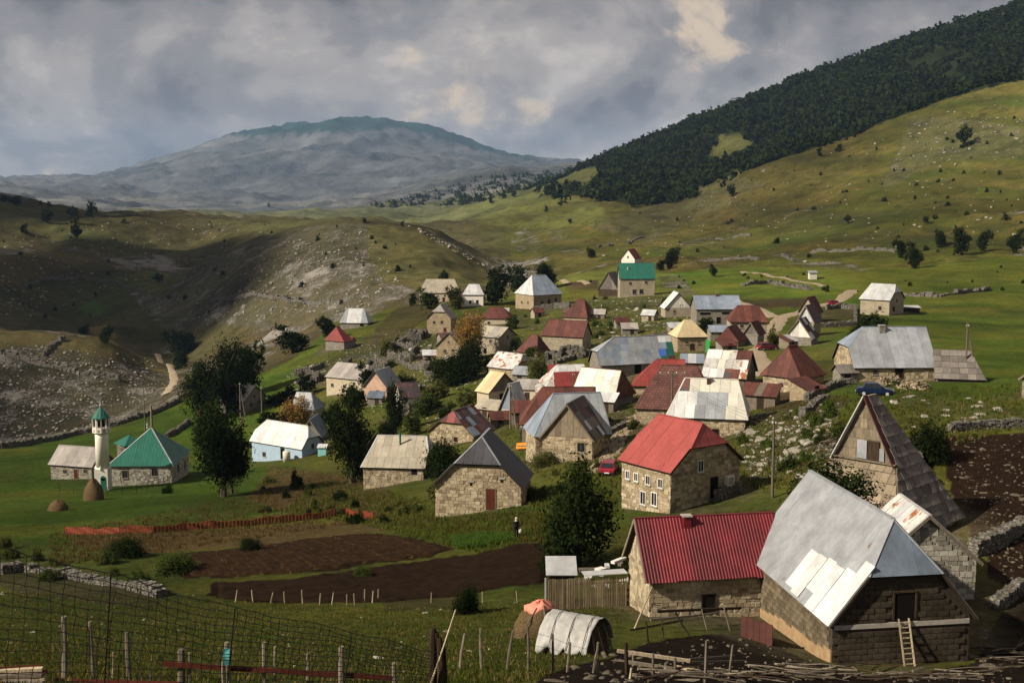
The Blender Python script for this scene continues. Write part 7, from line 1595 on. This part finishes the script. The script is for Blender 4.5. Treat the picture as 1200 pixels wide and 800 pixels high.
# ---------------------------------------------------------------- cars
def car(px, py, yaw, paint, label, scale=1., p=None, boot=False):
    g = p or gp(px, py); t = thing('parked_car', label, 'car', g, R(yaw)); S = scale
    # side profile stations along x: (x, z low, z shoulder, half width)
    st = [(-1.95, .45, .70, .70), (-1.85, .30, .86, .80), (-1.2, .26, .92, .83), (0, .26, .92, .84), (.75, .26, .90, .83), (1.35, .28, .80, .80), (1.85, .32, .70, .74), (1.98, .42, .60, .62)]
    mb = MB()
    for x, zl, zs, w in st:
        for yy, z in ((-w*.93, zl), (-w, zl+.15), (-w, zs-.08), (-w*.93, zs), (w*.93, zs), (w, zs-.08), (w, zl+.15), (w*.93, zl)): mb.v.append((x*S, yy*S, z*S))
    k = len(st)
    for i in range(k-1):
        for j in range(8): a = i*8+j; b_ = i*8+(j+1) % 8; mb.f.append((a, a+8, b_+8, b_))
    mb.f.append(tuple(range(8))); mb.f.append(tuple((k-1)*8+j for j in range(8))[::-1]); body = mb.obj('body', paint, t, False)
    xb = -1.75 if not boot else -1.25
    c0 = [(xb, .86), (xb+.25, 1.38), (.30, 1.38), (.95, .88)]
    def pane(P, name): mb = MB(); n_ = (Vector(P[1])-Vector(P[0])).cross(Vector(P[2])-Vector(P[0])).normalized(); mb.slab([Vector(p)*S for p in P], n_, .02); mb.obj(name, 'glass_dark', cab)
    mb = MB(); 
    for x, z in c0:
        w = .80 if z < 1 else .62
        mb.v += [(x*S, -w*S, z*S), (x*S, w*S, z*S)]
    for i in range(4): a = 2*i; b_ = 2*((i+1) % 4); mb.f.append((a, b_, b_+1, a+1))
    mb.f += [(0, 6, 4, 2)[::-1], (1, 3, 5, 7)[::-1]]; cab = mb.obj('cabin', paint, t)
    pane([(.92, -.68, .93), (.92, .68, .93), (.36, .56, 1.36), (.36, -.56, 1.36)], 'windscreen'); pane([(xb-.01, .66, .92), (xb-.01, -.66, .92), (xb+.22, -.54, 1.35), (xb+.22, .54, 1.35)], 'rear_window')
    for s in (-1, 1):
        for x0, x1 in ((xb+.28, -.45), (-.38, .62)):
            P = [(x0-.06 if x0 < -1 else x0, s*.80, .94), (x1+.12 if x1 > 0 else x1, s*.80, .94), (x1-.3 if x1 > 0 else x1, s*.655, 1.33), (x0+.06 if x0 < -1 else x0, s*.655, 1.33)]; pane(P if s < 0 else P[::-1], 'side_window')
        for x in (-1.2, 1.25):
            mb = MB(); mb.tube([(x*S, s*.66*S, .30*S), (x*S, s*.86*S, .30*S)], .31*S, 16); w_ = mb.obj('wheel', 'tyre', t); mb = MB(); mb.tube([(x*S, s*.84*S, .30*S), (x*S, s*.875*S, .30*S)], .18*S, 12); mb.obj('rim', 'chrome', w_)
        mb = MB(); mb.box((1.90*S, s*.5*S, .60*S), (.12, .28, .13)); mb.obj('headlight', 'lamp_glass', t); mb = MB(); mb.box((-1.91*S, s*.6*S, .68*S), (.1, .2, .18)); mb.obj('tail_light', 'red_tile', t)
        mb = MB(); mb.box((.72*S, s*.9*S, .98*S), (.1, .14, .12)); mb.obj('mirror', 'tyre', t)
    for x in (1.97, -1.95): mb = MB(); mb.box((x*S, 0, .38*S), (.12, 1.5*S, .16)); bp = mb.obj('bumper', 'tyre', t); mb = MB(); mb.box((x*S*1.035, 0, .46*S), (.02, .5, .11)); mb.obj('number_plate', 'plate', bp)
car(714, 554, 78, 'car_red', 'small raspberry red hatchback parked beside the salmon-red house'); car(1025, 463, -12, 'car_blue', 'dark blue car parked below the woodpile', boot=True); car(899, 410, 20, 'car_dark', 'dark red car on the track by the tall stone house'); car(978, 358, 10, 'car_red', 'distant red car on the track below the meadow house')
# ---------------------------------------------------------------- person standing by the field
def person(px, py):
    g = gp(px, py); t = thing('person', 'person in dark clothes with a pale scarf standing by the vegetable patch', 'person', g, R(20)); m = bpy.data.meshes.new('body')
    J = [(0, 0, .95, .15, .11), (0, 0, 1.12, .135, .10), (0, .01, 1.36, .17, .11), (0, .01, 1.47, .08, .07), (0, -.01, 1.53, .055, .055), (0, -.02, 1.62, .085, .095), (0, -.02, 1.72, .07, .08)]; E = [(i, i+1) for i in range(6)]
    def add(parent, chain):
        for c in chain: J.append(c); E.append((parent, len(J)-1)); parent = len(J)-1
        return parent
    for s in (-1, 1):
        add(0, [(s*.10, 0, .86, .095, .095), (s*.11, -.02, .48, .062, .065), (s*.12, .02, .09, .045, .045), (s*.13, -.14, .04, .04, .03)])
        h = add(2, [(s*.19, .01, 1.40, .06, .06), (s*.25, .03, 1.12, .045, .045), (s*.22, -.10, .90, .035, .035), (s*.215, -.13, .83, .03, .022)])
        for k in range(5): add(h, [(s*(.19+.013*k), -.14-.012*abs(k-2), .78, .010, .010), (s*(.19+.013*k), -.15, .735, .008, .008)])
    m.from_pydata([j[:3] for j in J], E, []); o = link('body', m, 'cloth_dark', t); md = o.modifiers.new('skin', 'SKIN'); o.data.skin_vertices[0].data[0].use_root = True
    for i, j in enumerate(J): o.data.skin_vertices[0].data[i].radius = (j[3], j[4])
    sb = o.modifiers.new('smooth', 'SUBSURF'); sb.levels = 1; sb.render_levels = 1
    mb = MB(); mb.lathe([(.02, 1.77), (.075, 1.75), (.098, 1.66), (.095, 1.56), (.10, 1.49), (.16, 1.44)], 12); mb.obj('headscarf', 'cloth_pale', t, True); mb = MB(); mb.lathe([(.05, -.08), (.075, -.04), (.08, .02), (.06, .09)], 10, (0, -.055, 1.63)); f = mb.obj('face', 'skin', t, True); mb = MB(); mb.box((0, -.145, 1.62), (.025, .03, .05)); mb.obj('nose', 'skin', f)
    mb = MB(); mb.lathe([(.10, .0), (.15, .08), (.13, .30), (.05, .36)], 10, (.30, -.12, .45)); mb.obj('bag', 'cloth_pale', t, True)
person(605, 631)
# ---------------------------------------------------------------- odds and ends in the yards
g = gp(336, 540); t = thing('water_tank', 'cream upright water tank in front of the blue veranda', 'tank', g); mb = MB(); mb.lathe([(.62, -.1), (.62, 1.5), (.5, 1.62), (.2, 1.68)], 16); mb.obj('drum', 'tank', t, True); mb = MB(); mb.lathe([(.2, 1.66), (.2, 1.74)], 10); mb.obj('lid', 'tank', t)
g = gp(378, 533); t = thing('turquoise_hut', 'little turquoise hut beside the white-roofed house', 'hut', g); mb = MB(); mb.box((0, 0, .6), (1.3, 1.3, 1.6)); mb.obj('wall', 'turquoise', t); mb = MB(); mb.slab([(-.8, -.8, 1.35), (.8, -.8, 1.35), (.8, .8, 1.7), (-.8, .8, 1.7)], (0, -.2, 1), .05); mb.obj('roof', 'tin_pale', t)
g = gp(829, 413); t = thing('green_board', 'tall bright green panel beside the pyramid-roofed house', 'panel', g); mb = MB(); mb.box((0, 0, 1.1), (.75, .12, 2.4)); mb.obj('sheet', 'panel_green', t); mb = MB(); mb.box((-.42, 0, 1.1), (.08, .14, 2.45)); mb.obj('post', 'wood_grey', t)
g = gp(308, 538); t = thing('yard_bench', 'bench and tools lined up before the blue veranda', 'bench', g)
for i in range(7): mb = MB(); mb.box((-1.6+.5*i, .1*(i % 2), .35), (.35, .3, .5+.12*(i % 3))); mb.obj('box', ('wood_dark', 'panel_blue', 'rust_brown')[i % 3], t)
mb = MB(); mb.box((0, -.3, .45), (3.6, .35, .06)); mb.obj('seat', 'wood_grey', t)
for s in (-1.6, 1.6): mb = MB(); mb.box((s, -.3, .15), (.08, .3, .6)); mb.obj('leg', 'wood_grey', t)
rh = [o for o in bpy.data.objects if o.name.startswith('red_roofed_house') and 'salmon' in o.get('label', '')][0]; x, y, yaw, L, W_, hw = FIT['redhouse'][:6]; mb = MB(); mb.box((L/2-.3+.2, W_*.30, hw-1.5), (.4, .8, .8)); ac = mb.obj('meter_box', 'frame_white', rh); mb = MB(); mb.box((L/2-.3+.41, W_*.30, hw-1.5), (.02, .6, .6)); mb.obj('cover', 'concrete', ac)
bg = [o for o in bpy.data.objects if 'green stovepipe' in o.get('label', '')][0]; mb = MB(); fx = FIT['beige']; zz = fx[5]+fx[6]*.72; mb.tube([(.3, -fx[4]*.14, zz-.2), (.3, -fx[4]*.14, zz+1.6)], .12, 8); mb.obj('stovepipe', 'green', bg)
g = gp(1078, 366); t = thing('lean_to', 'white-roofed lean-to beside the lone meadow house', 'shed', (g.x-1, g.y, g.z)); mb = MB(); mb.box((-1.5, 0, .5), (4.2, 2.2, 1.6)); mb.obj('wall', 'wood_dark', t); mb = MB(); mb.slab([(-3.9, -1.4, 1.35), (.9, -1.4, 1.25), (.9, 1.3, 1.6), (-3.9, 1.3, 1.6)], (0, -.2, 1), .06); mb.obj('roof', 'tin_pale', t)
fx = FIT['whiteroof']; g = gp(952, 327); t = thing('white_cabin', 'tiny white cabin far off by the meadow track', 'cabin', g); mb = MB(); mb.box((0, 0, 1), (2.4, 2, 2.4)); mb.obj('wall', 'plaster_white', t); mb = MB(); mb.slab([(-1.5, -1.3, 2.15), (1.5, -1.3, 2.15), (1.5, 1.3, 2.7), (-1.5, 1.3, 2.7)], (0, -.2, 1), .08); mb.obj('roof', 'tin_grey', t)
# stones edging the barn's long wall, white lumps in the mud
# ---------------------------------------------------------------- unseen clouds, added and placed to throw shade on the left slopes
b = NB('added_shade_cloud'); b.done((.82, .82, .84), 1.0)
def added_shade_cloud(ground_xy, size, alt, seed):
    """a cumulus bank placed so that it stands between the sun and that piece of land"""
    gx, gy = ground_xy; k = alt/SUN_DIR.z; c = Vector((gx, gy, 0))+SUN_DIR*k; r = random.Random(seed); bm = bmesh.new()
    for i in range(34):
        a = r.uniform(0, 6.28); q = math.sqrt(r.random()); s = r.uniform(.16, .34)*(1.15-.6*q); M = Matrix.Translation((math.cos(a)*q*size[0], math.sin(a)*q*size[1], s*size[2]*.9)) @ Matrix.Diagonal((s*size[0]*1.2, s*size[1]*1.2, s*size[2]*1.5, 1))
        g = bmesh.ops.create_icosphere(bm, subdivisions=3, radius=1)
        for v in g['verts']:
            d = 1+.22*float(fbm(np.array([v.co.x*2.5+i]), np.array([v.co.y*2.5+v.co.z*2]), seed, 3)[0]); v.co = M @ (v.co*d)
            v.co.z = max(v.co.z, -.04*size[2])
    m = bpy.data.meshes.new('added_shade_cloud'); bm.to_mesh(m); bm.free(); m.materials.append(MAT['added_shade_cloud']); o = link('added_shade_cloud', m, smooth=True); o.location = c; tag(o, kind='structure'); return o
added_shade_cloud((-420, 620), (210, 420, 90), 1300, 1)
added_shade_cloud((-800, 1250), (330, 420, 110), 1350, 2)
# ---------------------------------------------------------------- haze over the whole valley
b = NB('haze'); b.t.nodes.remove(b.b); pv = b.n('ShaderNodeVolumePrincipled'); pv.inputs['Density'].default_value = 3.6e-5; pv.inputs['Color'].default_value = (.42, .64, 1.0, 1); pv.inputs['Anisotropy'].default_value = .1; b.l(pv.outputs[0], b.t.nodes['Material Output'].inputs['Volume'])
mb = MB(); zlo = float(_GZ.min())-1.5; zhi = float(_GZ.max())+60; mb.box((0, 8600, (zlo+zhi)/2), (30000, 18800, zhi-zlo)); tag(mb.obj('haze', b.m), 'thin blue haze filling the valley air', 'haze', kind='stuff')
